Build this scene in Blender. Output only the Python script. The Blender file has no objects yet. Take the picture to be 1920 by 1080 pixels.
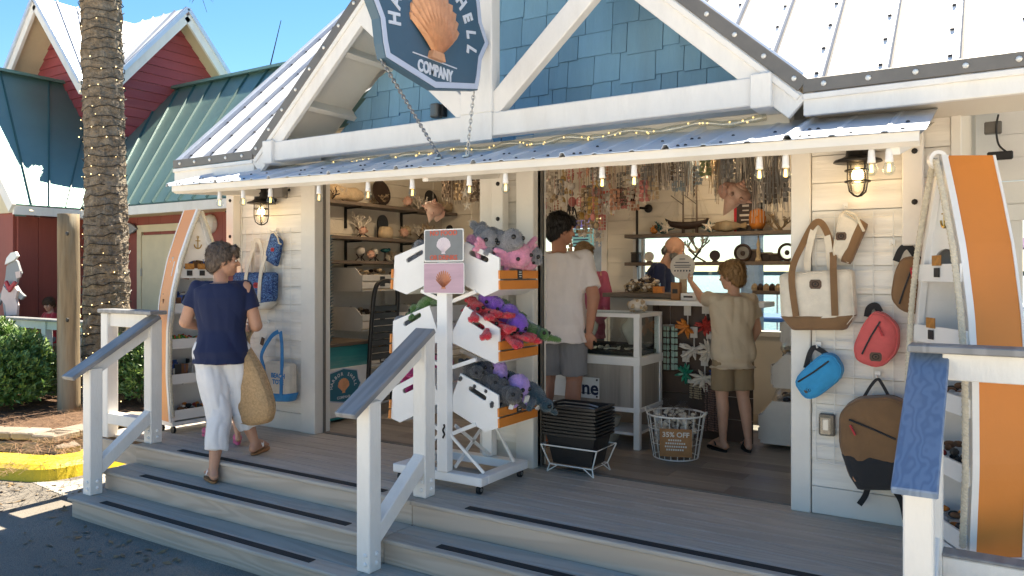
import bpy, math, random
from mathutils import Vector, Matrix, noise
V = Vector
rnd = random.Random(7)
SC = bpy.context.scene
COL = SC.collection
R = math.radians

# ---------------------------------------------------------------- camera
FPX, HORIZ, CAMY, CAMZ, YAW = 1447.0, 513.0, -4.71, 1.38, R(32.4)
cam_data = bpy.data.cameras.new('camera')
cam = bpy.data.objects.new('camera', cam_data)
COL.objects.link(cam)
cam.location = (0, CAMY, CAMZ)
cam.rotation_euler = (R(90), 0, YAW)
cam_data.sensor_width = 36
cam_data.lens = 36 * FPX / 1920
cam_data.shift_y = (HORIZ - 540) / 1920
cam_data.clip_start = 0.05
cam_data.clip_end = 6000
SC.camera = cam

# ---------------------------------------------------------------- daylight
SUN_EL, SUN_AZ = R(58), R(-3)          # the sun stands behind the shop, nearly over its ridge
world = bpy.data.worlds.new('World')
SC.world = world
world.use_nodes = True
wn = world.node_tree
bg = wn.nodes['Background']
skyt = wn.nodes.new('ShaderNodeTexSky')
skyt.sky_type = 'NISHITA'
skyt.sun_disc = False
skyt.sun_elevation = SUN_EL
skyt.sun_rotation = SUN_AZ
skyt.air_density = 1.0
skyt.dust_density = 0.1
skyt.ozone_density = 4.0
hsv_ = wn.nodes.new('ShaderNodeHueSaturation')
hsv_.inputs['Saturation'].default_value = 1.25
wn.links.new(skyt.outputs[0], hsv_.inputs['Color'])
wn.links.new(hsv_.outputs[0], bg.inputs[0])
bg.inputs[1].default_value = 0.08
sun_data = bpy.data.lights.new('sun', 'SUN')
sun_data.energy = 5.0
sun_data.angle = R(0.5)
sun_data.color = (1.0, 0.95, 0.87)
sun = bpy.data.objects.new('sun', sun_data)
COL.objects.link(sun)
sdir = V((math.sin(SUN_AZ) * math.cos(SUN_EL), math.cos(SUN_AZ) * math.cos(SUN_EL), math.sin(SUN_EL)))
sun.rotation_euler = sdir.to_track_quat('Z', 'Y').to_euler()
sun.location = sdir * 40
SC.view_settings.view_transform = 'Standard'
SC.view_settings.look = 'None'
SC.view_settings.gamma = 1
SC.view_settings.exposure = 1.7
SC.view_settings.use_white_balance = True      # camera set for open shade
SC.view_settings.white_balance_temperature = 7500
SC.view_settings.white_balance_tint = 8
SC.view_settings.use_curve_mapping = False
try:
 SC.cycles.max_bounces = 8
 SC.cycles.diffuse_bounces = 5
 SC.cycles.transparent_max_bounces = 12
 SC.cycles.use_denoising = True
except Exception:
 pass

# ---------------------------------------------------------------- measuring: the photograph's lines of sight met with real planes
_s, _c = math.sin(YAW), math.cos(YAW)
def sight(px, py):
 u = px - 960.0
 return V((-_s * FPX + _c * u, _c * FPX + _s * u, HORIZ - py))
def PY(px, py, y):
 a = sight(px, py); t = (y - CAMY) / a.y
 return V((a.x * t, y, CAMZ + a.z * t))
def PZ(px, py, z):
 a = sight(px, py); t = (z - CAMZ) / a.z
 return V((a.x * t, CAMY + a.y * t, z))
def PX(px, py, x):
 a = sight(px, py); t = x / a.x
 return V((x, CAMY + a.y * t, CAMZ + a.z * t))

# ---------------------------------------------------------------- materials
def _n(nt, t, **k):
 n = nt.nodes.new(t)
 for a, b in k.items():
  setattr(n, a, b)
 return n
def _ramp(nt, fac, stops):
 r = _n(nt, 'ShaderNodeValToRGB')
 e = r.color_ramp.elements
 while len(e) < len(stops):
  e.new(0.5)
 for q, (p, c) in zip(e, stops):
  q.position = p
  q.color = (c[0], c[1], c[2], 1)
 nt.links.new(fac, r.inputs[0])
 return r
def _map(nt, sc=(1, 1, 1), coord='Object'):
 tc = _n(nt, 'ShaderNodeTexCoord')
 mp = _n(nt, 'ShaderNodeMapping')
 mp.inputs['Scale'].default_value = sc
 nt.links.new(tc.outputs[coord], mp.inputs[0])
 return mp
def base_mat(name, rough=0.6, metal=0.0):
 m = bpy.data.materials.new(name)
 m.use_nodes = True
 nt = m.node_tree
 b = nt.nodes['Principled BSDF']
 b.inputs['Roughness'].default_value = rough
 b.inputs['Metallic'].default_value = metal
 return m, nt, b
def cathedral_mat(name, c1, c2):
 """flat-sawn grain embossed in a composite board that slopes along y and z"""
 m, nt, b = base_mat(name, 0.6)
 mp = _map(nt, (1, .42, .42))
 w = _n(nt, 'ShaderNodeTexWave', wave_type='BANDS', bands_direction='X')
 for k, v in (('Scale', 8.5), ('Distortion', 13), ('Detail', 1.2), ('Detail Scale', 2.4)): w.inputs[k].default_value = v
 nt.links.new(mp.outputs[0], w.inputs['Vector'])
 r = _ramp(nt, w.outputs['Fac'], [(.1, c1), (.8, c2)])
 nt.links.new(r.outputs[0], b.inputs['Base Color'])
 bp = _n(nt, 'ShaderNodeBump'); bp.inputs['Strength'].default_value = .2; bp.inputs['Distance'].default_value = .002
 nt.links.new(w.outputs['Fac'], bp.inputs['Height']); nt.links.new(bp.outputs[0], b.inputs['Normal'])
 return m
def sh(c, k):
 return tuple(min(1, max(0, v * k)) for v in c)
def mat(name, col, rough=0.6, var=0.1, scale=6.0, bump=0.15, bscale=60.0, metal=0.0, stretch=(1, 1, 1), rand=0.0,
  dirt=None, dirt_amt=0.35, sheen=0.0, spec=None, detail=6.0, bdist=0.01):
 """colour broken by noise (stretched for grain), fine bump, per-object variation, optional stains"""
 m, nt, b = base_mat(name, rough, metal)
 mp = _map(nt, stretch)
 nz = _n(nt, 'ShaderNodeTexNoise')
 nz.inputs['Scale'].default_value = scale
 nz.inputs['Detail'].default_value = detail
 nz.inputs['Roughness'].default_value = 0.62
 nt.links.new(mp.outputs[0], nz.inputs['Vector'])
 rp = _ramp(nt, nz.outputs['Fac'], [(0.28, sh(col, 1 - var)), (0.5, col), (0.72, sh(col, 1 + var))])
 out = rp.outputs[0]
 if dirt:
  n2 = _n(nt, 'ShaderNodeTexNoise')
  n2.inputs['Scale'].default_value = scale * 0.35
  n2.inputs['Detail'].default_value = 9
  n2.inputs['Roughness'].default_value = 0.7
  nt.links.new(mp.outputs[0], n2.inputs['Vector'])
  r2 = _ramp(nt, n2.outputs['Fac'], [(0.5, (0, 0, 0)), (0.72, (dirt_amt,) * 3)])
  mx = _n(nt, 'ShaderNodeMixRGB')
  mx.inputs[2].default_value = (*dirt, 1)
  nt.links.new(r2.outputs[0], mx.inputs[0])
  nt.links.new(out, mx.inputs[1])
  out = mx.outputs[0]
 if rand:
  oi = _n(nt, 'ShaderNodeObjectInfo')
  mr = _n(nt, 'ShaderNodeMapRange')
  mr.inputs[3].default_value = 1 - rand
  mr.inputs[4].default_value = 1 + rand
  nt.links.new(oi.outputs['Random'], mr.inputs[0])
  hs = _n(nt, 'ShaderNodeHueSaturation')
  nt.links.new(mr.outputs[0], hs.inputs['Value'])
  nt.links.new(out, hs.inputs['Color'])
  out = hs.outputs[0]
 nt.links.new(out, b.inputs['Base Color'])
 if bump:
  n3 = _n(nt, 'ShaderNodeTexNoise')
  n3.inputs['Scale'].default_value = bscale
  n3.inputs['Detail'].default_value = 4
  nt.links.new(mp.outputs[0], n3.inputs['Vector'])
  bp = _n(nt, 'ShaderNodeBump')
  bp.inputs['Strength'].default_value = bump
  bp.inputs['Distance'].default_value = bdist
  nt.links.new(n3.outputs['Fac'], bp.inputs['Height'])
  nt.links.new(bp.outputs[0], b.inputs['Normal'])
  rr = _n(nt, 'ShaderNodeMapRange')
  rr.inputs[3].default_value = max(0.02, rough - 0.08)
  rr.inputs[4].default_value = min(1, rough + 0.08)
  nt.links.new(nz.outputs['Fac'], rr.inputs[0])
  nt.links.new(rr.outputs[0], b.inputs['Roughness'])
 if sheen:
  b.inputs['Sheen Weight'].default_value = sheen
 if spec is not None:
  b.inputs['Specular IOR Level'].default_value = spec
 return m
def grain_mat(name, c1, c2, rough=0.6, axis=0, rings=14.0, dist=6.0, bump=0.3, rand=0.08, along=0.08):
 """embossed wood grain running along one axis"""
 m, nt, b = base_mat(name, rough)
 s = [1, 1, 1]
 s[axis] = along
 if axis == 1: s[2] = along      # slanted rails run along both
 mp = _map(nt, tuple(s))
 oi = _n(nt, 'ShaderNodeObjectInfo')
 ml = _n(nt, 'ShaderNodeMath', operation='MULTIPLY')
 ml.inputs[1].default_value = 37.0
 nt.links.new(oi.outputs['Random'], ml.inputs[0])
 ad = _n(nt, 'ShaderNodeVectorMath', operation='ADD')
 nt.links.new(mp.outputs[0], ad.inputs[0])
 nt.links.new(ml.outputs[0], ad.inputs[1])
 wv = _n(nt, 'ShaderNodeTexNoise')
 wv.inputs['Scale'].default_value = rings * 0.45
 wv.inputs['Detail'].default_value = 2.0
 wv.inputs['Distortion'].default_value = 0.6
 nt.links.new(ad.outputs[0], wv.inputs['Vector'])
 mu = _n(nt, 'ShaderNodeMath', operation='MULTIPLY')
 mu.inputs[1].default_value = dist * 14
 nt.links.new(wv.outputs['Fac'], mu.inputs[0])
 sn = _n(nt, 'ShaderNodeMath', operation='SINE')
 nt.links.new(mu.outputs[0], sn.inputs[0])
 mr = _n(nt, 'ShaderNodeMapRange')
 mr.inputs[1].default_value = -1
 nt.links.new(sn.outputs[0], mr.inputs[0])
 rp = _ramp(nt, mr.outputs[0], [(0.15, c1), (0.85, c2)])
 nz = _n(nt, 'ShaderNodeTexNoise')
 nz.inputs['Scale'].default_value = 3.0
 nz.inputs['Detail'].default_value = 6.0
 nt.links.new(ad.outputs[0], nz.inputs['Vector'])
 hs = _n(nt, 'ShaderNodeHueSaturation')
 m2 = _n(nt, 'ShaderNodeMapRange')
 m2.inputs[1].default_value = 0.25
 m2.inputs[2].default_value = 0.75
 m2.inputs[3].default_value = 1 - rand * 1.6
 m2.inputs[4].default_value = 1 + rand * 1.6
 nt.links.new(nz.outputs['Fac'], m2.inputs[0])
 nt.links.new(m2.outputs[0], hs.inputs['Value'])
 nt.links.new(rp.outputs[0], hs.inputs['Color'])
 nt.links.new(hs.outputs[0], b.inputs['Base Color'])
 bp = _n(nt, 'ShaderNodeBump')
 bp.inputs['Strength'].default_value = bump
 bp.inputs['Distance'].default_value = 0.004
 nt.links.new(mr.outputs[0], bp.inputs['Height'])
 nt.links.new(bp.outputs[0], b.inputs['Normal'])
 return m
def glass_mat(name, tint=(0.9, 0.95, 0.95), rough=0.02, alpha=0.12):
 m = bpy.data.materials.new(name)
 m.use_nodes = True
 nt = m.node_tree
 nt.nodes.clear()
 o = _n(nt, 'ShaderNodeOutputMaterial')
 tr = _n(nt, 'ShaderNodeBsdfTransparent')
 tr.inputs[0].default_value = (*tint, 1)
 gl = _n(nt, 'ShaderNodeBsdfGlossy')
 gl.inputs['Roughness'].default_value = rough
 mx = _n(nt, 'ShaderNodeMixShader')
 fr = _n(nt, 'ShaderNodeLayerWeight')
 pw = _n(nt, 'ShaderNodeMath', operation='POWER')
 pw.inputs[1].default_value = 4
 nt.links.new(fr.outputs['Facing'], pw.inputs[0])
 ma = _n(nt, 'ShaderNodeMath', operation='MULTIPLY_ADD')
 ma.inputs[1].default_value = 0.6
 ma.inputs[2].default_value = 0.03 + alpha * 0.3
 nt.links.new(pw.outputs[0], ma.inputs[0])
 nt.links.new(ma.outputs[0], mx.inputs[0])
 nt.links.new(tr.outputs[0], mx.inputs[1])
 nt.links.new(gl.outputs[0], mx.inputs[2])
 nt.links.new(mx.outputs[0], o.inputs[0])
 return m
def glow_mat(name, col, strength):
 m, nt, b = base_mat(name, 0.4)
 b.inputs['Base Color'].default_value = (*col, 1)
 b.inputs['Emission Color'].default_value = (*col, 1)
 b.inputs['Emission Strength'].default_value = strength
 return m

M = {}
M['white'] = mat('white_paint', (0.76, 0.74, 0.705), 0.55, 0.05, 9, 0.3, 60, stretch=(1, 1, .3), dirt=(0.46, 0.41, 0.35), dirt_amt=0.24)
M['white2'] = mat('white_board_paint', (0.78, 0.77, 0.76), 0.45, 0.04, 4, 0.08, 30, dirt=(0.5, 0.47, 0.42), dirt_amt=0.15)
M['cream'] = mat('cream_trim_paint', (0.71, 0.68, 0.63), 0.5, 0.05, 3, 0.12, 40, dirt=(0.42, 0.37, 0.3), dirt_amt=0.2)
M['siding'] = mat('cedar_grain_siding_paint', (0.73, 0.695, 0.64), 0.55, 0.13, 16, 0.9, 42, stretch=(0.07, 1, 1), rand=0.05, bdist=0.006, dirt=(0.45, 0.4, 0.33), dirt_amt=0.2)
M['soffit'] = mat('soffit_paint', (0.68, 0.63, 0.55), 0.6, 0.05, 3, 0.1)
M['roof'] = mat('white_metal_roofing', (0.86, 0.87, 0.88), 0.4, 0.03, 2, 0.04, 1.5, metal=0.0, dirt=(0.5, 0.5, 0.5), dirt_amt=0.2)
M['awning'] = mat('galvalume_sheet', (0.62, 0.66, 0.73), 0.34, 0.04, 3, 0.05, 2, metal=0.4, dirt=(0.35, 0.36, 0.38), dirt_amt=0.3)
M['trimgrey'] = mat('grey_trim_metal', (0.17, 0.155, 0.14), 0.45, 0.12, 8, 0.08, 30, metal=0.3)
M['screw'] = mat('dark_screw', (0.05, 0.05, 0.06), 0.4, 0.1, bump=0, metal=0.6)
M['stud'] = mat('pale_stud', (0.75, 0.74, 0.7), 0.3, 0.05, bump=0, metal=0.3)
M['shingle'] = mat('blue_shingle_paint', (0.17, 0.355, 0.52), 0.6, 0.1, 5, 0.35, 70, stretch=(1, 1, 0.12), rand=0.13, dirt=(0.18, 0.27, 0.33), dirt_amt=0.35)
M['deck'] = grain_mat('grey_composite_deck', (0.39, 0.345, 0.295), (0.445, 0.395, 0.34), 0.66, 0, 10, 5, 0.25)
M['riser'] = grain_mat('tan_composite_riser', (0.40, 0.335, 0.275), (0.46, 0.39, 0.325), 0.6, 0, 9, 5, 0.35)
M['cap'] = grain_mat('grey_rail_cap', (0.20, 0.20, 0.205), (0.26, 0.26, 0.265), 0.5, 1, 10, 4, 0.35)
M['bluecap'] = cathedral_mat('blue_grey_grain_cap', (0.145, 0.205, 0.305), (0.19, 0.258, 0.365))
M['floor'] = mat('grey_vinyl_plank', (0.25, 0.215, 0.18), 0.42, 0.3, 7, 0.15, 40, stretch=(0.12, 1.6, 1), rand=0.35)
M['black'] = mat('black_plastic', (0.012, 0.012, 0.013), 0.42, 0.2, 8, 0.1)
M['rubber'] = mat('black_grip_strip', (0.018, 0.018, 0.02), 0.85, 0.2, 40, 0.5, 300)
M['iron'] = mat('black_iron', (0.025, 0.023, 0.022), 0.45, 0.2, 10, 0.2, 60, metal=0.6)
M['steel'] = mat('galvanised_steel', (0.42, 0.42, 0.42), 0.35, 0.12, 20, 0.1, metal=0.9)
M['brass'] = mat('brass', (0.5, 0.33, 0.1), 0.3, 0.1, 10, 0.05, metal=0.9)
M['wire'] = mat('white_wire', (0.72, 0.71, 0.68), 0.4, 0.05, bump=0)
M['glass'] = glass_mat('clear_glass')
M['pane'] = glass_mat('window_glass', (0.93, 0.97, 0.97))
M['rope'] = mat('cream_rope', (0.62, 0.56, 0.45), 0.85, 0.15, 60, 0.5, 200)
M['orange'] = mat('orange_paint', (0.66, 0.215, 0.035), 0.5, 0.04, 3, 0.1, 18, dirt=(0.62, 0.25, 0.08), dirt_amt=0.15)
M['peach'] = mat('peach_orange_paint', (0.72, 0.31, 0.12), 0.5, 0.05, 3, 0.1, 18)
M['woodship'] = mat('shiplap_warm_white', (0.72, 0.66, 0.56), 0.55, 0.06, 6, 0.25, 50, stretch=(0.12, 1, 1), rand=0.04)
M['shelfwood'] = mat('grey_brown_shelf', (0.14, 0.105, 0.08), 0.6, 0.25, 12, 0.3, 50, stretch=(1, 0.15, 1), rand=0.1)
M['asphalt'] = None

# ---------------------------------------------------------------- mesh building
ORG = {}
class MB:
 def __init__(s):
  s.v, s.f, s.m = [], [], []
 def poly(s, pts, mi=0):
  b = len(s.v)
  s.v += [V(p) for p in pts]
  s.f.append(tuple(range(b, b + len(pts))))
  s.m.append(mi)
  return s
 def mesh(s, vs, fs, mi=0):
  b = len(s.v)
  s.v += [V(p) for p in vs]
  for f in fs:
   s.f.append(tuple(b + i for i in f))
   s.m.append(mi)
  return s
 def box(s, c, size, rot=None, ch=0.0, mi=0):
  c = V(c); hx, hy, hz = size[0] / 2, size[1] / 2, size[2] / 2
  ch = min(ch, hx * 0.45, hy * 0.45, hz * 0.45)
  if ch <= 0:
   vs = [V((x, y, z)) for x in (-hx, hx) for y in (-hy, hy) for z in (-hz, hz)]
   fs = [(0, 1, 3, 2), (4, 6, 7, 5), (0, 4, 5, 1), (2, 3, 7, 6), (0, 2, 6, 4), (1, 5, 7, 3)]
  else:
   h = (hx, hy, hz)
   vs, idx = [], {}
   for sx in (-1, 1):
    for sy in (-1, 1):
     for sz in (-1, 1):
      for a in range(3):
       p = [sx * (hx - ch), sy * (hy - ch), sz * (hz - ch)]
       p[a] = (sx, sy, sz)[a] * h[a]
       idx[(sx, sy, sz, a)] = len(vs)
       vs.append(V(p))
   fs = []
   for a in range(3):
    b_, c_ = (a + 1) % 3, (a + 2) % 3
    for sa in (-1, 1):
     q = []
     for sb, s_c in ((-1, -1), (1, -1), (1, 1), (-1, 1)):
      k = [0, 0, 0]; k[a] = sa; k[b_] = sb; k[c_] = s_c
      q.append(idx[(*k, a)])
     fs.append(tuple(q if sa > 0 else q[::-1]))
    for sb in (-1, 1):
     for s_c in (-1, 1):
      k0 = [0, 0, 0]; k0[a] = -1; k0[b_] = sb; k0[c_] = s_c
      k1 = list(k0); k1[a] = 1
      q = [idx[(*k0, b_)], idx[(*k1, b_)], idx[(*k1, c_)], idx[(*k0, c_)]]
      fs.append(tuple(q if sb * s_c < 0 else q[::-1]))
   for sx in (-1, 1):
    for sy in (-1, 1):
     for sz in (-1, 1):
      q = [idx[(sx, sy, sz, a)] for a in range(3)]
      fs.append(tuple(q if sx * sy * sz > 0 else q[::-1]))
  if rot is not None:
   vs = [rot @ p for p in vs]
  return s.mesh([p + c for p in vs], fs, mi)
 def span(s, lo, hi, ch=0.0, mi=0):
  lo, hi = V(lo), V(hi)
  return s.box((lo + hi) / 2, [abs(a) for a in (hi - lo)], None, ch, mi)
 def bar(s, p0, p1, w, h, up=(0, 0, 1), ch=0.0, mi=0):
  """box from p0 to p1; w across, h along 'up'"""
  p0, p1 = V(p0), V(p1)
  d = (p1 - p0); L = d.length; d.normalize()
  side = d.cross(V(up)).normalized()
  u = side.cross(d)
  rot = Matrix((d, side, u)).transposed()
  return s.box((p0 + p1) / 2, (L, w, h), rot, ch, mi)
 def tube(s, pts, r, n=8, cap=True, closed=False, mi=0):
  pts = [V(p) for p in pts]
  k = len(pts)
  rr = r if isinstance(r, (list, tuple)) else [r] * k
  tang = []
  for i in range(k):
   a = pts[(i - 1) % k] if (closed or i) else pts[i]
   b = pts[(i + 1) % k] if (closed or i < k - 1) else pts[i]
   t = b - a
   tang.append(t.normalized() if t.length > 1e-9 else V((0, 0, 1)))
  ref = V((0, 0, 1)) if abs(tang[0].z) < 0.9 else V((1, 0, 0))
  u = tang[0].cross(ref).normalized()
  b0 = len(s.v)
  for i in range(k):
   u = (u - tang[i] * u.dot(tang[i]))
   u = u.normalized() if u.length > 1e-6 else tang[i].orthogonal().normalized()
   w = tang[i].cross(u)
   for j in range(n):
    a = 2 * math.pi * j / n
    s.v.append(pts[i] + (u * math.cos(a) + w * math.sin(a)) * rr[i])
  for i in range(k if closed else k - 1):
   i2 = (i + 1) % k
   for j in range(n):
    j2 = (j + 1) % n
    s.f.append((b0 + i * n + j, b0 + i * n + j2, b0 + i2 * n + j2, b0 + i2 * n + j)); s.m.append(mi)
  if cap and not closed:
   s.f.append(tuple(b0 + j for j in range(n))[::-1]); s.m.append(mi)
   s.f.append(tuple(b0 + (k - 1) * n + j for j in range(n))); s.m.append(mi)
  return s
 def lathe(s, prof, c=(0, 0, 0), n=16, mat3=None, mi=0, sx=1.0, sy=1.0):
  c = V(c)
  b0 = len(s.v)
  for r, z in prof:
   for j in range(n):
    a = 2 * math.pi * j / n
    p = V((math.cos(a) * r * sx, math.sin(a) * r * sy, z))
    s.v.append((mat3 @ p if mat3 else p) + c)
  for i in range(len(prof) - 1):
   for j in range(n):
    j2 = (j + 1) % n
    s.f.append((b0 + i * n + j, b0 + i * n + j2, b0 + (i + 1) * n + j2, b0 + (i + 1) * n + j)); s.m.append(mi)
  if prof[0][0] > 1e-5:
   s.f.append(tuple(b0 + j for j in range(n))[::-1]); s.m.append(mi)
  if prof[-1][0] > 1e-5:
   k = len(prof) - 1
   s.f.append(tuple(b0 + k * n + j for j in range(n))); s.m.append(mi)
  return s
 def ell(s, c, r, n=12, k=8, rot=None, mi=0):
  prof = [(math.sin(math.pi * i / k), -math.cos(math.pi * i / k)) for i in range(k + 1)]
  prof[0] = (1e-6, -1); prof[-1] = (1e-6, 1)
  r = (r, r, r) if not isinstance(r, (list, tuple)) else r
  mt = Matrix.Diagonal(V(r)).to_3x3()
  if rot is not None:
   mt = rot @ mt
  return s.lathe(prof, c, n, mt, mi)
 def cap(s, p0, p1, r0, r1, n=14):
  """round-ended tapered limb"""
  p0, p1 = V(p0), V(p1)
  d = p1 - p0; L = max(d.length, 1e-6); d = d / L
  pts, rr = [], []
  for i in range(6):
   a = math.pi / 2 * i / 5
   pts.append(p0 - d * r0 * math.cos(a)); rr.append(max(1e-4, r0 * math.sin(a)))
  for i in range(6):
   a = math.pi / 2 * i / 5
   pts.append(p1 + d * r1 * math.sin(a)); rr.append(max(1e-4, r1 * math.cos(a)))
  return s.tube(pts, rr, n)
 def prism(s, poly, o, u, v, depth, mi=0, mi_side=None):
  """2-D outline in the frame (o,u,v), thickened along u x v by depth"""
  o, u, v = V(o), V(u), V(v)
  w = u.cross(v).normalized()
  A = [o + u * a + v * b for a, b in poly]
  B = [p + w * depth for p in A]
  n = len(poly)
  area = sum(poly[i][0] * poly[(i + 1) % n][1] - poly[(i + 1) % n][0] * poly[i][1] for i in range(n))
  if (area < 0) != (depth < 0):
   A.reverse(); B.reverse()
  b0 = len(s.v)
  s.v += A + B
  s.f.append(tuple(range(b0, b0 + n))[::-1]); s.m.append(mi)
  s.f.append(tuple(range(b0 + n, b0 + 2 * n))); s.m.append(mi)
  ms = mi if mi_side is None else mi_side
  for i in range(n):
   j = (i + 1) % n
   s.f.append((b0 + i, b0 + j, b0 + n + j, b0 + n + i)); s.m.append(ms)
  return s
 def loft(s, rings, cap=True, mi=0):
  n = len(rings[0]); b0 = len(s.v)
  for r in rings:
   s.v += [V(p) for p in r]
  for i in range(len(rings) - 1):
   for j in range(n):
    j2 = (j + 1) % n
    s.f.append((b0 + i * n + j, b0 + i * n + j2, b0 + (i + 1) * n + j2, b0 + (i + 1) * n + j)); s.m.append(mi)
  if cap:
   s.f.append(tuple(b0 + j for j in range(n))[::-1]); s.m.append(mi)
   k = len(rings) - 1
   s.f.append(tuple(b0 + k * n + j for j in range(n))); s.m.append(mi)
  return s
 def text(s, t, o, u, v, size, depth=0.002, bold=0.0, align='CENTER', mi=0):
  cu = bpy.data.curves.new('lettering_curve', 'FONT')
  cu.body = t; cu.size = size; cu.extrude = depth / 2; cu.offset = bold
  cu.align_x = align; cu.align_y = 'CENTER'; cu.resolution_u = 3
  ob = bpy.data.objects.new('lettering_tmp', cu)
  me = ob.to_mesh()
  o, u, v = V(o), V(u), V(v)
  w = u.cross(v)
  s.mesh([o + u * p.co.x + v * p.co.y + w * p.co.z for p in me.vertices], [tuple(p.vertices) for p in me.polygons], mi)
  ob.to_mesh_clear()
  bpy.data.objects.remove(ob); bpy.data.curves.remove(cu)
  return s
 def data(s, name, mats, smooth=False, off=None):
  me = bpy.data.meshes.new(name)
  vs = s.v if off is None else [p - off for p in s.v]
  me.from_pydata(vs, [], s.f)
  for m in (mats if isinstance(mats, (list, tuple)) else [mats]):
   me.materials.append(m)
  if any(s.m):
   me.polygons.foreach_set('material_index', s.m)
  if smooth:
   me.polygons.foreach_set('use_smooth', [True] * len(me.polygons))
  me.update()
  return me
 def build(s, name, mats, parent=None, smooth=False, bevel=0.0, loc=None, label=None, kind=None):
  """world-space vertices; the object's origin sits at its thing's base (or at loc for a one-mesh thing)"""
  org = ORG[parent.name] if parent else V(loc or (0, 0, 0))
  o = bpy.data.objects.new(name, s.data(name, mats, smooth, org))
  COL.objects.link(o)
  if parent:
   o.parent = parent
  else:
   o.location = org
  ORG[o.name] = org
  if smooth == 'auto':
   pass
  if bevel:
   b = o.modifiers.new('bevel', 'BEVEL'); b.width = bevel; b.segments = 2; b.limit_method = 'ANGLE'; b.angle_limit = R(40)
   b.harden_normals = False
  if label: o['label'] = label
  if kind: o['kind'] = kind
  return o
def inst(name, me, parent=None, loc=(0, 0, 0), rot=(0, 0, 0), scale=(1, 1, 1)):
 """one more object on shared mesh data; world location"""
 o = bpy.data.objects.new(name, me)
 COL.objects.link(o)
 org = V(loc)
 if parent:
  o.parent = parent
  o.location = V(loc) - ORG[parent.name]
 else:
  o.location = loc
 o.rotation_euler = rot; o.scale = scale
 ORG[o.name] = org
 return o
def thing(name, label, cat, loc=(0, 0, 0), group=None):
 o = bpy.data.objects.new(name, None)
 COL.objects.link(o)
 o.empty_display_size = 0.1
 o.location = loc
 ORG[o.name] = V(loc)
 o['label'] = label; o['category'] = cat
 if group: o['group'] = group
 return o
def tag(o, label, cat, group=None):
 o['label'] = label; o['category'] = cat
 if group: o['group'] = group
 return o
def struct(o):
 o['kind'] = 'structure'
 return o
def dup(root, loc, rot=None, label=None, scale=None, mats=None):
 """a copy of a thing with copies of its parts and sub-parts (shared meshes)"""
 r = root.copy(); COL.objects.link(r); r.location = loc
 if rot is not None: r.rotation_euler = rot
 if scale is not None: r.scale = scale if isinstance(scale, (tuple, list)) else (scale,) * 3
 if label: r['label'] = label
 ORG[r.name] = V(loc)
 for ch in list(root.children):
  c = ch.copy(); COL.objects.link(c); c.parent = r
  for g in list(ch.children):
   d = g.copy(); COL.objects.link(d); d.parent = c
 return r
_tmp = []
def remesh(mb, voxel, smooth=4, disp=None):
 """union of closed shells -> one continuous skin (mesh data)"""
 me = mb.data('skin_tmp', [])
 o = bpy.data.objects.new('skin_tmp', me)
 COL.objects.link(o)
 md = o.modifiers.new('r', 'REMESH'); md.mode = 'VOXEL'; md.voxel_size = voxel
 if smooth:
  sm = o.modifiers.new('s', 'SMOOTH'); sm.factor = 0.5; sm.iterations = smooth
 dg = bpy.context.evaluated_depsgraph_get()
 out = bpy.data.meshes.new_from_object(o.evaluated_get(dg))
 bpy.data.objects.remove(o); bpy.data.meshes.remove(me)
 if disp:
  nrm = [v.normal.copy() for v in out.vertices]
  for v, n in zip(out.vertices, nrm):
   v.co += n * disp(v.co)
 out.polygons.foreach_set('use_smooth', [True] * len(out.polygons))
 return out
def strands(me, n, L, w, lay, seed=1):
 """fine blades growing from a skin: lay 1 = combed flat and down, 0 = standing pile"""
 rg = random.Random(seed); mb = MB(); F = me.polygons; k = len(F)
 for i in range(n):
  f = F[rg.randrange(k)]; nn = f.normal; p = f.center
  t = V((rg.gauss(0, .35), rg.gauss(0, .35), -1)); t = (t - nn * t.dot(nn)); t = t.normalized() if t.length > 1e-3 else nn.orthogonal()
  d = (t * lay + nn * (1.05 - lay) + V((rg.gauss(0, .2), rg.gauss(0, .2), rg.gauss(0, .2)))).normalized()
  l = L * rg.uniform(.6, 1.2); s = d.cross(nn); s = (s.normalized() if s.length > 1e-3 else nn.orthogonal()) * w
  q = p - nn * .001
  mb.mesh([q - s, q + s, q + d * l * .6 + s * .8 + nn * l * .08, q + d * l, q + d * l * .6 - s * .8 + nn * l * .08], [(0, 1, 2, 3, 4)])
 return mb
def skin(name, mb, mt, parent=None, voxel=0.01, smooth=4, disp=None, label=None, hair=None):
 me = remesh(mb, voxel, smooth, disp)
 if hair:
  st = strands(me, *hair); b0 = me.copy(); mm = MB()
  mm.mesh([v.co for v in b0.vertices], [tuple(p.vertices) for p in b0.polygons]); mm.mesh(st.v, st.f)
  bpy.data.meshes.remove(me); me = mm.data(name, [], True)
 me.name = name
 org = ORG[parent.name] if parent else V((0, 0, 0))
 me.transform(Matrix.Translation(-org))
 me.materials.append(mt)
 o = bpy.data.objects.new(name, me); COL.objects.link(o)
 if parent: o.parent = parent
 ORG[o.name] = org
 if label: o['label'] = label
 return o
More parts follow.
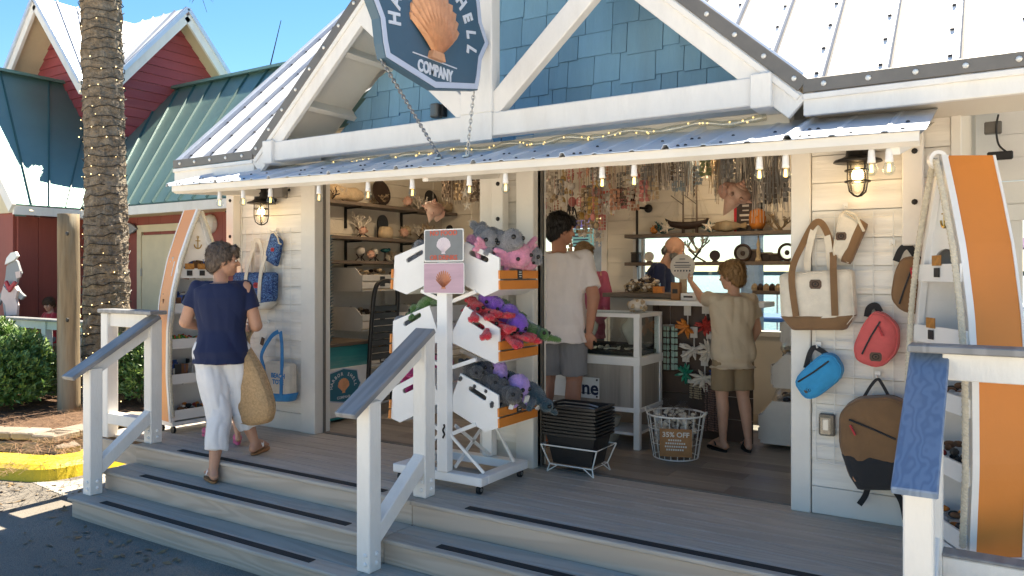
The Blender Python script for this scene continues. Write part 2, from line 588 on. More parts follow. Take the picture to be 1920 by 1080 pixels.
# ================================================================ THE GROUND
GZ = -0.45                                   # asphalt level; the deck is z = 0
def asphalt_mat():
 m, nt, b = base_mat('asphalt', 0.9)
 mp = _map(nt)
 v = _n(nt, 'ShaderNodeTexVoronoi'); v.inputs['Scale'].default_value = 140
 nt.links.new(mp.outputs[0], v.inputs['Vector'])
 n = _n(nt, 'ShaderNodeTexNoise'); n.inputs['Scale'].default_value = 0.8; n.inputs['Detail'].default_value = 9
 nt.links.new(mp.outputs[0], n.inputs['Vector'])
 r1 = _ramp(nt, v.outputs['Distance'], [(0.1, (0.245, 0.215, 0.18)), (0.8, (0.15, 0.132, 0.112))])
 r2 = _ramp(nt, n.outputs['Fac'], [(0.3, (0.75,) * 3), (0.7, (1.35,) * 3)])
 mx = _n(nt, 'ShaderNodeMixRGB', blend_type='MULTIPLY'); mx.inputs[0].default_value = 1
 nt.links.new(r1.outputs[0], mx.inputs[1]); nt.links.new(r2.outputs[0], mx.inputs[2])
 nt.links.new(mx.outputs[0], b.inputs['Base Color'])
 bp = _n(nt, 'ShaderNodeBump'); bp.inputs['Strength'].default_value = 0.6; bp.inputs['Distance'].default_value = 0.006
 nt.links.new(v.outputs['Distance'], bp.inputs['Height']); nt.links.new(bp.outputs[0], b.inputs['Normal'])
 return m
M['asphalt'] = asphalt_mat()
M['concrete'] = mat('pale_concrete', (0.42, 0.39, 0.34), 0.85, 0.12, 5, 0.3, 90, dirt=(0.22, 0.2, 0.17), dirt_amt=0.4)
M['yellow'] = mat('yellow_kerb_paint', (0.68, 0.50, 0.025), 0.6, 0.08, 6, 0.35, 60, dirt=(0.36, 0.28, 0.1), dirt_amt=0.35)
M['stone'] = mat('tan_block_stone', (0.30, 0.24, 0.185), 0.9, 0.18, 9, 0.7, 45, rand=0.2, dirt=(0.14, 0.11, 0.09), dirt_amt=0.4)
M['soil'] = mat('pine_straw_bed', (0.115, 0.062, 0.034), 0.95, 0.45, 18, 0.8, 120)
M['straw'] = mat('pine_straw', (0.22, 0.12, 0.06), 0.8, 0.4, 10, 0, rand=0.0)
M['water'] = mat('harbour_water', (0.02, 0.07, 0.085), 0.12, 0.2, 0.4, 0.5, 2.5, bdist=0.1)

def ground_sheet():
 mb = MB()
 pts = [(-3000, -3000), (3000, -3000), (3000, 4.6), (-3000, 4.6)]
 mb.poly([(x, y, GZ) for x, y in pts])
 return struct(mb.build('ground', M['asphalt']))
ground_sheet()
# unseen plaza behind the photographer, added pale to bounce sunlight onto the shop front
M['paving'] = mat('pale_plaza_paving', (0.60, 0.53, 0.44), 0.85, 0.12, 2, 0.3, 60, dirt=(0.3, 0.27, 0.22), dirt_amt=0.4)
mb = MB(); mb.poly([(-60, -60, GZ + .004), (60, -60, GZ + .004), (60, -2.6, GZ + .004), (-60, -2.6, GZ + .004)])
struct(mb.build('pavement', M['paving']))
mb = MB(); mb.poly([(.9, -2.59, GZ + .005), (60, -2.59, GZ + .005), (60, 4.5, GZ + .005), (.9, 4.5, GZ + .005)])
struct(mb.build('side_pavement', M['paving']))
mb = MB(); mb.poly([(-4000, 4.6, -1.7), (4000, 4.6, -1.7), (4000, 5500, -1.7), (-4000, 5500, -1.7)])
struct(mb.build('water', M['water']))
mb = MB(); mb.poly([(-3000, 4.6, -1.8), (3000, 4.6, -1.8), (3000, 4.6, GZ), (-3000, 4.6, GZ)])
struct(mb.build('sea_wall', M['concrete']))
mb = MB(); mb.span((-4000, 1500, -1.9), (4000, 1530, 5.5))
struct(mb.build('far_shore', mat('far_shore_green', (0.10, 0.15, 0.13), 0.9, 0.2, 0.02, 0)))

# concrete pavement flush left of the steps, yellow kerb, block wall and planting bed
CURB = [PZ(*p, GZ) for p in ((-420, 880), (-150, 893), (0, 900), (90, 903), (200, 880), (300, 850), (400, 815))]
mb = MB()
apron = [PZ(*p, GZ) for p in ((60, 905), (130, 903), (220, 885), (330, 850), (420, 830), (400, 880), (300, 905), (170, 935), (140, 938), (95, 920))]
mb.poly([(p.x, p.y, GZ + 0.004) for p in apron])
struct(mb.build('concrete_apron', M['concrete']))
def offset_path(pts, d):
 out = []
 for i, p in enumerate(pts):
  a = pts[max(0, i - 1)]; b = pts[min(len(pts) - 1, i + 1)]
  t = (b - a).normalized()
  out.append(p + V((-t.y, t.x, 0)) * d)
 return out
def smooth_path(pts, k=6):
 out = []
 n = len(pts)
 for i in range(n - 1):
  p0, p1, p2, p3 = pts[max(0, i - 1)], pts[i], pts[i + 1], pts[min(n - 1, i + 2)]
  for j in range(k):
   t = j / k
   out.append(0.5 * ((2 * p1) + (p2 - p0) * t + (2 * p0 - 5 * p1 + 4 * p2 - p3) * t * t + (3 * p1 - p0 - 3 * p2 + p3) * t ** 3))
 out.append(pts[-1].copy())
 return out
cp = smooth_path(CURB)
kb = MB()
rings = []
for a, q in zip(cp, offset_path(cp, 1.0)):
 d = (q - a)
 prof = [(0.0, 0.0), (0.03, 0.10), (0.07, 0.135), (0.13, 0.15), (0.34, 0.155), (0.36, 0.14), (0.36, 0.0)]
 rings.append([a + d * u + V((0, 0, w)) for u, w in prof])
kb.loft(rings)
tag(kb.build('kerb', M['yellow'], smooth=False), 'yellow painted kerb curving past the planting bed', 'kerb')
# block retaining wall: two courses, every block its own piece
wall_path = smooth_path(offset_path(CURB, 0.46))[:-3]
wall_t = thing('block_wall', 'low tan block wall edging the planting bed', 'wall', wall_path[18])
seglen = [0.0]
for a, b in zip(wall_path, wall_path[1:]): seglen.append(seglen[-1] + (b - a).length)
def along(path, sl, s):
 for i in range(len(path) - 1):
  if sl[i + 1] >= s:
   t = (s - sl[i]) / max(1e-6, sl[i + 1] - sl[i])
   return path[i].lerp(path[i + 1], t), (path[i + 1] - path[i]).normalized()
 return path[-1], (path[-1] - path[-2]).normalized()
for course in range(3):
 s = -0.1 * (course % 2) + 0.02
 while s < seglen[-1] - 0.15:
  L = rnd.uniform(0.24, 0.32)
  p, t = along(wall_path, seglen, max(0, s + L / 2))
  nrm = V((-t.y, t.x, 0))
  rot = Matrix((t, nrm, V((0, 0, 1)))).transposed()
  z = GZ + 0.055 + course * 0.112
  b = MB().box(p + nrm * (0.12 + course * 0.012 + rnd.uniform(-.006, .006)) + V((0, 0, z)) - V((0, 0, p.z)),
      (L - 0.012, 0.2 if course < 2 else 0.26, 0.106 if course < 2 else 0.07), rot, 0.012)
  b.build('block', M['stone'], wall_t)
  s += L
bedp = offset_path(wall_path, 0.2)
mb = MB()
far = [V((-14.5, 1.6, 0)), V((-6.9, 1.6, 0))]
ring = [V((p.x, p.y, -0.19)) for p in bedp] + [V((-6.55, 0.2, -0.19)), V((-6.55, 2.4, -0.19)), V((-16, 2.4, -0.19))]
mb.poly(ring)
struct(mb.build('planting_bed', M['soil']))
# pine straw: loose needles lying on the bed (uncountable)
mb = MB()
for i in range(15000):
 x = rnd.uniform(-13, -6.5); y = rnd.uniform(-2.6, 1.2)
 p, _t = along(wall_path, seglen, seglen[-1] * 0.5)
 near = min(((q.x - x) ** 2 + (q.y - y) ** 2, j) for j, q in enumerate(bedp))[1]
 q = bedp[near]; tt = (bedp[min(near + 1, len(bedp) - 1)] - bedp[max(near - 1, 0)])
 if (V((x, y, 0)) - V((q.x, q.y, 0))).dot(V((-tt.y, tt.x, 0))) < 0.0:
  continue
 a = rnd.uniform(0, 6.28); L = rnd.uniform(.08, .2); c = V((x, y, -0.185 + abs(rnd.gauss(0, .02)) + 0.05 * max(0, noise.noise(V((x * 2, y * 2, 0))))))
 d = V((math.cos(a), math.sin(a), rnd.uniform(-.15, .35))) * L / 2
 w = V((-math.sin(a), math.cos(a), 0)) * 0.0022
 mb.poly([c - d - w, c - d + w, c + d + w * .4, c + d - w * .4])
o = mb.build('pine_straw', M['straw'], kind='stuff')

# dry leaves and grit blown against the kerb and the steps (uncountable)
mb = MB()
for i in range(420):
 a = rnd.random()
 p = PZ(rnd.uniform(-60, 330), 905 + 160 * rnd.random() ** 2, GZ) if a < .6 else PZ(rnd.uniform(140, 560), 960 + rnd.uniform(0, 110), GZ)
 if p.y > -1.66 and p.x > -6.0: continue
 L = rnd.choice((.008, .012, .03, .045)); t = rnd.uniform(0, 6.28); d = V((math.cos(t), math.sin(t), rnd.uniform(0, .3))) * L; w = V((-math.sin(t), math.cos(t), rnd.uniform(-.2, .4))) * L * .35
 p.z = GZ + .008
 mb.mesh([p - d, p + w, p + d, p - w], [(0, 1, 2, 3)])
mb.build('leaf_litter', mat('dry_leaf', (.22, .15, .08), .8, .5, 30, 0), kind='stuff')
# ================================================================ DECK AND STEPS
X0, XM, X1 = -5.90, -3.03, 1.6
deck = thing('deck', 'grey plank deck in front of the shop', 'deck', (X0, -1.05, 0))
del deck['category']; del deck['label']; struct(deck)
def plank(x0, x1, y0, y1, z0, z1, mt, name, parent, ch=0.006):
 return MB().span((x0, y0, z0), (x1, y1, z1), ch).build(name, mt, parent)
bw = 0.1395
y = -1.085
for i in range(8):
 y0 = -1.085 + i * bw + (0.0 if i == 0 else 0.002)
 y1 = -1.085 + (i + 1) * bw - 0.003
 if i == 7: y1 = 0.055
 xs = [-6.62 if y0 > -1.02 else X0 - 0.02, XM - 0.002, X1]
 if i % 2: xs[1] = XM + 0.0
 for a, b in zip(xs, xs[1:]):
  plank(a + .0015, b - .0015, y0, y1, -0.026, 0.0, M['deck'], 'deck_board', deck)
TREADS = [(-0.15, -1.34, -1.085), (-0.30, -1.595, -1.34)]
for z, ya, yb in TREADS:
 for (a, b) in ((X0 - 0.03, XM - 0.002), (XM + 0.002, X1)):
  ym = (ya + yb) / 2
  plank(a, b, ya - 0.012, ym - 0.002, z - 0.026, z, M['deck'], 'tread_board', deck)
  plank(a, b, ym + 0.002, yb + 0.02, z - 0.026, z, M['deck'], 'tread_board', deck)
for (zt, zb, yy) in ((-0.027, -0.151, -1.070), (-0.177, -0.301, -1.325), (-0.327, GZ - .05, -1.580)):
 for (a, b) in ((X0 - 0.01, XM - 0.0015), (XM + 0.0015, X1)):
  plank(a, b, yy, yy + 0.02, zb, zt, M['riser'], 'riser_board', deck, 0.003)
 # side closing boards
 plank(X0 - 0.012, X0 + 0.01, yy + 0.021, yy + 0.27 if zt < -.1 else 0.0, zb, zt, M['riser'], 'riser_board', deck, 0.002)
plank(-6.62, X0 - 0.014, -1.02, -1.0, -0.2, -0.027, M['riser'], 'riser_board', deck, 0.003)
plank(-6.62, -6.60, -0.998, 0.0, -0.2, -0.027, M['riser'], 'riser_board', deck, 0.003)
for z, yy, xa, xb in ((0.0, -1.01, -5.42, -3.30), (-0.15, -1.272, -5.50, -3.36), (-0.30, -1.53, -5.58, -3.40),
      (0.0, -1.01, -2.66, -0.42), (-0.15, -1.272, -2.67, -0.45), (-0.30, -1.53, -2.68, -0.5)):
 MB().span((xa, yy - .027, z), (xb, yy + .027, z + 0.0035)).build('grip_strip', M['rubber'], deck)
# dark packed foundation shadow gap under the deck
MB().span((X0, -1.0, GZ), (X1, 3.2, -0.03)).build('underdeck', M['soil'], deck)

# ================================================================ RAILINGS
def bolts(mb, pts, ax=(0, -1, 0), r=0.013):
 w = V(ax)
 for p in pts:
  p = V(p)
  mb.tube([p, p + w * 0.007, p + w * 0.012], [r, r * .95, r * .5], 8)
def stair_rail(x, label, top_cap='cap', level=None, lowrail_cap=False):
 t = thing('stair_railing', label, 'railing', (x, -1.45, -0.30))
 pw = 0.1
 lo_y, hi_y = -1.45, -0.955
 MB().span((x - pw / 2, lo_y - pw / 2, -0.30), (x + pw / 2, lo_y + pw / 2, 0.66), 0.006).build('post', M['white'], t)
 MB().span((x - pw / 2, hi_y - pw / 2, 0.0), (x + pw / 2, hi_y + pw / 2, 1.005), 0.006).build('post', M['white'], t)
 c0, c1 = V((x, lo_y - 0.19, 0.600)), V((x, hi_y + 0.02, 1.028))
 MB().bar(c0, c1, 0.15, 0.034, (0, 0, 1), 0.005).build('handrail', M[top_cap], t)
 MB().bar(V((x, lo_y - .049, 0.615)), V((x, hi_y, 0.945)), 0.042, 0.095, (0, 0, 1), 0.004).build('rail_support', M['white'], t)
 MB().bar(V((x, lo_y + 0.03, -0.115)), V((x, hi_y - 0.02, 0.235)), 0.085, 0.09, (0, 0, 1), 0.005).build('brace', M['white'], t)
 m = MB()
 for (yy, zz) in ((lo_y, -0.30), (hi_y, 0.0)):
  bolts(m, [(x + pw / 2, yy - .012 + .02, zz + .05), (x + pw / 2, yy - .012 + .02, zz + .10)], (1, 0, 0))
  bolts(m, [(x + .02, yy - pw / 2, zz + .05), (x + .02, yy - pw / 2, zz + .10)], (0, -1, 0))
 m.build('bolt', M['white2'], t)
 if level:
  xa, xb = level
  MB().span((min(xa, xb), hi_y - .075, 1.045), (max(xa, xb), hi_y + .075, 1.077), 0.005).build('top_rail_cap', M['cap'], t)
  s = 1 if xb > xa else -1
  MB().span((x + s * pw / 2, hi_y - .021, 0.93), (xb, hi_y + .021, 1.043), 0.004).build('top_rail', M['white'], t)
  MB().span((x + s * pw / 2, hi_y - .045, 0.10), (xb, hi_y + .045, 0.19), 0.004).build('bottom_rail', M['white'], t)
  if lowrail_cap:
   MB().span((x + s * pw / 2, hi_y - .05, 0.192), (xb, hi_y + .05, 0.205), 0.003).build('bottom_rail_cap', M['cap'], t)
  xp = xb - s * 0.06
  MB().span((xp - pw / 2, hi_y - pw / 2, -0.02 if s < 0 else 0.0), (xp + pw / 2, hi_y + pw / 2, 1.043), 0.006).build('post', M['white'], t)
 return t
stair_rail(-5.86, 'white stair railing beside the wooden post, level wing toward the hedge', 'cap', (-5.78, -6.55))
stair_rail(-3.03, 'white stair railing in the middle of the steps before the crate cart', 'cap')
stair_rail(-0.262, 'white stair railing with blue grained handrail before the orange boat shelf', 'bluecap', (-0.34, 1.5), True)

# ================================================================ THE SHOP
XC = -2.965
EAVE_Y, EAVE_Z = -0.55, 2.33
PITCH = 0.93
RIDGE_Y, RIDGE_Z = 1.5, 2.33 + 2.05 * 0.93
shop = thing('shop_building', 'white shop kiosk with blue shingled gable and metal roof', 'shop', (XC, 0, 0))
def part(name, mb, mt, **k): return mb.build(name, mt, shop, **k)

# --- front walls: every siding plank is a piece, on dark sheathing
def plank_wall(x0, x1, y, z0, z1, mt, h=0.158, face=-1, axis='x', name='siding_plank', parent=None, th=0.018, ztops=None):
 parent = parent or shop
 z = z0
 while z < z1 - 0.01:
  zz = min(z + h, z1)
  mb = MB()
  lo, hi = z + 0.0015, zz - 0.0025
  a, b = 0.0, th
  tilt = 0.006
  if axis == 'x':
   yb = y;
   vs = [(x0, yb, lo), (x1, yb, lo), (x1, yb, hi), (x0, yb, hi),
     (x0, yb + face * (th + tilt), lo), (x1, yb + face * (th + tilt), lo), (x1, yb + face * th * .75, hi), (x0, yb + face * th * .75, hi)]
  else:
   vs = [(y, x0, lo), (y, x1, lo), (y, x1, hi), (y, x0, hi),
     (y + face * (th + tilt), x0, lo), (y + face * (th + tilt), x1, lo), (y + face * th * .75, x1, hi), (y + face * th * .75, x0, hi)]
  fs = [(0, 3, 2, 1), (4, 5, 6, 7), (0, 1, 5, 4), (2, 3, 7, 6), (1, 2, 6, 5), (3, 0, 4, 7)]
  mb.mesh(vs, fs)
  mb.build(name, mt, parent)
  z = zz
def sheath(lo, hi, name='wall_core', mt=None):
 part(name, MB().span(lo, hi), mt or M['soffit'])
sheath((-6.0, 0.004, 0), (-5.14, 0.12, 2.42))
sheath((-0.93, 0.004, 0), (-0.19, 0.12, 2.42))
sheath((-3.25, 0.03, 0), (-2.79, 0.12, 2.42))
plank_wall(-5.93, -5.145, 0.0, 0.16, 2.30, M['siding'])
plank_wall(-0.925, -0.23, 0.0, 0.16, 2.30, M['siding'])
plank_wall(-3.13, -2.94, 0.026, 0.16, 2.26, M['siding'], th=.014)
part('base_board', MB().span((-5.93, -0.026, 0.002), (-5.145, 0.0, 0.158), 0.003), M['cream'])
part('base_board', MB().span((-0.925, -0.026, 0.002), (-0.19, 0.0, 0.158), 0.003), M['cream'])
part('corner_board', MB().span((-6.0, -0.03, 0.0), (-5.935, 0.13, 2.3), 0.004), M['cream'])
part('corner_board', MB().span((-0.228, -0.032, 0.16), (-0.18, 0.1, 2.3), 0.004), M['cream'])
# door frames
for (a, b, y0) in ((-5.14, -4.97, -0.035), (-3.25, -3.135, -0.035), (-2.935, -2.79, -0.035), (-1.04, -0.93, -0.035)):
 part('door_post', MB().span((a, y0, 0.0), (b, 0.15, 2.36), 0.005), M['cream'])
for (a, b) in ((-4.97, -3.25), (-2.79, -1.04)):
 part('door_header', MB().span((a, -0.03, 2.30), (b, 0.15, 2.46), 0.004), M['cream'])
 part('threshold', MB().span((a, 0.058, -0.02), (b, 0.11, 0.006), 0.003), M['trimgrey'])
 part('door_track', MB().span((a + .001, 0.06, 0.004), (a + .012, 0.085, 2.299)), M['trimgrey'])
AWX1_ = -0.27
# awning bracket posts with bolts
for xp, zb, bl in ((-5.99, 1.45, ((2.05, 1.72))), (-3.045, 0.9, ((2.02, 1.77))), (-0.40, 1.53, ((2.03, 1.76)))):
 part('bracket_post', MB().span((xp - .05, -0.115, zb), (xp + .05, -0.036 if xp > -3.1 and xp < -3 else -0.033, 2.2), 0.005), M['cream'])
 part('bracket_arm', MB().bar((max(xp, -5.5), -0.116, 2.09), (max(xp, -5.5), -0.93, 1.93 + .02 * (AWX1_ - xp)), 0.045, 0.06, ch=.004), M['cream'])
 m = MB()
 for zz in bl:
  m.tube([(xp + .01, -0.115, zz), (xp + .01, -0.122, zz), (xp + .01, -0.126, zz)], [.016, .015, .006], 8)
 part('bolt', m, M['iron'])

# --- awning: galvanised sheets with ribs and screws
AWX0, AWX1, AWY, AWYB = -5.62, -0.27, -1.0, -0.30
def awz(x, y): return 1.994 + 0.0155 * (AWX1 - x) + (y - AWY) * 0.31
n_sh = 9
xs = [AWX0 + (AWX1 - AWX0) * i / n_sh for i in range(n_sh + 1)]
for i in range(n_sh):
 a, b = xs[i], xs[i + 1]
 mb = MB(); top, bot = [], []
 prof = [(0, 0), (.012, .022), (.03, .022), (.044, 0), (.2, .002), (.21, .008), (.225, .008), (.235, .002), (.415, .002), (.425, .008), (.44, .008), (.45, .002), (b - a - .001, 0)]
 ring0, ring1 = [], []
 for u, h in prof:
  x = a + min(u, b - a - .001)
  hh = h + 0.004 * noise.noise(V((x * 3, 0, i)))
  ring0.append(V((x, AWY + .004 * noise.noise(V((x * 5, 1, 0))), awz(x, AWY) + hh)))
  ring1.append(V((x, AWYB, awz(x, AWYB) + hh)))
 k = len(prof)
 vs = ring0 + ring1 + [p - V((0, 0, .004)) for p in ring0] + [p - V((0, 0, .004)) for p in ring1]
 fs = []
 for j in range(k - 1):
  fs += [(j, j + 1, k + j + 1, k + j), (2 * k + j + 1, 2 * k + j, 3 * k + j, 3 * k + j + 1), (j + 1, j, 2 * k + j, 2 * k + j + 1), (k + j, k + j + 1, 3 * k + j + 1, 3 * k + j)]
 fs += [(0, k, 3 * k, 2 * k), (k - 1, 3 * k - 1, 4 * k - 1, 2 * k - 1)][:1]
 mb.mesh(vs, fs)
 part('awning_sheet', mb, M['awning'])
m = MB()
for i in range(n_sh):
 for u in (.07, .11, .29, .5):
  x = xs[i] + u
  for yy in (AWY + .05, AWY + .26):
   if rnd.random() < .75:
    z = awz(x, yy)
    m.lathe([(.009, 0), (.009, .006), (.004, .009)], (x, yy, z), 6)
m.build('awning_screw', M['screw'], shop, kind='stuff')
part('awning_board', MB().mesh([(AWX0 + .05, -.98, awz(AWX0 + .05, -.98) - .05), (AWX1 - .03, -.98, awz(AWX1 - .03, -.98) - .05), (AWX1 - .03, -.98, awz(AWX1 - .03, -.98) - .008), (AWX0 + .05, -.98, awz(AWX0 + .05, -.98) - .008),
  (AWX0 + .05, -.94, awz(AWX0 + .05, -.94) - .08), (AWX1 - .03, -.94, awz(AWX1 - .03, -.94) - .08), (AWX1 - .03, -.94, awz(AWX1 - .03, -.94) - .008), (AWX0 + .05, -.94, awz(AWX0 + .05, -.94) - .008)],
  [(0, 1, 2, 3), (7, 6, 5, 4), (0, 4, 5, 1), (3, 2, 6, 7), (1, 5, 6, 2), (0, 3, 7, 4)]), M['cream'])
part('awning_soffit', MB().mesh([(AWX0 + .05, -.939, awz(AWX0 + .05, -.94) - .03), (AWX1 - .03, -.939, awz(AWX1 - .03, -.94) - .03), (AWX1 - .03, -.02, 2.19), (AWX0 + .05, -.02, 2.30)], [(3, 2, 1, 0)]), M['cream'])

# --- main roof plane (front), ribbed metal panels
def roofz(y): return EAVE_Z + 0.02 + (y - EAVE_Y) * PITCH
RX0, RX1 = -6.06, 4.2
def gable_hw(y):          # half width of the cross gable where it meets the main plane at depth y
 return max(0.0, (RIDGE_Y - y) / (RIDGE_Y - EAVE_Y)) * 2.11
def main_panel(a, b):
 """panel strip between x=a,b clipped by the valley of the cross gable"""
 mb = MB(); pts = []
 ya = EAVE_Y - .03
 def vy(x):   # y where the valley crosses x
  d = abs(x - XC)
  return ya if d >= 2.11 else RIDGE_Y - (RIDGE_Y - EAVE_Y) * d / 2.11
 y0, y1 = vy(a), vy(b)
 P = [V((a, y0, roofz(y0))), V((b, y1, roofz(y1))), V((b, RIDGE_Y, roofz(RIDGE_Y))), V((a, RIDGE_Y, roofz(RIDGE_Y)))]
 dn = V((0, 0, -.02))
 mb.mesh(P + [p + dn for p in P], [(0, 1, 2, 3), (7, 6, 5, 4), (0, 4, 5, 1), (1, 5, 6, 2), (2, 6, 7, 3), (3, 7, 4, 0)])
 # rib on the left edge (trapezoid)
 up = V((0, -PITCH, 1)).normalized()
 w = 0.016
 for xr, yy in ((a, y0),):
  p0 = V((xr, yy, roofz(yy))); p1 = V((xr, RIDGE_Y, roofz(RIDGE_Y)))
  vs = []
  for p in (p0, p1):
   vs += [p + V((-w, 0, 0)), p + V((-w * .5, 0, 0)) + up * .026, p + V((w * .5, 0, 0)) + up * .026, p + V((w, 0, 0))]
  sm_ = MB().mesh(vs, [(0, 1, 5, 4), (1, 2, 6, 5), (2, 3, 7, 6), (0, 3, 2, 1), (4, 5, 6, 7)])
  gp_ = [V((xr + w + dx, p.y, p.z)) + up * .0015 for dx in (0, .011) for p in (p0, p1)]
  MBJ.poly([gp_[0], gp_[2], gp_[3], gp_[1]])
  part('roof_seam', sm_, M['seam'])
 part('roof_panel', mb, M['roof'])
 return y0
sp = 0.302
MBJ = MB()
M['seam'] = mat('folded_seam_metal', (.36, .38, .43), .4, .08, 3, .05, metal=.5); M['rib_shade'] = mat('dark_rib_shadow', (.03, .032, .05), .7, .1, 5, 0)  # second colour paints the shadow beside each rib
scr = MB()
def rib_screws(a, y0):
 y = y0 + .1
 while y < RIDGE_Y - .1:
  p = V((a - .03 if a > XC else a + .03, y, roofz(y)))
  scr.lathe([(.011, 0), (.011, .009), (.005, .014)], p, 6)
  y += .19
x = -0.48 - 1.0 * sp
xr = []
x = -0.48
while x < RX1: xr.append(x); x += sp
x = -0.48 - sp
while x > XC + .05: xr.append(x); x -= sp
xr.sort()
for a, b in zip(xr, xr[1:]):
 y0 = main_panel(a, b); rib_screws(a, y0)
xl = [RX0]
while xl[-1] < XC - .3: xl.append(xl[-1] + sp)
for a, b in zip(xl, xl[1:]):
 y0 = main_panel(a, b); rib_screws(a, y0)
MBJ.build('rib_shadow_strip', M['rib_shade'], shop, kind='stuff')  # flat dark strips along the ribs, in place of their cast shadow
scr.build('roof_screw', M['screw'], shop, kind='stuff')
# back slope
part('roof_back', MB().mesh([(RX0, RIDGE_Y, roofz(RIDGE_Y)), (RX1, RIDGE_Y, roofz(RIDGE_Y)), (RX1, 3.6, roofz(RIDGE_Y) - 2.1 * PITCH), (RX0, 3.6, roofz(RIDGE_Y) - 2.1 * PITCH),
  (RX0, RIDGE_Y, roofz(RIDGE_Y) - .03), (RX1, RIDGE_Y, roofz(RIDGE_Y) - .03), (RX1, 3.6, roofz(RIDGE_Y) - 2.1 * PITCH - .03), (RX0, 3.6, roofz(RIDGE_Y) - 2.1 * PITCH - .03)],
  [(0, 1, 2, 3), (7, 6, 5, 4), (3, 2, 6, 7), (0, 3, 7, 4), (1, 5, 6, 2)]), M['roof'])
# left rake flashing (blue shaded edge) of the main plane
for k, (w, h) in enumerate(((.05, .05),)):
 p0 = V((RX0 - .03, EAVE_Y - .03, roofz(EAVE_Y - .03) + .005)); p1 = V((RX0 - .03, RIDGE_Y, roofz(RIDGE_Y) + .005))
 part('rake_flashing', MB().bar(p0, p1, .06, .07, ch=.004), M['awning'])
# cross-gable slopes
GP = PITCH * 2.05 / 2.11
for sgn in (-1, 1):
 ap_f = V((XC, EAVE_Y - .03, RIDGE_Z + .03)); ap_b = V((XC, RIDGE_Y, RIDGE_Z + .03)); ft = V((XC + sgn * 2.11, EAVE_Y - .03, EAVE_Z + .03))
 dn = V((0, 0, -.03))
 vs = [ap_f, ap_b, ft, ap_f + dn, ap_b + dn, ft + dn]
 fs = [(0, 1, 2), (5, 4, 3), (0, 2, 5, 3), (2, 1, 4, 5), (1, 0, 3, 4)]
 if sgn > 0: fs = [f[::-1] for f in fs]
 part('gable_roof', MB().mesh(vs, fs), M['roof'])
 # bright edge flashing along the gable rake, two folds
 d = (ft - ap_f)
 part('rake_flashing', MB().bar(ap_f + V((0, .05, .022)), ft + V((0, .05, .022)), .1, .012), M['awning'])
 part('rake_flashing', MB().bar(ap_f + V((0, .13, .035)), ft + V((0, .13, .035)), .03, .03, ch=.006), M['awning'])
 # grey trim strip with studs, white fascia with moulding behind/below it
 u = d.normalized(); nrm = V((0, -1, 0)).cross(u) * (1 if sgn > 0 else -1)
 if nrm.z < 0: nrm = -nrm
 ext = u * 0.03
 part('rake_trim', MB().bar(ap_f + V((0, -.012, -.02)) - u * 0, ft + V((0, -.012, -.02)), .018, .075, nrm, .003), M['trimgrey'])
 part('rake_fascia', MB().bar(ap_f + V((0, .01, 0)) - nrm * .115, ft + V((0, .01, 0)) - nrm * .115 + ext * 2.2, .04, .135, nrm, .004), M['white'])
 part('rake_moulding', MB().bar(ap_f + V((0, -.014, 0)) - nrm * .075, ft + V((0, -.014, 0)) - nrm * .075 + ext * 1.3, .024, .035, nrm, .008), M['white'])
 st = MB(); L = d.length; s = 0.12
 while s < L:
  p = ap_f + u * s + V((0, -.021, -.02))
  st.lathe([(.014, 0), (.013, .005), (.007, .01)], p, 8, Matrix.Rotation(R(90), 3, 'X'))
  s += .205
 st.build('trim_stud', M['stud'], shop, kind='stuff')
 # eave trim continuing outwards
 xe = RX1 if sgn > 0 else RX0 - .06
 a, b = (ft.x, xe) if sgn > 0 else (xe, ft.x)
 part('eave_trim', MB().span((a, EAVE_Y - .052, EAVE_Z - .03), (b, EAVE_Y - .034, EAVE_Z + .04), .003), M['trimgrey'])
 part('eave_fascia', MB().span((a, EAVE_Y - .038, EAVE_Z - .145), (b, EAVE_Y + .002, EAVE_Z - .032), .004), M['white'])
 part('eave_moulding', MB().span((a, EAVE_Y - .056, EAVE_Z - .066), (b, EAVE_Y - .04, EAVE_Z - .036), .006), M['white'])
 st = MB(); xx = a + .1
 while xx < b:
  st.lathe([(.014, 0), (.013, .005), (.007, .01)], (xx, EAVE_Y - .053, EAVE_Z + .005), 8, Matrix.Rotation(R(90), 3, 'X'))
  xx += .205
 st.build('trim_stud', M['stud'], shop, kind='stuff')
 # eave soffit
 part('eave_soffit', MB().span((a, EAVE_Y + .004, EAVE_Z - .12), (b, 0.0, EAVE_Z - .105)), M['soffit'])
 # gable soffit boards under the overhang
 p0, p1 = ap_f - nrm * .06, ft - nrm * .06
 part('gable_soffit', MB().mesh([p0 + V((0, .05, 0)), p1 + V((0, .05, 0)), p1 + V((0, .56, 0)), p0 + V((0, .56, 0))] + [q - nrm * .015 for q in (p0 + V((0, .05, 0)), p1 + V((0, .05, 0)), p1 + V((0, .56, 0)), p0 + V((0, .56, 0)))],
   [(0, 1, 2, 3), (7, 6, 5, 4), (0, 4, 5, 1), (1, 5, 6, 2), (2, 6, 7, 3), (3, 7, 4, 0)]), M['soffit'])
 # lookouts (short rafters) under the soffit
 for s in (.25, .62, 1.15, 1.68, 2.2, 2.62):
  p = ft - u * s - nrm * .12
  part('lookout', MB().bar(p + V((0, .045, 0)), p + V((0, .57, 0)), .042, .1, nrm, .003), M['soffit'])
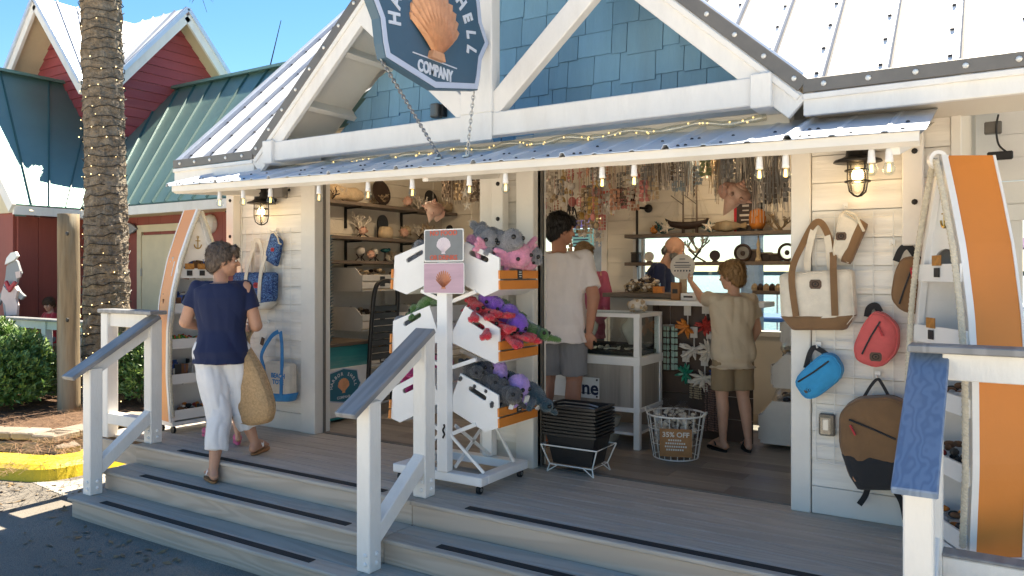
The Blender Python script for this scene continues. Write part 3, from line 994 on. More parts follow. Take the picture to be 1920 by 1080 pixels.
# rake of the main roof at the left end, soffit to the wall
# --- gable truss
KX = XC + .085
TY0, TY1 = -0.60, -0.512
part('truss_beam', MB().span((XC - 1.90, TY0, 2.265), (XC + 1.88, TY1, 2.415), .006), M['white'])
for sgn in (-1, 1):
 part('beam_end_block', MB().span((XC + sgn * 1.905 - .055, TY0 - .03, 2.245), (XC + sgn * 1.905 + .055, -0.1, 2.425), .006), M['white'])
part('king_post', MB().span((KX - .125, TY0 - .012, 2.417), (KX + .125, TY1 - .0, 4.0), .006), M['white'])
part('king_post_foot', MB().span((KX - .125, TY0 - .012, 2.24), (KX + .125, TY0 - .002, 2.4165), .004), M['white'])
for sgn in (-1, 1):
 part('truss_brace', MB().bar((KX + sgn * .1, (TY0 + TY1) / 2 + .002, 2.44), (KX + sgn * 1.06, (TY0 + TY1) / 2 + .002, 3.29), .075, .135, (-sgn * .66, 0, .75), .005), M['white'])
# --- shingled gable wall, every visible shingle a piece
part('gable_wall', MB().prism([(-2.05, 2.26), (2.05, 2.26), (0, 4.22)], (XC, 0.02, 0), (1, 0, 0), (0, 0, 1), -0.05), M['soffit'])
def shingle(x0, x1, z0, z1):
 """one tapered shake clipped to the gable triangle"""
 def zmax(x): return 2.27 + (2.02 - abs(x - XC)) * 0.95
 za, zb = min(z1, zmax(x0)), min(z1, zmax(x1))
 if za <= z0 + .004 and zb <= z0 + .004: return None
 xs_ = [x0, x1]
 if za < z0: x0 = XC - 2.02 + (z0 - 2.27) / 0.95 if x0 < XC else x0; za = max(za, z0 + .001)
 if zb < z0: x1 = XC + 2.02 - (z0 - 2.27) / 0.95 if x1 > XC else x1; zb = max(zb, z0 + .001)
 if x1 - x0 < .01: return None
 f0, f1 = -0.028 - rnd.uniform(0, .004), -0.010
 y = 0.0
 def yy(z): return f0 + (f1 - f0) * min(1, (z - z0) / max(.02, (z1 - z0)))
 vs = [(x0, yy(z0), z0), (x1, yy(z0), z0), (x1, yy(zb), zb), (x0, yy(za), za), (x0, .0, z0), (x1, .0, z0), (x1, .0, zb), (x0, .0, za)]
 return MB().mesh(vs, [(0, 1, 2, 3), (7, 6, 5, 4), (0, 4, 5, 1), (1, 5, 6, 2), (2, 6, 7, 3), (3, 7, 4, 0)])
rest = MB()
row = 0; z = 2.262
rowh = 0.185
while z < 4.1:
 x = XC - 2.1 + rnd.uniform(0, .1)
 while x < XC + 2.1:
  w = rnd.choice((.11, .15, .19, .2, .25))
  zz0 = z + rnd.choice((0, 0, .022, .03)) if row else z
  s = shingle(x + .0025, x + w - .0025, zz0, z + rowh + .05)
  if s:
   if z < 3.1: part('shingle', s, M['shingle'])
   else: rest.mesh(s.v, s.f)
  x += w
 z += rowh; row += 1
rest.build('shingles_above', M['shingle'], shop, kind='stuff')
# reflective light rope tucked under the beam
o = MB()
pts = [V((XC - 1.95 + i * .06, -0.46 + .012 * math.sin(i * 1.7), 2.222 + .012 * math.sin(i * .9) - .004 * i / 60)) for i in range(int(3.9 / .06))]
o.tube(pts, [.017 + .005 * math.sin(i * 2.3) for i in range(len(pts))], 8)
lr = o.build('light_rope', glass_mat('clear_rope_light', (.95, .93, .85), .12, .5), None, True, loc=(XC, -.46, 2.22))
tag(lr, 'clear rope light tucked along the truss beam above the awning', 'rope light')
o = MB()
for i in range(60):
 p = pts[rnd.randrange(len(pts))] + V((rnd.uniform(-.03, .03), -.012, rnd.uniform(-.012, .01)))
 o.ell(p, .006, 6, 4)
part_ = o.build('light_beads', glow_mat('bead_glow', (1, .72, .3), .45), lr, kind='stuff')
# conduit / gap trim between beam and awning
part('awning_ledger', MB().span((XC - 2.0, -.40, 2.16), (XC + 2.0, -.30, 2.265), .004), M['soffit'])
# floodlight box on the shingles
fl = thing('floodlight', 'small grey floodlight box mounted on the blue shingles', 'light', PY(818, 222, -.03))
c = PY(818, 208, -.07)
MB().box(c, (.075, .07, .105), None, .008).build('housing', M['trimgrey'], fl)
MB().box(c + V((-.012, -.038, .004)), (.05, .008, .08), None, .002).build('lens', M['glass'], fl)
MB().box(c + V((.055, .02, 0)), (.03, .05, .09), None, .004).build('bracket', M['iron'], fl)

# --- interior shell of the shop
BY = 2.95
part('floor_core', MB().span((-6.0, .112, -.02), (-.19, BY + .1, -.012)), M['floor'])
k = 0
y = .113
while y < BY:
 x = -5.95 + (-.6 if k % 2 else -.2) - rnd.uniform(0, .3)
 while x < -.25:
  L = 1.2
  a, b = max(x, -5.95), min(x + L, -.22)
  if b - a > .05:
   part('floor_plank', MB().span((a + .0012, y + .0012, -.0115), (b - .0012, min(y + .178, BY) - .0012, .0), .001), M['floor'])
  x += L
 y += .18; k += 1
# back wall with door and window openings
DX0, DX1, DZ = -4.62, -3.69, 2.0
WX0, WX1, WZ0, WZ1 = -3.27, -.62, .82, 1.775
for lo, hi in (((-6.0, BY, 0), (DX0, BY + .1, 2.9)), ((DX0, BY, DZ), (DX1, BY + .1, 2.9)), ((DX1, BY, 0), (WX0, BY + .1, 2.9)),
    ((WX0, BY, 0), (WX1, BY + .1, WZ0)), ((WX0, BY, WZ1), (WX1, BY + .1, 2.9)), ((WX1, BY, 0), (-.19, BY + .1, 2.9))):
 sheath(lo, hi, 'back_wall')
plank_wall(DX1 + .07, WX0 - .05, BY, 0, 2.9, M['woodship'], h=.15, th=.012, name='shiplap_board')
plank_wall(WX0 - .05, -.3, BY, WZ1 + .05, 2.9, M['woodship'], h=.15, th=.012, name='shiplap_board')
plank_wall(-5.9, DX0 - .07, BY, 0, 2.9, M['woodship'], h=.15, th=.012, name='shiplap_board')
sheath((-6.0, .125, 0), (-5.9, BY, 2.9), 'side_wall'); sheath((-.3, .125, 0), (-.19, BY, 2.9), 'side_wall')
plank_wall(.125, BY, -5.9, 0, 2.6, M['woodship'], h=.15, face=1, axis='y', th=.012, name='shiplap_board')
for (a, b, z0, z1) in ((DX0 - .07, DX0, 0, DZ + .07), (DX1, DX1 + .07, 0, DZ + .07)):
 part('door_casing', MB().span((a, BY - .03, z0), (b, BY + .02, z1), .004), M['cream'])
part('door_casing', MB().span((DX0, BY - .03, DZ), (DX1, BY + .02, DZ + .07), .004), M['cream'])
wn_ = MB()
for (a, b, z0, z1) in ((WX0 - .05, WX0, WZ0 - .05, WZ1 + .05), (WX1, WX1 + .05, WZ0 - .05, WZ1 + .05), (WX0, WX1, WZ1, WZ1 + .05), (WX0, WX1, WZ0 - .05, WZ0), (WX0 + .045, WX0 + .075, WZ0, WZ1)):
 wn_.span((a, BY - .028, z0), (b, BY + .02, z1), .003)
wf = part('window', wn_, M['white'])
MB().span((WX0, BY + .05, WZ0), (WX1, BY + .055, WZ1)).build('pane', M['pane'], wf)
# ceiling with dark beams (hung with stock)
part('ceiling_panel', MB().span((-5.9, .13, 2.62), (-.3, BY, 2.64)), M['woodship'])
# ================================================================ HANGING SIGN (square to the shop front)
M['signblue'] = mat('sign_slate_blue', (0.05, 0.11, 0.17), 0.5, 0.08, 5, 0.1, 40)
M['signwhite'] = mat('sign_pale_rim', (0.52, 0.58, 0.72), 0.45, 0.05, 5, 0.05)
M['signletter'] = mat('sign_letters', (0.66, 0.70, 0.78), 0.45, 0.04, 5, 0.05)
M['shellorange'] = mat('sign_shell_orange', (0.66, 0.33, 0.18), 0.55, 0.18, 14, 0.2, 50)
SX, SK_ = -2.80, .944           # plaque scale
SYC, SZC = -1.174, 2.848
def badge(w, h, k=1.0):
 """outline of the plaque: pointed sides, chamfered shoulders, shallow V top and bottom"""
 half = [(0, -h), (w * .78, -h * .80), (w * .82, -h * .62), (w * .86, -h * .30), (w, 0)]
 right = half + [(x, -y) for x, y in half[-2::-1]]
 return right + [(-x, y) for x, y in right[-2:0:-1]]
def scallop(mb, o, u, v, w, size, ribs=11, depth=.014, mi=0):
 """a ribbed fan shell standing on its hinge, each rib a raised wedge"""
 o, u, v, w = V(o), V(u), V(v), V(w)
 base = o - v * size * .52
 a0, a1 = R(-52), R(52)
 for i in range(ribs):
  t0 = a0 + (a1 - a0) * i / ribs; t1 = a0 + (a1 - a0) * (i + 1) / ribs; tm = (t0 + t1) / 2
  def L(t): return size * (1.05 - .33 * abs(t / a1) ** 2.2)
  k = 5
  vs = []
  for j in range(k):
   f = .06 + .94 * j / (k - 1)
   for t, hh in ((t0, .35), (tm, 1.0), (t1, .35)):
    r = L(t if t != tm else tm) * f * (1.0 if t != tm else 1.035 if j == k - 1 else 1)
    vs.append(base + (u * math.sin(t) + v * math.cos(t)) * r + w * depth * hh * (math.sin(math.pi * min(1, f * .9 + .1)) * .7 + .35))
  fs = []
  for j in range(k - 1):
   fs += [(j * 3, j * 3 + 1, j * 3 + 4, j * 3 + 3), (j * 3 + 1, j * 3 + 2, j * 3 + 5, j * 3 + 4)]
  b = len(vs)
  vs += [p - w * depth * 1.2 for p in (vs[(k - 1) * 3], vs[(k - 1) * 3 + 1], vs[(k - 1) * 3 + 2])]
  fs += [((k - 1) * 3 + 1, (k - 1) * 3, b, b + 1), ((k - 1) * 3 + 2, (k - 1) * 3 + 1, b + 1, b + 2)]
  mb.mesh(vs, [f[::-1] for f in fs], mi)
 mb.prism([(-size * .17, -size * .55), (size * .17, -size * .55), (size * .13, -size * .43), (-size * .13, -size * .43)], o - w * 0.001, u, v, depth * .8, mi)
 return mb
sign = thing('shop_sign', 'slate blue shop sign with orange scallop hanging at the gable', 'sign', (SX, SYC, 2.5))
Uy, Uz, Wx = V((0, 1, 0)), V((0, 0, 1)), V((1, 0, 0))
MB().prism(badge(.585 * SK_, .425 * SK_), (SX - .03, SYC, SZC), Uy, Uz, .06).build('board', M['signblue'], sign, bevel=.004)
for sx_, nm in ((1, .0305), (-1, -.0305)):
 o_, i_ = badge(.575 * SK_, .415 * SK_), badge(.535 * SK_, .378 * SK_)
 n = len(o_); mb = MB()
 off = V((SX + nm, SYC, SZC)); tk = V((.004 * sx_, 0, 0))
 vs = [off + Uy * a + Uz * b + tk for a, b in o_] + [off + Uy * a + Uz * b + tk for a, b in i_] + [off + Uy * a + Uz * b for a, b in i_] + [off + Uy * a + Uz * b for a, b in o_]
 fs = []
 for i in range(n):
  j = (i + 1) % n
  f = [(i, j, n + j, n + i), (n + i, n + j, 2 * n + j, 2 * n + i), (3 * n + i, 3 * n + j, j, i)]
  fs += f if sx_ > 0 else [q[::-1] for q in f]
 mb.mesh(vs, fs); mb.build('rim', M['signwhite'], sign)
for sx_ in (1, -1):
 u = Uy * sx_; ox = SX + sx_ * .031
 mb = MB()
 word = 'HARBOR SHELL'
 rad = .318; cz = SZC - .05
 for i, chh in enumerate(word):
  a = R(97 - 194 * i / (len(word) - 1))
  if chh == ' ': continue
  p = V((ox, SYC, cz)) + u * (-math.sin(a) * rad * 1.12) + Uz * math.cos(a) * rad
  tu = u * math.cos(a) + Uz * math.sin(a); tv = -u * math.sin(a) + Uz * math.cos(a)
  mb.text(chh, p, tu * .8, tv, .13, .012, .004)
 mb.text('COMPANY', (ox, SYC, SZC - .297), u * .72, Uz, .092, .012, .003)
 mb.span(V((ox - .003, SYC - .205, SZC - .238)), V((ox + .004, SYC + .205, SZC - .232)))
 mb.build('lettering', M['signletter'], sign)
 mb = MB()
 scallop(mb, (ox, SYC - .01 * sx_, SZC - .03), u, Uz, Wx * sx_, .375, 13, .045)
 mb.build('scallop_emblem', M['shellorange'], sign)
def chain(p0, p1, name, parent, mt, link=.034, r=.0042, sag=0.0):
 """interlocking oval links"""
 p0, p1 = V(p0), V(p1); d = p1 - p0; n = max(2, int(d.length / (link * .72)))
 mb = MB(); u = d.normalized(); a = u.orthogonal().normalized(); b = u.cross(a)
 for i in range(n):
  c = p0 + d * ((i + .5) / n) - V((0, 0, sag * math.sin(math.pi * (i + .5) / n)))
  w = a if i % 2 else b
  ring = [c + u * math.cos(t) * link * .5 + w * math.sin(t) * link * .27 for t in [2 * math.pi * k / 8 for k in range(8)]]
  mb.tube(ring, r, 5, closed=True)
 return mb.build(name, mt, parent)
pL0 = V((SX, SYC - .43, SZC - .325)); pR0 = V((SX, SYC + .43, SZC - .325))
aL = PY(824, 296, -.74); aR = PY(876, 292, -.74)
aL.z = awz(aL.x, aL.y) + .02; aR.z = awz(aR.x, aR.y) + .02
chain(pL0, aL, 'chain', sign, M['steel']); chain(pR0, aR, 'chain', sign, M['steel'])
m = MB()
for p in (aL, aR):
 m.box(p - V((0, 0, .012)), (.05, .04, .012)); m.tube([p + V((math.cos(t) * .014, 0, math.sin(t) * .014)) for t in [2 * math.pi * k / 8 for k in range(8)]], .004, 5, closed=True)
m.build('eye_plate', M['steel'], sign)
for s in (-.4, .4):
 MB().tube([(SX, SYC + s, SZC + .3), (SX, SYC + s, 3.95)], .012, 6).build('hanger', M['iron'], sign)
part('sign_outrigger', MB().span((SX - .05, -1.9, 3.95), (SX + .05, -.62, 4.06), .005), M['white'])

# ================================================================ NEIGHBOURING RED BUILDING
M['redwall'] = mat('red_board_wall', (0.28, 0.072, 0.055), 0.7, 0.1, 4, 0.3, 40, stretch=(1, 1, .15), dirt=(0.13, 0.04, 0.03), dirt_amt=.3)
M['redsiding'] = mat('red_lap_siding', (0.31, 0.055, 0.06), 0.65, 0.14, 6, 0.35, 40, stretch=(1, .15, 1), rand=.06, dirt=(0.45, 0.3, 0.3), dirt_amt=.12)
M['tealroof'] = mat('teal_metal_roof', (0.16, 0.28, 0.26), 0.45, 0.06, 2, 0.05, 3, metal=.55, dirt=(0.2, .33, .3), dirt_amt=.3)
M['tealseam'] = mat('dark_teal_seam', (.03, .10, .10), .5, .1, 3, 0)
M['butter'] = mat('butter_cream_paint', (0.62, 0.53, 0.36), 0.6, 0.07, 4, 0.15, 40)
nb = thing('red_building', 'red neighbouring building with teal metal roof and twin gabled tower', 'building', (-12, 3.0, GZ))
def npart(name, mb, mt, **k): return mb.build(name, mt, nb, **k)
NE, NEZ = 2.0, 2.42                         # eave line of the wing parallel to the shop
NXV = -12.36                                # valley foot
npitch = 1.11
NR = 4.2
NRZ = NEZ + (NR - NE) * npitch
def ribbed(name, P, n, mt, parent, rib=.03, thick=.03, w=.012, ends=(0, 1)):
 """roof plane P=[eave a, eave b, ridge b, ridge a] as n panels, each with a standing seam"""
 e0, e1, r1, r0 = [V(p) for p in P]
 nrm = (e1 - e0).cross(r0 - e0).normalized()
 if nrm.z < 0: nrm = -nrm
 for i in range(n):
  f0, f1 = i / n, (i + 1) / n
  a, b, c, d = e0.lerp(e1, f0), e0.lerp(e1, f1), r0.lerp(r1, f1), r0.lerp(r1, f0)
  dn = -nrm * thick
  mb = MB().mesh([a, b, c, d, a + dn, b + dn, c + dn, d + dn], [(0, 1, 2, 3), (7, 6, 5, 4), (0, 4, 5, 1), (1, 5, 6, 2), (2, 6, 7, 3), (3, 7, 4, 0)])
  mb.build(name, mt, parent)
  side = (e1 - e0).normalized() * w
  MB().mesh([a - side, a + nrm * rib - side * .6, a + nrm * rib + side * .6, a + side, d - side, d + nrm * rib - side * .6, d + nrm * rib + side * .6, d + side], [(0, 1, 5, 4), (1, 2, 6, 5), (2, 3, 7, 6), (0, 3, 2, 1), (4, 5, 6, 7)]).build('roof_seam', M['tealseam'] if mt is M['tealroof'] else M['seam'], parent)
# wing A (ridge along x, front slope faces the street), right of the valley
xa_e, xb_e = NXV, -8.6
XA_R = NXV - (NR - NE)                       # valley top x
ribbed('roof_panel', [(xa_e, NE, NEZ), (xb_e, NE, NEZ), (xb_e, NR, NRZ), (XA_R, NR, NRZ)], 12, M['tealroof'], nb)
npart('roof_ridge', MB().bar((XA_R, NR, NRZ + .02), (xb_e, NR, NRZ + .02), .2, .05), M['tealroof'])
npart('roof_back', MB().mesh([(XA_R, NR, NRZ), (xb_e, NR, NRZ), (xb_e, 7.0, NEZ), (XA_R, 7.0, NEZ)], [(0, 1, 2, 3)]), M['tealroof'])
# wing B (ridge along y, slope faces the shop), left of the valley
yB = 0.98
ribbed('roof_panel', [(NXV, NE, NEZ), (NXV, yB, NEZ), (XA_R, yB, NRZ), (XA_R, NR, NRZ)], 4, M['tealroof'], nb)
npart('roof_back', MB().mesh([(XA_R, yB, NRZ), (XA_R, 9, NRZ), (XA_R - 2.3, 9, NEZ), (XA_R - 2.3, yB, NEZ)], [(0, 1, 2, 3)]), M['tealroof'])
npart('roof_ridge', MB().bar((XA_R, yB - .02, NRZ + .02), (XA_R, NR, NRZ + .02), .2, .05), M['tealroof'])
for k in ((-1), ):
 npart('rake_board', MB().bar((NXV + .02, yB - .02, NEZ - .07), (XA_R, yB - .02, NRZ - .07), .05, .16), M['white'])
 npart('rake_board', MB().bar((XA_R, yB - .02, NRZ - .07), (XA_R - 2.3, yB - .02, NEZ - .07), .05, .16), M['white'])
npart('valley_flashing', MB().bar((NXV, NE, NEZ + .01), (XA_R, NR, NRZ + .01), .16, .012), M['tealroof'])
npart('eave_board', MB().span((NXV, NE - .03, NEZ - .16), (xb_e, NE + .02, NEZ - .03)), M['white'])
npart('eave_board', MB().span((NXV - .02, yB, NEZ - .16), (NXV + .03, NE - .03, NEZ - .03)), M['white'])
npart('eave_soffit', MB().span((NXV - .5, NE + .02, NEZ - .14), (xb_e, NE + .55, NEZ - .12)), M['butter'])
# walls: red boards with cream frieze; recessed under the eaves
wy = NE + .5
FZ = PY(300, 401, wy).z
for i in range(14):
 x0 = NXV - .5 + i * .3
 if x0 > xb_e - .1: break
 npart('wall_board', MB().span((x0 + .003, wy, GZ), (min(x0 + .297, xb_e - .1), wy + .05, FZ - .004)), M['redwall'])
npart('frieze', MB().span((NXV - .5, wy - .012, FZ), (xb_e - .1, wy + .06, NEZ - .14)), M['butter'])
npart('wall_core', MB().span((NXV - .5, wy + .055, GZ), (xb_e - .1, 6.5, NEZ - .15)), M['redwall'])
wx = NXV - .5
for i in range(6):
 y0 = yB + .3 + i * .3
 if y0 > wy: break
 npart('wall_board', MB().span((wx - .05, y0 + .003, GZ), (wx, min(wy, y0 + .297), NEZ - .15)), M['redwall'])
npart('wall_core', MB().span((wx - 3.5, yB + .28, GZ), (wx - .055, wy + .06, NEZ - .15)), M['redwall'])
npart('gable_wall', MB().prism([(-2.25, 0), (2.25, 0), (0, 2.42)], (XA_R, yB + .26, NEZ - .1), (1, 0, 0), (0, 0, 1), .05), M['butter'])
npart('wall_front', MB().span((XA_R - 2.2, yB + .25, GZ), (wx - .051, yB + .279, NEZ - .1)), M['redwall'])
# door
dp = PY(300, 500, wy - .01)
dr = npart('door', MB().span((dp.x - .45, wy - .035, GZ + .2), (dp.x + .75, wy - .002, PY(300, 440, wy).z), .008), M['butter'])
dz = PY(300, 434, wy).z
npart('door_casing', MB().span((dp.x - .56, wy - .045, GZ + .2), (dp.x - .452, wy - .001, dz + .11)).span((dp.x - .45, wy - .045, dz + .0), (dp.x + .8, wy - .001, dz + .11)), M['butter'])
m = MB()
for zz in (.3, 1.4):
 m.box((dp.x - .44, wy - .046, zz), (.03, .012, .12))
m.build('hinge', M['steel'], dr)
npart('drainpipe', MB().tube([PY(70, 398, NE - .06), PY(72, 450, NE + .4), PY(74, 640, NE + .4)], .035, 8), M['white'])
mp_ = PY(200, 540, wy - .06)
el = npart('meter_box', MB().box(mp_ + V((-.1, 0, 0)), (.5, .12, .95), None, .012), M['white'])
MB().lathe([(.13, 0), (.13, .05), (.10, .06), (.10, .03)], mp_ + V((.02, -.065, .28)), 14, Matrix.Rotation(R(90), 3, 'X')).build('meter_dial', M['steel'], el)
c = PY(8, 437, wy - .45)
npart('speaker_box', MB().box(c, (.28, .2, .95), None, .02), M['black'])
c = PY(395, 420, wy - .02)
npart('wall_lamp', MB().ell(c, (.13, .12, .14), 14, 10), M['white'])
c = PY(437, 380, wy - .03)
npart('wreath', MB().tube([c + V((math.cos(t) * .17, 0, math.sin(t) * .19)) for t in [2 * math.pi * k / 20 for k in range(20)]], .03, 6, closed=True), M['iron'])
# tower with two crossing gables
TX, TYC, TZ = XA_R, NR, 6.25
hwid, TE = 1.45, 4.62
tp = (TZ - TE) / hwid
npart('tower_core', MB().span((TX - 1.35, TYC - 1.35, 2.4), (TX + 1.35, TYC + 1.35, TE)), M['redsiding'])
def tower_gable(ax):
 """one gable: siding boards, rakes, soffit and ribbed slopes; ax 'y' faces the street, 'x' faces the shop"""
 def T(a, b, z):       # a across the gable, b out of the tower
  return V((TX + a, TYC - b, z)) if ax == 'y' else V((TX + b, TYC + a, z))
 outb = 1.84 if ax == 'y' else 1.72
 z = 2.5
 while z < TZ - .15:
  h = .17
  hw = 1.34 if z < TE else max(.03, (TZ - .12 - z) / tp)
  hw2 = 1.34 if z + h < TE else max(.01, (TZ - .12 - z - h) / tp)
  b0, b1 = 1.352, 1.385
  vs = [T(-hw, b1, z), T(hw, b1, z), T(hw2, b1 - .02, z + h - .004), T(-hw2, b1 - .02, z + h - .004), T(-hw, b0, z), T(hw, b0, z), T(hw2, b0, z + h - .004), T(-hw2, b0, z + h - .004)]
  fs = [(0, 1, 2, 3), (7, 6, 5, 4), (0, 4, 5, 1), (1, 5, 6, 2), (2, 6, 7, 3), (3, 7, 4, 0)]
  npart('tower_siding', MB().mesh(vs, fs), M['redsiding'])
  z += h
 for sg in (-1, 1):
  ap, ft = T(0, outb, TZ), T(sg * hwid * 1.06, outb, TZ - hwid * 1.06 * tp)
  api, fti = T(0, 0, TZ), T(sg * hwid * 1.06, 0, TZ - hwid * 1.06 * tp)
  up = V((0, 0, .09))
  ribbed('tower_roof_panel', [ft + up, T(sg * hwid * 1.06, hwid * 1.0, TZ - hwid * 1.06 * tp) + up, api + up, ap + up], 5, M['roof'], nb, .03, .02)
  d = V((0, 0, -.07))
  nn = T(0, 1, 0) - T(0, 0, 0)
  npart('tower_rake', MB().bar(ap + d, ft + d, .05, .17, nn.cross(ft - ap)), M['white'])
  npart('tower_rake_cap', MB().bar(ap + V((0, 0, .07)) + nn * .01, ft + V((0, 0, .07)) + nn * .01, .1, .07, nn.cross(ft - ap)), M['awning'])
  sb = [ap + V((0, 0, -.1)), ft + V((0, 0, -.1)), T(sg * hwid * 1.06, 1.3, TZ - hwid * 1.06 * tp - .1), T(0, 1.3, TZ - .1)]
  npart('tower_soffit', MB().mesh(sb, [(0, 1, 2, 3)]), M['butter'])
for ax in ('y', 'x'):
 tower_gable(ax)
npart('tower_roof_back', MB().mesh([(TX, TYC, TZ + .1), (TX, TYC + 1.8, TZ + .1), (TX - 1.5, TYC + 1.8, TE), (TX - 1.5, TYC, TE)], [(0, 1, 2, 3)]), M['roof'])
# antenna
an = PY(505, 130, NR); at_ = PY(527, 38, NR)
tag(MB().tube([an - V((0, 0, .5)), an, at_], [.014, .012, .006], 6).build('antenna', M['iron'], None, loc=an - V((0, 0, .5))), 'thin leaning antenna rod on the teal roof ridge', 'antenna')
# fish board on red wall and dolphin cut-out
M['dolph'] = mat('grey_cutout_paint', (0.26, 0.27, 0.29), 0.6, 0.08, 5, 0.1)
M['pinkdot'] = mat('pale_pink_cutout', (0.66, 0.50, 0.47), 0.6, 0.1, 5, 0.1)
M['red'] = mat('red_cloth', (0.45, 0.02, 0.03), 0.75, 0.15, 8, 0.25, 40, sheen=.2)
def board_from_px(pts, y): return [(PY(a, b, y).x, PY(a, b, y).z) for a, b in pts]
yD = 1.0
dl = thing('dolphin_cutout', 'painted dolphin cutout in white cap and pink shirt by red wall', 'cutout sign', PY(30, 640, yD))
MB().prism(board_from_px([(16, 500), (28, 484), (36, 490), (41, 506), (43, 512), (36, 524), (34, 535), (42, 548), (50, 555), (43, 562), (35, 556), (36, 600), (28, 640), (16, 640), (12, 590), (8, 560), (0, 575), (-4, 566), (10, 540), (14, 520)], yD), (0, yD, 0), (1, 0, 0), (0, 0, 1), .03).build('body', M['dolph'], dl)
MB().prism(board_from_px([(10, 536), (20, 548), (30, 536), (37, 545), (33, 560), (37, 572), (35, 590), (16, 592), (14, 572), (5, 560)], yD - .03), (0, yD - .031, 0), (1, 0, 0), (0, 0, 1), .03).build('shirt', M['pinkdot'], dl)
MB().prism(board_from_px([(13, 496), (16, 484), (24, 474), (33, 472), (37, 480), (30, 488), (22, 492)], yD - .03), (0, yD - .031, 0), (1, 0, 0), (0, 0, 1), .03).build('cap', M['white2'], dl)
MB().prism(board_from_px([(11, 530), (19, 548), (32, 530), (29, 527), (20, 538), (14, 526)], yD - .07), (0, yD - .065, 0), (1, 0, 0), (0, 0, 1), .03).build('collar', M['red'], dl)
MB().prism(board_from_px([(31, 510), (41, 508), (40, 520), (33, 522)], yD - .05), (0, yD - .05, 0), (1, 0, 0), (0, 0, 1), .02).build('mouth', M['pinkdot'], dl)
MB().tube([PY(26, 640, yD + .03), PY(26, 640, yD + .03) - V((0, 0, .7))], .03, 6).build('stake', M['iron'], dl)
fs_ = [(243, 418), (252, 422), (259, 429), (251, 436), (243, 440)]
fb = MB().prism(board_from_px(fs_, wy - .05), (0, wy - .05, 0), (1, 0, 0), (0, 0, 1), .03).prism(board_from_px([(236, 414), (244, 424), (244, 434), (236, 444)], wy - .05), (0, wy - .051, 0), (1, 0, 0), (0, 0, 1), .03)
tag(fb.build('fish_cutout', M['dolph'], None, loc=PY(245, 430, wy - .05)), 'small grey fish board on the red wall behind palm', 'cutout sign')

# neighbour's white railing with grey cap, red dressed sitter appears later
nr = thing('terrace_railing', 'low white terrace railing with grey cap behind the hedge', 'railing', PY(30, 640, .9))
yq = .75
a, b = PY(-40, 590, yq), PY(185, 590, yq)
MB().span((a.x, yq - .09, a.z - .03), (b.x, yq + .09, a.z), .004).build('rail_cap', M['cap'], nr)
MB().span((a.x, yq - .03, a.z - .14), (b.x, yq + .03, a.z - .032)).build('rail', M['white'], nr)
MB().span((a.x, yq - .05, a.z - .78), (b.x, yq + .05, a.z - .62)).build('bottom_rail', M['white'], nr)
for px in (-10, 30, 88, 150):
 p = PY(px, 600, yq)
 MB().span((p.x - .055, yq - .05, GZ), (p.x + .055, yq + .05, a.z - .031), .005).build('post', M['white'], nr)
tr_ = MB().span((-16, yq + .15, GZ + .004), (-9.6, 2.4, -.02))
struct(tr_.build('terrace', M['concrete']))

# ================================================================ POST, PALM, HEDGE
M['oldwood'] = mat('weathered_pile_wood', (0.24, 0.175, 0.105), 0.9, 0.55, 9, 1.0, 30, stretch=(1, 1, .09), dirt=(0.27, 0.29, 0.24), dirt_amt=.8)
wp = thing('wooden_post', 'weathered round wooden post standing in the straw bed', 'post', (-9.0, 0.02, -.2))
rings = []
for i in range(13):
 z = -.3 + 2.36 * i / 12
 rr = .118 - .006 * i / 12
 rings.append([V((-9.0 + .006 * math.sin(i) + math.cos(t) * rr * (1 + .03 * noise.noise(V((math.cos(t) * 2, math.sin(t) * 2, z * .6)))), .02 + math.sin(t) * rr, z)) for t in [2 * math.pi * k / 22 for k in range(22)]])
MB().loft(rings).build('timber', M['oldwood'], wp, True)
m = MB()
for px, py in ((127, 438), (127, 600)):
 p = PY(px, py, -.095)
 m.lathe([(.026, 0), (.024, .012), (.008, .016)], p, 10, Matrix.Rotation(R(90), 3, 'X'))
m.build('bolt', M['iron'], wp)
M['palmbark'] = mat('palm_trunk_bark', (0.20, 0.155, 0.11), 0.95, 0.6, 14, 1.0, 30, stretch=(1, 1, 1.5), dirt=(0.36, 0.31, 0.24), dirt_amt=.65, bdist=.03)
palm = thing('palm_tree', 'rough palm trunk wound with tiny string lights, left of the shop', 'tree', (-9.4, .7, -.25))
def palm_axis(z):
 t = (z + .3) / 7.7
 return V((-9.42 - .42 * t + .30 * math.sin(t * 2.3) * .25, .7 + .05 * math.sin(t * 3), z))
PT = 7.4
rings = []
NK, NJ = 230, 56
for i in range(NK):
 z = -.3 + PT * i / (NK - 1)
 c = palm_axis(z)
 base = .275 - .05 * min(1, max(0, (z + .3) / 3.0)) + .02 * max(0, z - 4.5)
 ring = []
 for k in range(NJ):
  t = 2 * math.pi * k / NJ
  q = V((math.cos(t) * 2.2, math.sin(t) * 2.2, z * 4.2))
  # ring scars sagging round the trunk, split boots between them
  ph = z / .12 + 1.3 * noise.noise(V((math.cos(t) * .9, math.sin(t) * .9, z * 1.1)))
  saw = (ph % 1.0)
  rr = base * (1 + .02 * (saw ** 1.5 - .5)) + .026 * noise.noise(q * 1.4) + .02 * noise.noise(V((q.x * 3, q.y * 3, q.z * 2))) + .017 * abs(noise.noise(q * 6)) + .008 * noise.noise(q * 14)
  ring.append(V((c.x + math.cos(t) * rr, c.y + math.sin(t) * rr, z + .01 * noise.noise(q * 3))))
 rings.append(ring)
MB().loft(rings).build('trunk', M['palmbark'], palm, False)
M['frond'] = mat('palm_frond_green', (0.065, 0.10, 0.03), 0.55, 0.25, 6, 0.1)
top = palm_axis(PT - .35)
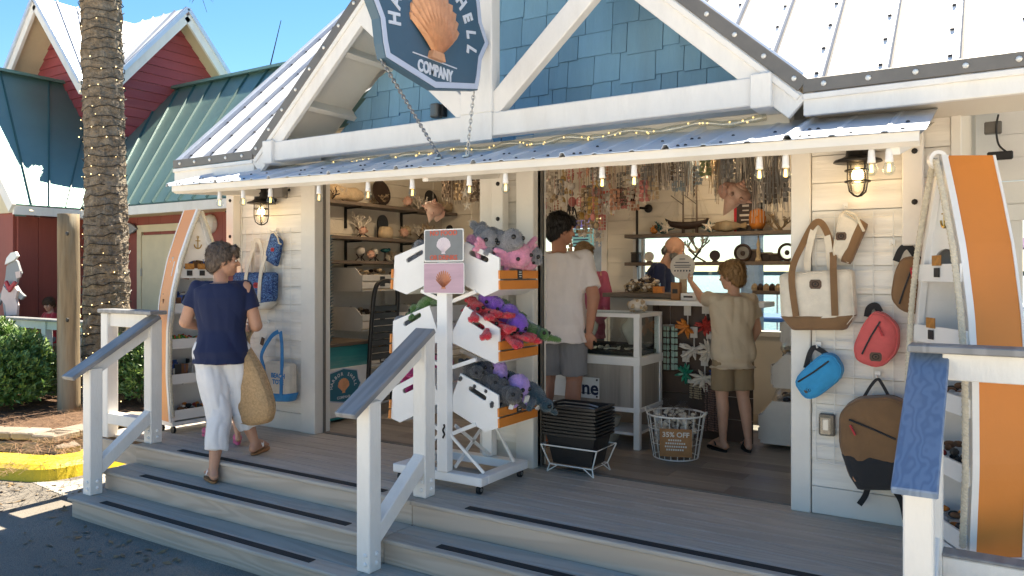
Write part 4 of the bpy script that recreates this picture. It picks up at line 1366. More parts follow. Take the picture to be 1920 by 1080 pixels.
def frond(ang, elev, L):
 mb = MB(); d = V((math.cos(ang), math.sin(ang), 0)); pts = []
 for i in range(12):
  t = i / 11
  pts.append(top + d * (L * t * math.cos(elev) * (1 - .12 * t)) + V((0, 0, L * (math.sin(elev) * t - .62 * t * t * (1.15 - elev * .5)))))
 mb.tube(pts, [.022 - .0017 * i for i in range(12)], 5)
 side = V((-d.y, d.x, 0))
 for i in range(2, 12 * 4 - 4):
  t = i / 47.0; k = min(10, int(t * 11)); f = t * 11 - k
  p = pts[k].lerp(pts[k + 1], f); tg = (pts[k + 1] - pts[k]).normalized()
  ll = .55 * math.sin(math.pi * min(1, .12 + t * .85)) ** .7
  for s in (-1, 1):
   e = p + side * s * ll * .85 + tg * ll * .55 + V((0, 0, -.28 * ll + rnd.uniform(-.05, .05)))
   w = tg * .017
   mb.mesh([p - w, p + w, p.lerp(e, .6) + w * .8 + V((0, 0, .03)), e, p.lerp(e, .6) - w * .8 + V((0, 0, .03))], [(0, 1, 2, 3, 4)])
 return mb
for i in range(22):
 frond(i * 2.399 + rnd.uniform(-.2, .2), rnd.uniform(-.15, 1.15), rnd.uniform(2.0, 2.6)).build('frond', M['frond'], palm)
# string lights wound round the trunk
M['ledglow'] = glow_mat('warm_led', (1.0, 0.74, 0.36), 1.6)
pl = thing('string_lights', 'strings of tiny warm lights wound round the palm trunk', 'string lights', (-9.4, .7, -.2))
cpts, m = [], MB()
def trunk_r(z): return .275 - .05 * min(1, max(0, (z + .3) / 3.0)) + .024
turns = 46
for i in range(turns * 14):
 t = i / 14.0; z = -.2 + 5.6 * t / turns
 a = 2 * math.pi * t + .3 * math.sin(i * .7)
 c = palm_axis(z); r = trunk_r(z) + .012 * math.sin(i * 1.9)
 cpts.append(c + V((math.cos(a) * r, math.sin(a) * r, .02 * math.sin(i * 2.1))))
 dens = .8 if z < 1.1 else .28
 if rnd.random() < dens and math.sin(a) < .55:
  r2 = r + rnd.uniform(.008, .035)
  m.ell(c + V((math.cos(a) * r2, math.sin(a) * r2, rnd.uniform(-.03, .03))), rnd.uniform(.004, .0072), 6, 4)
MB().tube(cpts, .006, 4).build('cord', M['iron'], pl)
m.build('bulbs', M['ledglow'], pl, kind='stuff')
# hedge: stems and thousands of narrow leaves through an uneven volume
M['leaf'] = mat('hedge_leaf', (0.09, 0.175, 0.036), 0.45, 0.35, 9, 0, rand=0)
M['leaf2'] = mat('young_hedge_leaf', (0.22, 0.33, 0.06), 0.45, 0.3, 9, 0)
def hedge(name, label, c, sz, n, seed):
 rg = random.Random(seed)
 t = thing(name, label, 'hedge', (c[0], c[1], -.22))
 mb = MB(); c = V(c)
 for i in range(n):
  a = rg.uniform(0, 6.283); b = math.acos(rg.uniform(-.35, 1)); r = rg.uniform(.55, 1.0) ** .5
  u = V((math.cos(a) * math.sin(b), math.sin(a) * math.sin(b), math.cos(b)))
  lump = 1 + .26 * noise.noise(u * 2.6 + V((seed, 0, 0))) + .13 * noise.noise(u * 7)
  p = c + V((u.x * sz[0], u.y * sz[1], u.z * sz[2])) * r * lump
  if p.z < -.2: continue
  # a sprig of leaves pointing out and up
  dirv = (u + V((0, 0, .7)) + V((rg.gauss(0, .35), rg.gauss(0, .35), rg.gauss(0, .3)))).normalized()
  young = 1 if (r > .93 and rg.random() < .3) else 0
  for k in range(5):
   o = dirv.orthogonal(); o.rotate(Matrix.Rotation(rg.uniform(0, 6.28), 3, dirv))
   d = (dirv * 1.0 + o * .75).normalized(); L = rg.uniform(.04, .075); w = d.cross(o).normalized() * L * .17
   q = p + dirv * (k * .013)
   mb.mesh([q, q + d * L * .5 + w, q + d * L, q + d * L * .5 - w], [(0, 1, 2, 3)], young)
 mb.build('foliage', [M['leaf'], M['leaf2']], t)
 st = MB()
 for i in range(16):
  a = rg.uniform(0, 6.28); e = c + V((math.cos(a) * sz[0] * .7, math.sin(a) * sz[1] * .7, sz[2] * rg.uniform(.1, .6)))
  b0 = V((c.x + math.cos(a) * sz[0] * .35, c.y + math.sin(a) * sz[1] * .3, -.22))
  st.tube([b0, b0.lerp(e, .5) + V((0, 0, .1)), e], [.014, .01, .005], 5)
 st.build('stem', M['oldwood'], t)
hedge('hedge_shrub', 'big clipped green shrub left of the wooden post', (-10.3, -.25, .12), (.95, .62, .62), 7500, 3)
hedge('hedge_shrub', 'green shrub behind the palm trunk and the level railing', (-8.75, .95, .12), (.75, .5, .55), 3600, 9)
hedge('hedge_shrub', 'dark green shrub cut by the left picture edge', (-11.9, -.6, .10), (.8, .6, .6), 3000, 21)
# ================================================================ CRATE CART
from mathutils.geometry import tessellate_polygon
def prism_hole(mb, outer, hole, o, u, v, depth):
 o, u, v = V(o), V(u), V(v); w = u.cross(v).normalized()
 A = [V((a, b, 0)) for a, b in outer]; H = [V((a, b, 0)) for a, b in hole]
 tris = tessellate_polygon([A, H]); P = A + H
 W0 = [o + u * p.x + v * p.y for p in P]; W1 = [p + w * depth for p in W0]
 n = len(P)
 mb.mesh(W0 + W1, [tuple(t) for t in tris] + [tuple(n + i for i in t[::-1]) for t in tris])
 for loop, base in ((outer, 0), (hole, len(outer))):
  m = len(loop)
  mb.mesh(W0 + W1, [(base + i, base + (i + 1) % m, n + base + (i + 1) % m, n + base + i) for i in range(m)])
 return mb
M['tagblack'] = mat('chalkboard_tag', (0.02, 0.02, 0.022), 0.6, 0.2, 10, 0.05)
M['tagwhite'] = mat('white_paper', (0.72, 0.72, 0.70), 0.6, 0.05, 10, 0.02)
CY0, CY1 = -0.72, -0.285
cart = thing('display_cart', 'white wheeled cart frame with three tiers of brackets on deck', 'cart', (-3.02, -.5, 0))
MB().span((-3.06, -.79, .115), (-2.98, -.723, 1.62), .004).build('post', M['white2'], cart)
MB().span((-3.06, -.28, .115), (-2.98, -.213, 1.62), .004).build('post', M['white2'], cart)
b = MB()
b.span((-3.44, -.78, .055), (-2.72, -.70, .112), .005).span((-3.44, -.30, .055), (-2.72, -.22, .112), .005)
b.span((-2.80, -.699, .056), (-2.72, -.301, .111), .005).span((-3.44, -.699, .056), (-3.36, -.301, .111), .005)
b.build('base_frame', M['white2'], cart)
for (xx, yy) in ((-3.4, -.74), (-2.76, -.74), (-3.4, -.26), (-2.76, -.26)):
 w = MB().tube([(xx - .011, yy, .027), (xx + .011, yy, .027)], .027, 14).build('caster', M['black'], cart)
 MB().tube([(xx - .016, yy, .027), (xx + .016, yy, .027)], .010, 10).box((xx, yy, .05), (.034, .03, .008)).bar((xx - .015, yy, .03), (xx - .015, yy, .05), .004, .02, (0, 1, 0)).build('hub', M['steel'], w)
br = MB()
for yy in (-.755, -.25):
 for za_, zb_ in ((565, 547), (690, 675), (815, 797)):
  zz = PY(845, za_, -.755).z; zq = PY(886, zb_, -.755).z
  for s in (-1, 1):
   MB().bar((-3.02 + s * .035, yy + .036 * (1 if yy < -.5 else -1), zz), (-3.02 + s * .22, yy + .036 * (1 if yy < -.5 else -1), zq), .02, .024).build('bracket', M['white2'], cart)
br.bar((-2.98, -.70, .13), (-2.98, -.30, .40), .012, .02).bar((-2.98, -.30, .13), (-2.98, -.70, .40), .012, .02)
br.bar((-3.0, -.745, .36), (-2.76, -.69, .12), .012, .018).bar((-3.0, -.27, .40), (-2.76, -.34, .12), .012, .018).bar((-3.05, -.745, .36), (-3.34, -.69, .12), .012, .018)
br.build('cross_brace', M['white2'], cart)
MB().tube([(-3.0 + .006 * math.sin(i), -.795, .42 - i * .008) for i in range(12)], .006, 6).build('latch', M['iron'], cart)
def crate(label, px, handle, side, slatpx=None, front='orange', tagy=.5, tagt=True):
 """a tilted crate: two pentagonal side boards with hand slots, slatted coloured front, bottom boards"""
 out = [PY(a, q, CY0) for a, q in px]
 P2 = [(p.x, p.z) for p in out]
 hp = [PY(a, q, CY0) for a, q in handle]
 h0, h1 = V((hp[0].x, hp[0].z)), V((hp[1].x, hp[1].z))
 d = (h1 - h0).normalized(); nv = V((-d.y, d.x)); r = .017
 slot = []
 for k in range(5):
  t = -math.pi / 2 + math.pi * k / 4; slot.append(h1 + (d * math.cos(t) + nv * math.sin(t)) * r)
 for k in range(5):
  t = math.pi / 2 + math.pi * k / 4; slot.append(h0 + (d * math.cos(t) + nv * math.sin(t)) * r)
 c = sum((V(p) for p in P2), V((0, 0))) / len(P2)
 t = thing('display_crate', label, 'crate', (c.x, (CY0 + CY1) / 2, min(p[1] for p in P2)), 'white crates on the display cart')
 for yy in (CY0, CY1 + .014):
  prism_hole(MB(), P2, [(q.x, q.y) for q in slot], (0, yy, 0), (1, 0, 0), (0, 0, 1), -.014).build('side_panel', M['white2'], t)
 # order of outline: back top, back bottom, (bottom corner), front bottom, front top
 bt, bb, fc, fb, ft = [V(p) for p in P2]
 def board(a, q, name, mt, y0=CY0 + .0145, y1=CY1 - .0005, th=.011):
  e = (q - a); n_ = V((-e.y, e.x)).normalized() * th
  if (c - a).dot(n_) < 0: n_ = -n_
  quad = [a, q, q + n_, a + n_]
  return MB().prism([(p.x, p.y) for p in quad], (0, y0, 0), (1, 0, 0), (0, 0, 1), -(y1 - y0)).build(name, mt, t)
 board(bb.lerp(bt, .02), bb.lerp(bt, .47), 'back_slat', M['white2']); board(bb.lerp(bt, .53), bb.lerp(bt, .97), 'back_slat', M['white2'])
 for k in range(3):
  board(bb.lerp(fc, k / 3 + .01), bb.lerp(fc, (k + 1) / 3 - .01), 'bottom_slat', M['white2'])
 board(fc.lerp(fb, .02), fc.lerp(fb, .98), 'bottom_slat', M['white2'])
 fr = M[front]; hh = .60
 # front slats run proud over the side boards
 top = fb.lerp(ft, hh)
 for a, q in ((fb, fb.lerp(top, .47)), (fb.lerp(top, .56), top)):
  e = q - a; out_ = V((e.y, -e.x)).normalized() * .012
  if (a + out_ - c).length < (a - c).length: out_ = -out_
  MB().prism([(p.x, p.y) for p in (a, q, q + out_, a + out_)], (0, CY0 - .014, 0), (1, 0, 0), (0, 0, 1), -(CY1 - CY0 + .028)).build('front_slat', fr, t)
 if tagt:
  e = (top - fb); o_ = V((e.y, -e.x)).normalized() * .014
  if (fb + o_ - c).length < (fb - c).length: o_ = -o_
  m = top - e * .22 + o_; yy = CY0 + (CY1 - CY0) * tagy; s = 1 if side > 0 else -1
  tg = MB().box((m.x, yy, m.y), (.006, .052, .058)).build('price_tag', M['tagblack'], t)
  ml = MB()
  for k, wd in enumerate((.03, .036, .024)):
   ml.box((m.x + s * .0035, yy, m.y + .016 - k * .015), (.002, wd, .005))
  ml.build('chalk_print', M['tagwhite'], tg)
 return t, P2
crates = {}
crates['rt'] = crate('white crate with orange slat front, top right tier, holding grey and pink plush', [(871, 453), (868, 533), (908, 556), (937, 543), (936, 483)], [(883, 474), (912, 487)], 1)
crates['rm'] = crate('white crate with orange slat front, middle right tier, holding red and purple plush', [(872, 574), (840, 639), (928, 682), (937, 677), (936, 616)], [(881, 599), (905, 614)], 1)
crates['rb'] = crate('white crate with orange slat front, bottom right tier, holding dark plush seals', [(863, 700), (841, 766), (910, 810), (936, 802), (934, 741)], [(882, 729), (908, 746)], 1)
crates['lt'] = crate('white crate on the top left tier of the cart', [(795, 457), (795, 536), (762, 552), (737, 542), (740, 480)], [(790, 473), (765, 488)], -1)
crates['lm'] = crate('white crate on the middle left tier holding striped green plush', [(805, 573), (826, 640), (745, 672), (735, 662), (737, 602)], [(786, 591), (760, 607)], -1)
crates['lb'] = crate('white crate on the bottom left tier holding hot pink plush', [(805, 690), (826, 755), (750, 792), (733, 784), (736, 727)], [(785, 720), (758, 733)], -1)
# two tin signs clipped to the cart's front post
M['tingrey'] = mat('grey_tin_print', (0.16, 0.17, 0.18), 0.4, 0.15, 6, 0.03)
M['tinpink'] = mat('pink_wood_print', (0.46, 0.30, 0.37), 0.45, 0.18, 10, 0.03, stretch=(.2, 1, 1.4))
M['letterred'] = mat('red_letter_print', (0.52, 0.09, 0.05), 0.5, 0.1, 6, 0.0)
M['glowprint'] = mat('pale_halo_print', (0.68, 0.67, 0.76), 0.5, 0.04, 6, 0.0)
M['copper'] = mat('copper_shell', (0.42, 0.17, 0.10), 0.4, 0.25, 20, 0.1, metal=.4)
def rrect(w, h, r, k=4):
 pts = []
 for cx, cz, a0 in ((w - r, -h + r, -90), (w - r, h - r, 0), (-w + r, h - r, 90), (-w + r, -h + r, 180)):
  for i in range(k + 1):
   a = R(a0 + 90 * i / k); pts.append((cx + math.cos(a) * r, cz + math.sin(a) * r))
 return pts
def disc(r, n=24, sx=1, sz=1): return [(math.cos(2 * math.pi * k / n) * r * sx, math.sin(2 * math.pi * k / n) * r * sz) for k in range(n)]
ux, uz = V((1, 0, 0)), V((0, 0, 1))
p0 = PY(833, 460, -.80); y = -.806
a, q = PY(796, 431, y), PY(870, 490, y); w2, h2 = (q.x - a.x) / 2, (a.z - q.z) / 2; cx, cz = (a.x + q.x) / 2, (a.z + q.z) / 2
ts = thing('notice_sign', 'grey tin sign reading NO FOOD OR DRINKS on the cart', 'sign', (cx, y, cz - h2))
MB().prism(rrect(w2, h2, .012), (cx, y, cz), ux, uz, .004).build('rim', M['tagwhite'], ts)
MB().prism(rrect(w2 - .007, h2 - .007, .01), (cx, y - .0015, cz), ux, uz, .003).build('face', M['tingrey'], ts)
MB().prism(disc(.078, 28, 1.0, 1), (cx, y - .003, cz), ux, uz, .0014).build('halo', M['glowprint'], ts)
mb = MB(); scallop(mb, (cx, y - .004, cz - .002), ux, uz, V((0, -1, 0)), .095, 9, .004)
mb.build('shell_print', mat('pale_shell_print', (.62, .54, .58), .5, .05, 6, 0), ts)
mb = MB(); mb.text('NO FOOD', (cx, y - .0062, cz + h2 - .026), ux, uz, .046, .0015, .0012); mb.text('OR DRINKS', (cx, y - .0062, cz - h2 + .024), ux, uz, .042, .0015, .0012)
mb.build('lettering', M['letterred'], ts)
a, q = PY(795, 493, y), PY(871, 551, y); w2, h2 = (q.x - a.x) / 2, (a.z - q.z) / 2; cx, cz = (a.x + q.x) / 2, (a.z + q.z) / 2
ts = thing('shell_sign', 'pink wood-print tin sign with copper scallop under the grey notice', 'sign', (cx, y, cz - h2))
MB().prism(rrect(w2, h2, .012), (cx, y, cz), ux, uz, .004).build('rim', M['tagwhite'], ts)
MB().prism(rrect(w2 - .004, h2 - .004, .01), (cx, y - .0015, cz), ux, uz, .003).build('face', M['tinpink'], ts)
mb = MB(); scallop(mb, (cx, y - .003, cz - .01), ux, uz, V((0, -1, 0)), .105, 11, .006); mb.build('shell_print', M['copper'], ts)
mb = MB()
for i in range(17):
 t = R(152 - 124 * i / 16)
 mb.box((cx + math.cos(t) * w2 * .95, y - .003, cz - .045 + math.sin(t) * h2 * 1.32), (.007, .001, .012), Matrix.Rotation(-(t - math.pi / 2), 3, 'Y'))
for i in range(20):
 if rnd.random() < .85: mb.box((cx - w2 * .85 + i * w2 * .088, y - .003, cz - h2 + .014), (.006, .001, .007))
mb.build('small_print', mat('dark_plum_print', (.07, .03, .06), .5, .1, 6, 0), ts)

# ---------------------------------------------------------------- plush toys
def fuzz(name, c, var=.25, bump=.9): return mat(name, c, .95, var, 30, bump, 160, sheen=.5, bdist=.012)
PL = {'grey': fuzz('grey_plush', (.20, .20, .22)), 'dark': mat('speckled_dark_plush', (.055, .055, .06), .95, .9, 90, .9, 160, sheen=.4, bdist=.012), 'lilac': fuzz('lilac_plush', (.46, .29, .68)),
  'purple': fuzz('purple_plush', (.21, .07, .52)), 'teal': fuzz('deep_teal_plush', (.012, .05, .075)), 'red': fuzz('red_plush', (.62, .012, .03)),
  'green': fuzz('leaf_green_plush', (.07, .17, .035)), 'pink': fuzz('hot_pink_plush', (.8, .06, .28)), 'rose': fuzz('rose_plush', (.68, .26, .40)), 'navy': fuzz('navy_plush', (.015, .02, .05))}
M['eye'] = mat('toy_eye', (.01, .01, .01), .15, .1, 5, 0)
EYEW = mat('eye_white', (.75, .73, .70), .3, .03, 5, 0)
def plush_proto(kind):
 mb = MB()
 if kind == 'octopus':
  mb.ell((0, 0, .07), (.05, .05, .052)); eyes = [(.044, -.02, .075), (.044, .02, .075)]
  for k in range(8):
   a = 2 * math.pi * k / 8; mb.cap((math.cos(a) * .02, math.sin(a) * .02, .035), (math.cos(a) * .065, math.sin(a) * .065, .012), .02, .012, 8)
 elif kind == 'seal':
  mb.ell((0, 0, .05), (.075, .048, .045)).ell((.06, 0, .075), (.042, .042, .042)).ell((.096, 0, .068), (.018, .022, .016))
  mb.cap((.01, .045, .03), (.03, .085, .012), .016, .012, 8).cap((.01, -.045, .03), (.03, -.085, .012), .016, .012, 8).cap((-.07, 0, .04), (-.11, .02, .045), .018, .02, 8).cap((-.07, 0, .04), (-.11, -.02, .045), .018, .02, 8)
  eyes = [(.09, -.022, .088), (.09, .022, .088)]
 elif kind == 'turtle':
  mb.ell((0, 0, .045), (.07, .062, .04)).ell((.085, 0, .05), (.032, .03, .03))
  for s in (-1, 1):
   mb.cap((.045, s * .05, .03), (.085, s * .11, .02), .02, .014, 8).cap((-.045, s * .045, .03), (-.08, s * .08, .018), .018, .012, 8)
  eyes = [(.108, -.016, .06), (.108, .016, .06)]
 elif kind == 'lobster':
  mb.ell((0, 0, .03), (.05, .035, .028)).ell((-.06, 0, .028), (.04, .028, .022)).ell((-.105, 0, .025), (.022, .035, .012))
  for s in (-1, 1):
   mb.cap((.04, s * .025, .03), (.085, s * .05, .035), .014, .014, 8).ell((.11, s * .05, .04), (.034, .022, .016)).ell((.118, s * .075, .04), (.022, .012, .012))
   for k in range(3): mb.cap((.02 - .03 * k, s * .03, .025), (.03 - .035 * k, s * .07, .006), .008, .006, 6)
  eyes = [(.052, -.014, .052), (.052, .014, .052)]
 else:           # axolotl: broad round head with frills
  mb.ell((0, 0, .07), (.06, .068, .056)).ell((-.07, 0, .045), (.075, .045, .04))
  for s in (-1, 1):
   for k in range(3): mb.cap((-.005, s * .055, .07 + .02 * (k - 1)), (-.02, s * .105, .085 + .034 * (k - 1)), .016, .013, 8)
   mb.cap((-.03, s * .04, .03), (.005, s * .07, .01), .018, .015, 8)
  eyes = [(.05, -.035, .085), (.05, .035, .085)]
 body = remesh(mb, .006, 2); st = strands(body, 2600, .0065, .0011, .5, len(kind)); mm = MB(); mm.mesh([v.co for v in body.vertices], [tuple(p.vertices) for p in body.polygons]); mm.mesh(st.v, st.f); body = mm.data('pile', [], True)
 return [('body', body)] + [('eye', MB().ell(p, .0095, 8, 6).data('eye', M['eye'], True)) for p in eyes]
PROTO = {k: plush_proto(k) for k in ('octopus', 'seal', 'turtle', 'lobster', 'axolotl')}
_pm = {}
def plush(kind, colour, loc, rot, scale, label, group, tagon=False):
 key = (kind, colour)
 if key not in _pm:
  me = PROTO[kind][0][1].copy(); me.materials.clear(); me.materials.append(PL[colour]); _pm[key] = me
 t = thing('plush_' + kind, label, 'plush toy', loc, group)
 for nm, me in [('body', _pm[key])] + PROTO[kind][1:]:
  o = bpy.data.objects.new(nm, me); COL.objects.link(o); o.parent = t
 if tagon:
  m = MB().box((.06, .0, .03), (.008, .022, .05)).data('paper_tag', M['tagwhite'])
  o = bpy.data.objects.new('paper_tag', m); COL.objects.link(o); o.parent = t
 t.rotation_euler = rot; t.scale = (scale,) * 3
 return t
def fill(key, cells, side):
 """cells: (fraction along the opening from back to front, fraction of depth y, lift, kind, colour, scale, label, group, tag)"""
 P2 = crates[key][1]
 bt, bb, fc, fb, ft = [V(p) for p in P2]
 top_f = fb.lerp(ft, .55)
 cnt = {}
 for (f, g, lift, kind, colour, s, label, group, tg) in cells:
  if group:
   cnt[group] = cnt.get(group, -1) + 1; label += ', ' + ('nearest the cart post', 'second from the post', 'third from the post', 'fourth from the post')[cnt[group]]
  p = bt.lerp(top_f, f)
  yaw = (0 if side > 0 else math.pi) + rnd.uniform(-.7, .2) * side
  plush(kind, colour, V((p.x, CY0 + .05 + (CY1 - CY0 - .1) * g, p.y - .045 + lift + (.02 if g < .35 else 0))), (rnd.uniform(-.3, .3), rnd.uniform(.1, .6), yaw), s * 1.15, label, group, tg)
L = 'plush'
fill('rm', [(.10, .15, .0, 'lobster', 'red', 1.15, 'red plush lobster heaped behind the middle crate handle', 'red plush lobsters in the middle crate', 0), (.32, .2, .0, 'lobster', 'red', 1.15, 'red plush lobster heaped behind the middle crate handle', 'red plush lobsters in the middle crate', 0),
   (.55, .15, .0, 'lobster', 'red', 1.2, 'red plush lobster heaped behind the middle crate handle', 'red plush lobsters in the middle crate', 0), (.78, .2, .0, 'lobster', 'red', 1.2, 'red plush lobster heaped behind the middle crate handle', 'red plush lobsters in the middle crate', 0),
   (.96, .28, .02, 'lobster', 'red', 1.1, 'red plush lobster leaning over the orange slats of middle crate', None, 0),
   (.15, .5, .03, 'octopus', 'purple', 1.15, 'purple plush octopus piled in the middle crate', 'purple plush octopuses in the middle crate', 0), (.38, .52, .03, 'octopus', 'purple', 1.15, 'purple plush octopus piled in the middle crate', 'purple plush octopuses in the middle crate', 0),
   (.60, .48, .03, 'octopus', 'purple', 1.2, 'purple plush octopus piled in the middle crate', 'purple plush octopuses in the middle crate', 0), (.85, .55, .03, 'octopus', 'purple', 1.25, 'purple plush octopus piled in the middle crate', 'purple plush octopuses in the middle crate', 0),
   (.2, .85, .03, 'turtle', 'green', 1.0, 'green plush turtle at the far side of the middle crate', 'green plush turtles in the middle crate', 0), (.5, .85, .03, 'turtle', 'green', 1.0, 'green plush turtle at the far side of the middle crate', 'green plush turtles in the middle crate', 0),
   (.75, .85, .03, 'turtle', 'green', 1.0, 'green plush turtle at the far side of the middle crate', 'green plush turtles in the middle crate', 0), (1.05, .9, .045, 'turtle', 'green', 1.15, 'green plush turtle poking out past the orange middle slats', None, 0)], 1)
GD = 'dark speckled plush seals in the bottom crate'; GL = 'lilac plush octopuses in the bottom crate'; GT = 'deep teal plush turtles in the bottom crate'
fill('rb', [(.05, .12, .0, 'seal', 'dark', .95, 'dark speckled plush seal in the bottom right crate', GD, 0), (.28, .15, .0, 'seal', 'dark', 1.0, 'dark speckled plush seal in the bottom right crate', GD, 0), (.5, .12, .01, 'seal', 'dark', 1.0, 'dark speckled plush seal in the bottom right crate', GD, 0),
   (.72, .15, .01, 'seal', 'dark', 1.05, 'dark speckled plush seal in the bottom right crate', GD, 0), (.92, .2, .02, 'seal', 'dark', 1.15, 'dark speckled plush seal with white paper tag by orange slats', None, 1),
   (.12, .4, .02, 'seal', 'navy', 1.0, 'navy plush seal at the back of the bottom right crate', 'navy plush seals', 0), (.28, .5, .03, 'octopus', 'lilac', 1.2, 'lilac plush octopus nestled among the dark plush', GL, 0), (.45, .55, .03, 'octopus', 'lilac', 1.1, 'lilac plush octopus nestled among the dark plush', GL, 0),
   (.9, .52, .04, 'octopus', 'lilac', 1.35, 'lilac plush octopus with paper tag over the bottom crate front', None, 1), (.5, .8, .03, 'turtle', 'teal', 1.1, 'deep teal plush turtle at the far side of bottom crate', GT, 0), (.68, .75, .02, 'turtle', 'teal', 1.1, 'deep teal plush turtle at the far side of bottom crate', GT, 0),
   (.66, .42, .0, 'seal', 'navy', 1.0, 'navy plush seal in the middle of the bottom right crate', 'navy plush seals', 0), (1.0, .88, .05, 'turtle', 'teal', 1.3, 'deep teal plush turtle hanging out beside the tagged lilac octopus', None, 1)], 1)
GG = 'grey plush seals in the top crate'
fill('rt', [(.12, .3, .02, 'seal', 'grey', 1.3, 'grey plush seal heaped in the top right crate', GG, 0), (.35, .6, .04, 'seal', 'grey', 1.5, 'grey plush seal heaped in the top right crate', GG, 0), (.6, .3, .04, 'seal', 'grey', 1.5, 'grey plush seal heaped in the top right crate', GG, 0), (.3, .15, -.01, 'axolotl', 'rose', 1.0, 'rose plush axolotl seen through the top crate hand slot', None, 0),
   (.65, .8, .04, 'seal', 'grey', 1.3, 'grey plush seal heaped in the top right crate', GG, 0), (.95, .55, .05, 'axolotl', 'rose', 1.25, 'rose pink plush axolotl peering over the top orange slats', None, 0), (.9, .92, .03, 'axolotl', 'rose', 1.0, 'rose plush axolotl beside the peering one, nearer the door', None, 0)], 1)
GN = 'green plush turtles in the left crate'
fill('lm', [(.3, .3, .05, 'turtle', 'green', 1.1, 'green plush turtle in the middle left crate', GN, 0), (.55, .5, .05, 'turtle', 'green', 1.1, 'green plush turtle in the middle left crate', GN, 0), (.85, .4, .06, 'seal', 'grey', 1.0, 'pale grey plush seal at the left end of middle left crate', None, 0), (.6, .85, .05, 'turtle', 'green', 1.0, 'green plush turtle in the middle left crate', GN, 0)], -1)
GP_ = 'hot pink plush axolotls in the left crate'
fill('lb', [(.25, .4, .03, 'axolotl', 'pink', 1.0, 'hot pink plush axolotl in the bottom left crate', GP_, 0), (.55, .3, .04, 'axolotl', 'pink', 1.05, 'hot pink plush axolotl in the bottom left crate', GP_, 0), (.85, .5, .06, 'axolotl', 'pink', 1.1, 'hot pink plush axolotl in the bottom left crate', GP_, 0), (.6, .8, .06, 'axolotl', 'pink', 1.0, 'hot pink plush axolotl in the bottom left crate', GP_, 0)], -1)
fill('lt', [(.4, .5, .02, 'seal', 'grey', 1.1, 'grey plush seal lying in the top left crate', None, 0), (.75, .6, .03, 'seal', 'grey', 1.1, 'grey plush seal at the left end of the top left crate', None, 0)], -1)

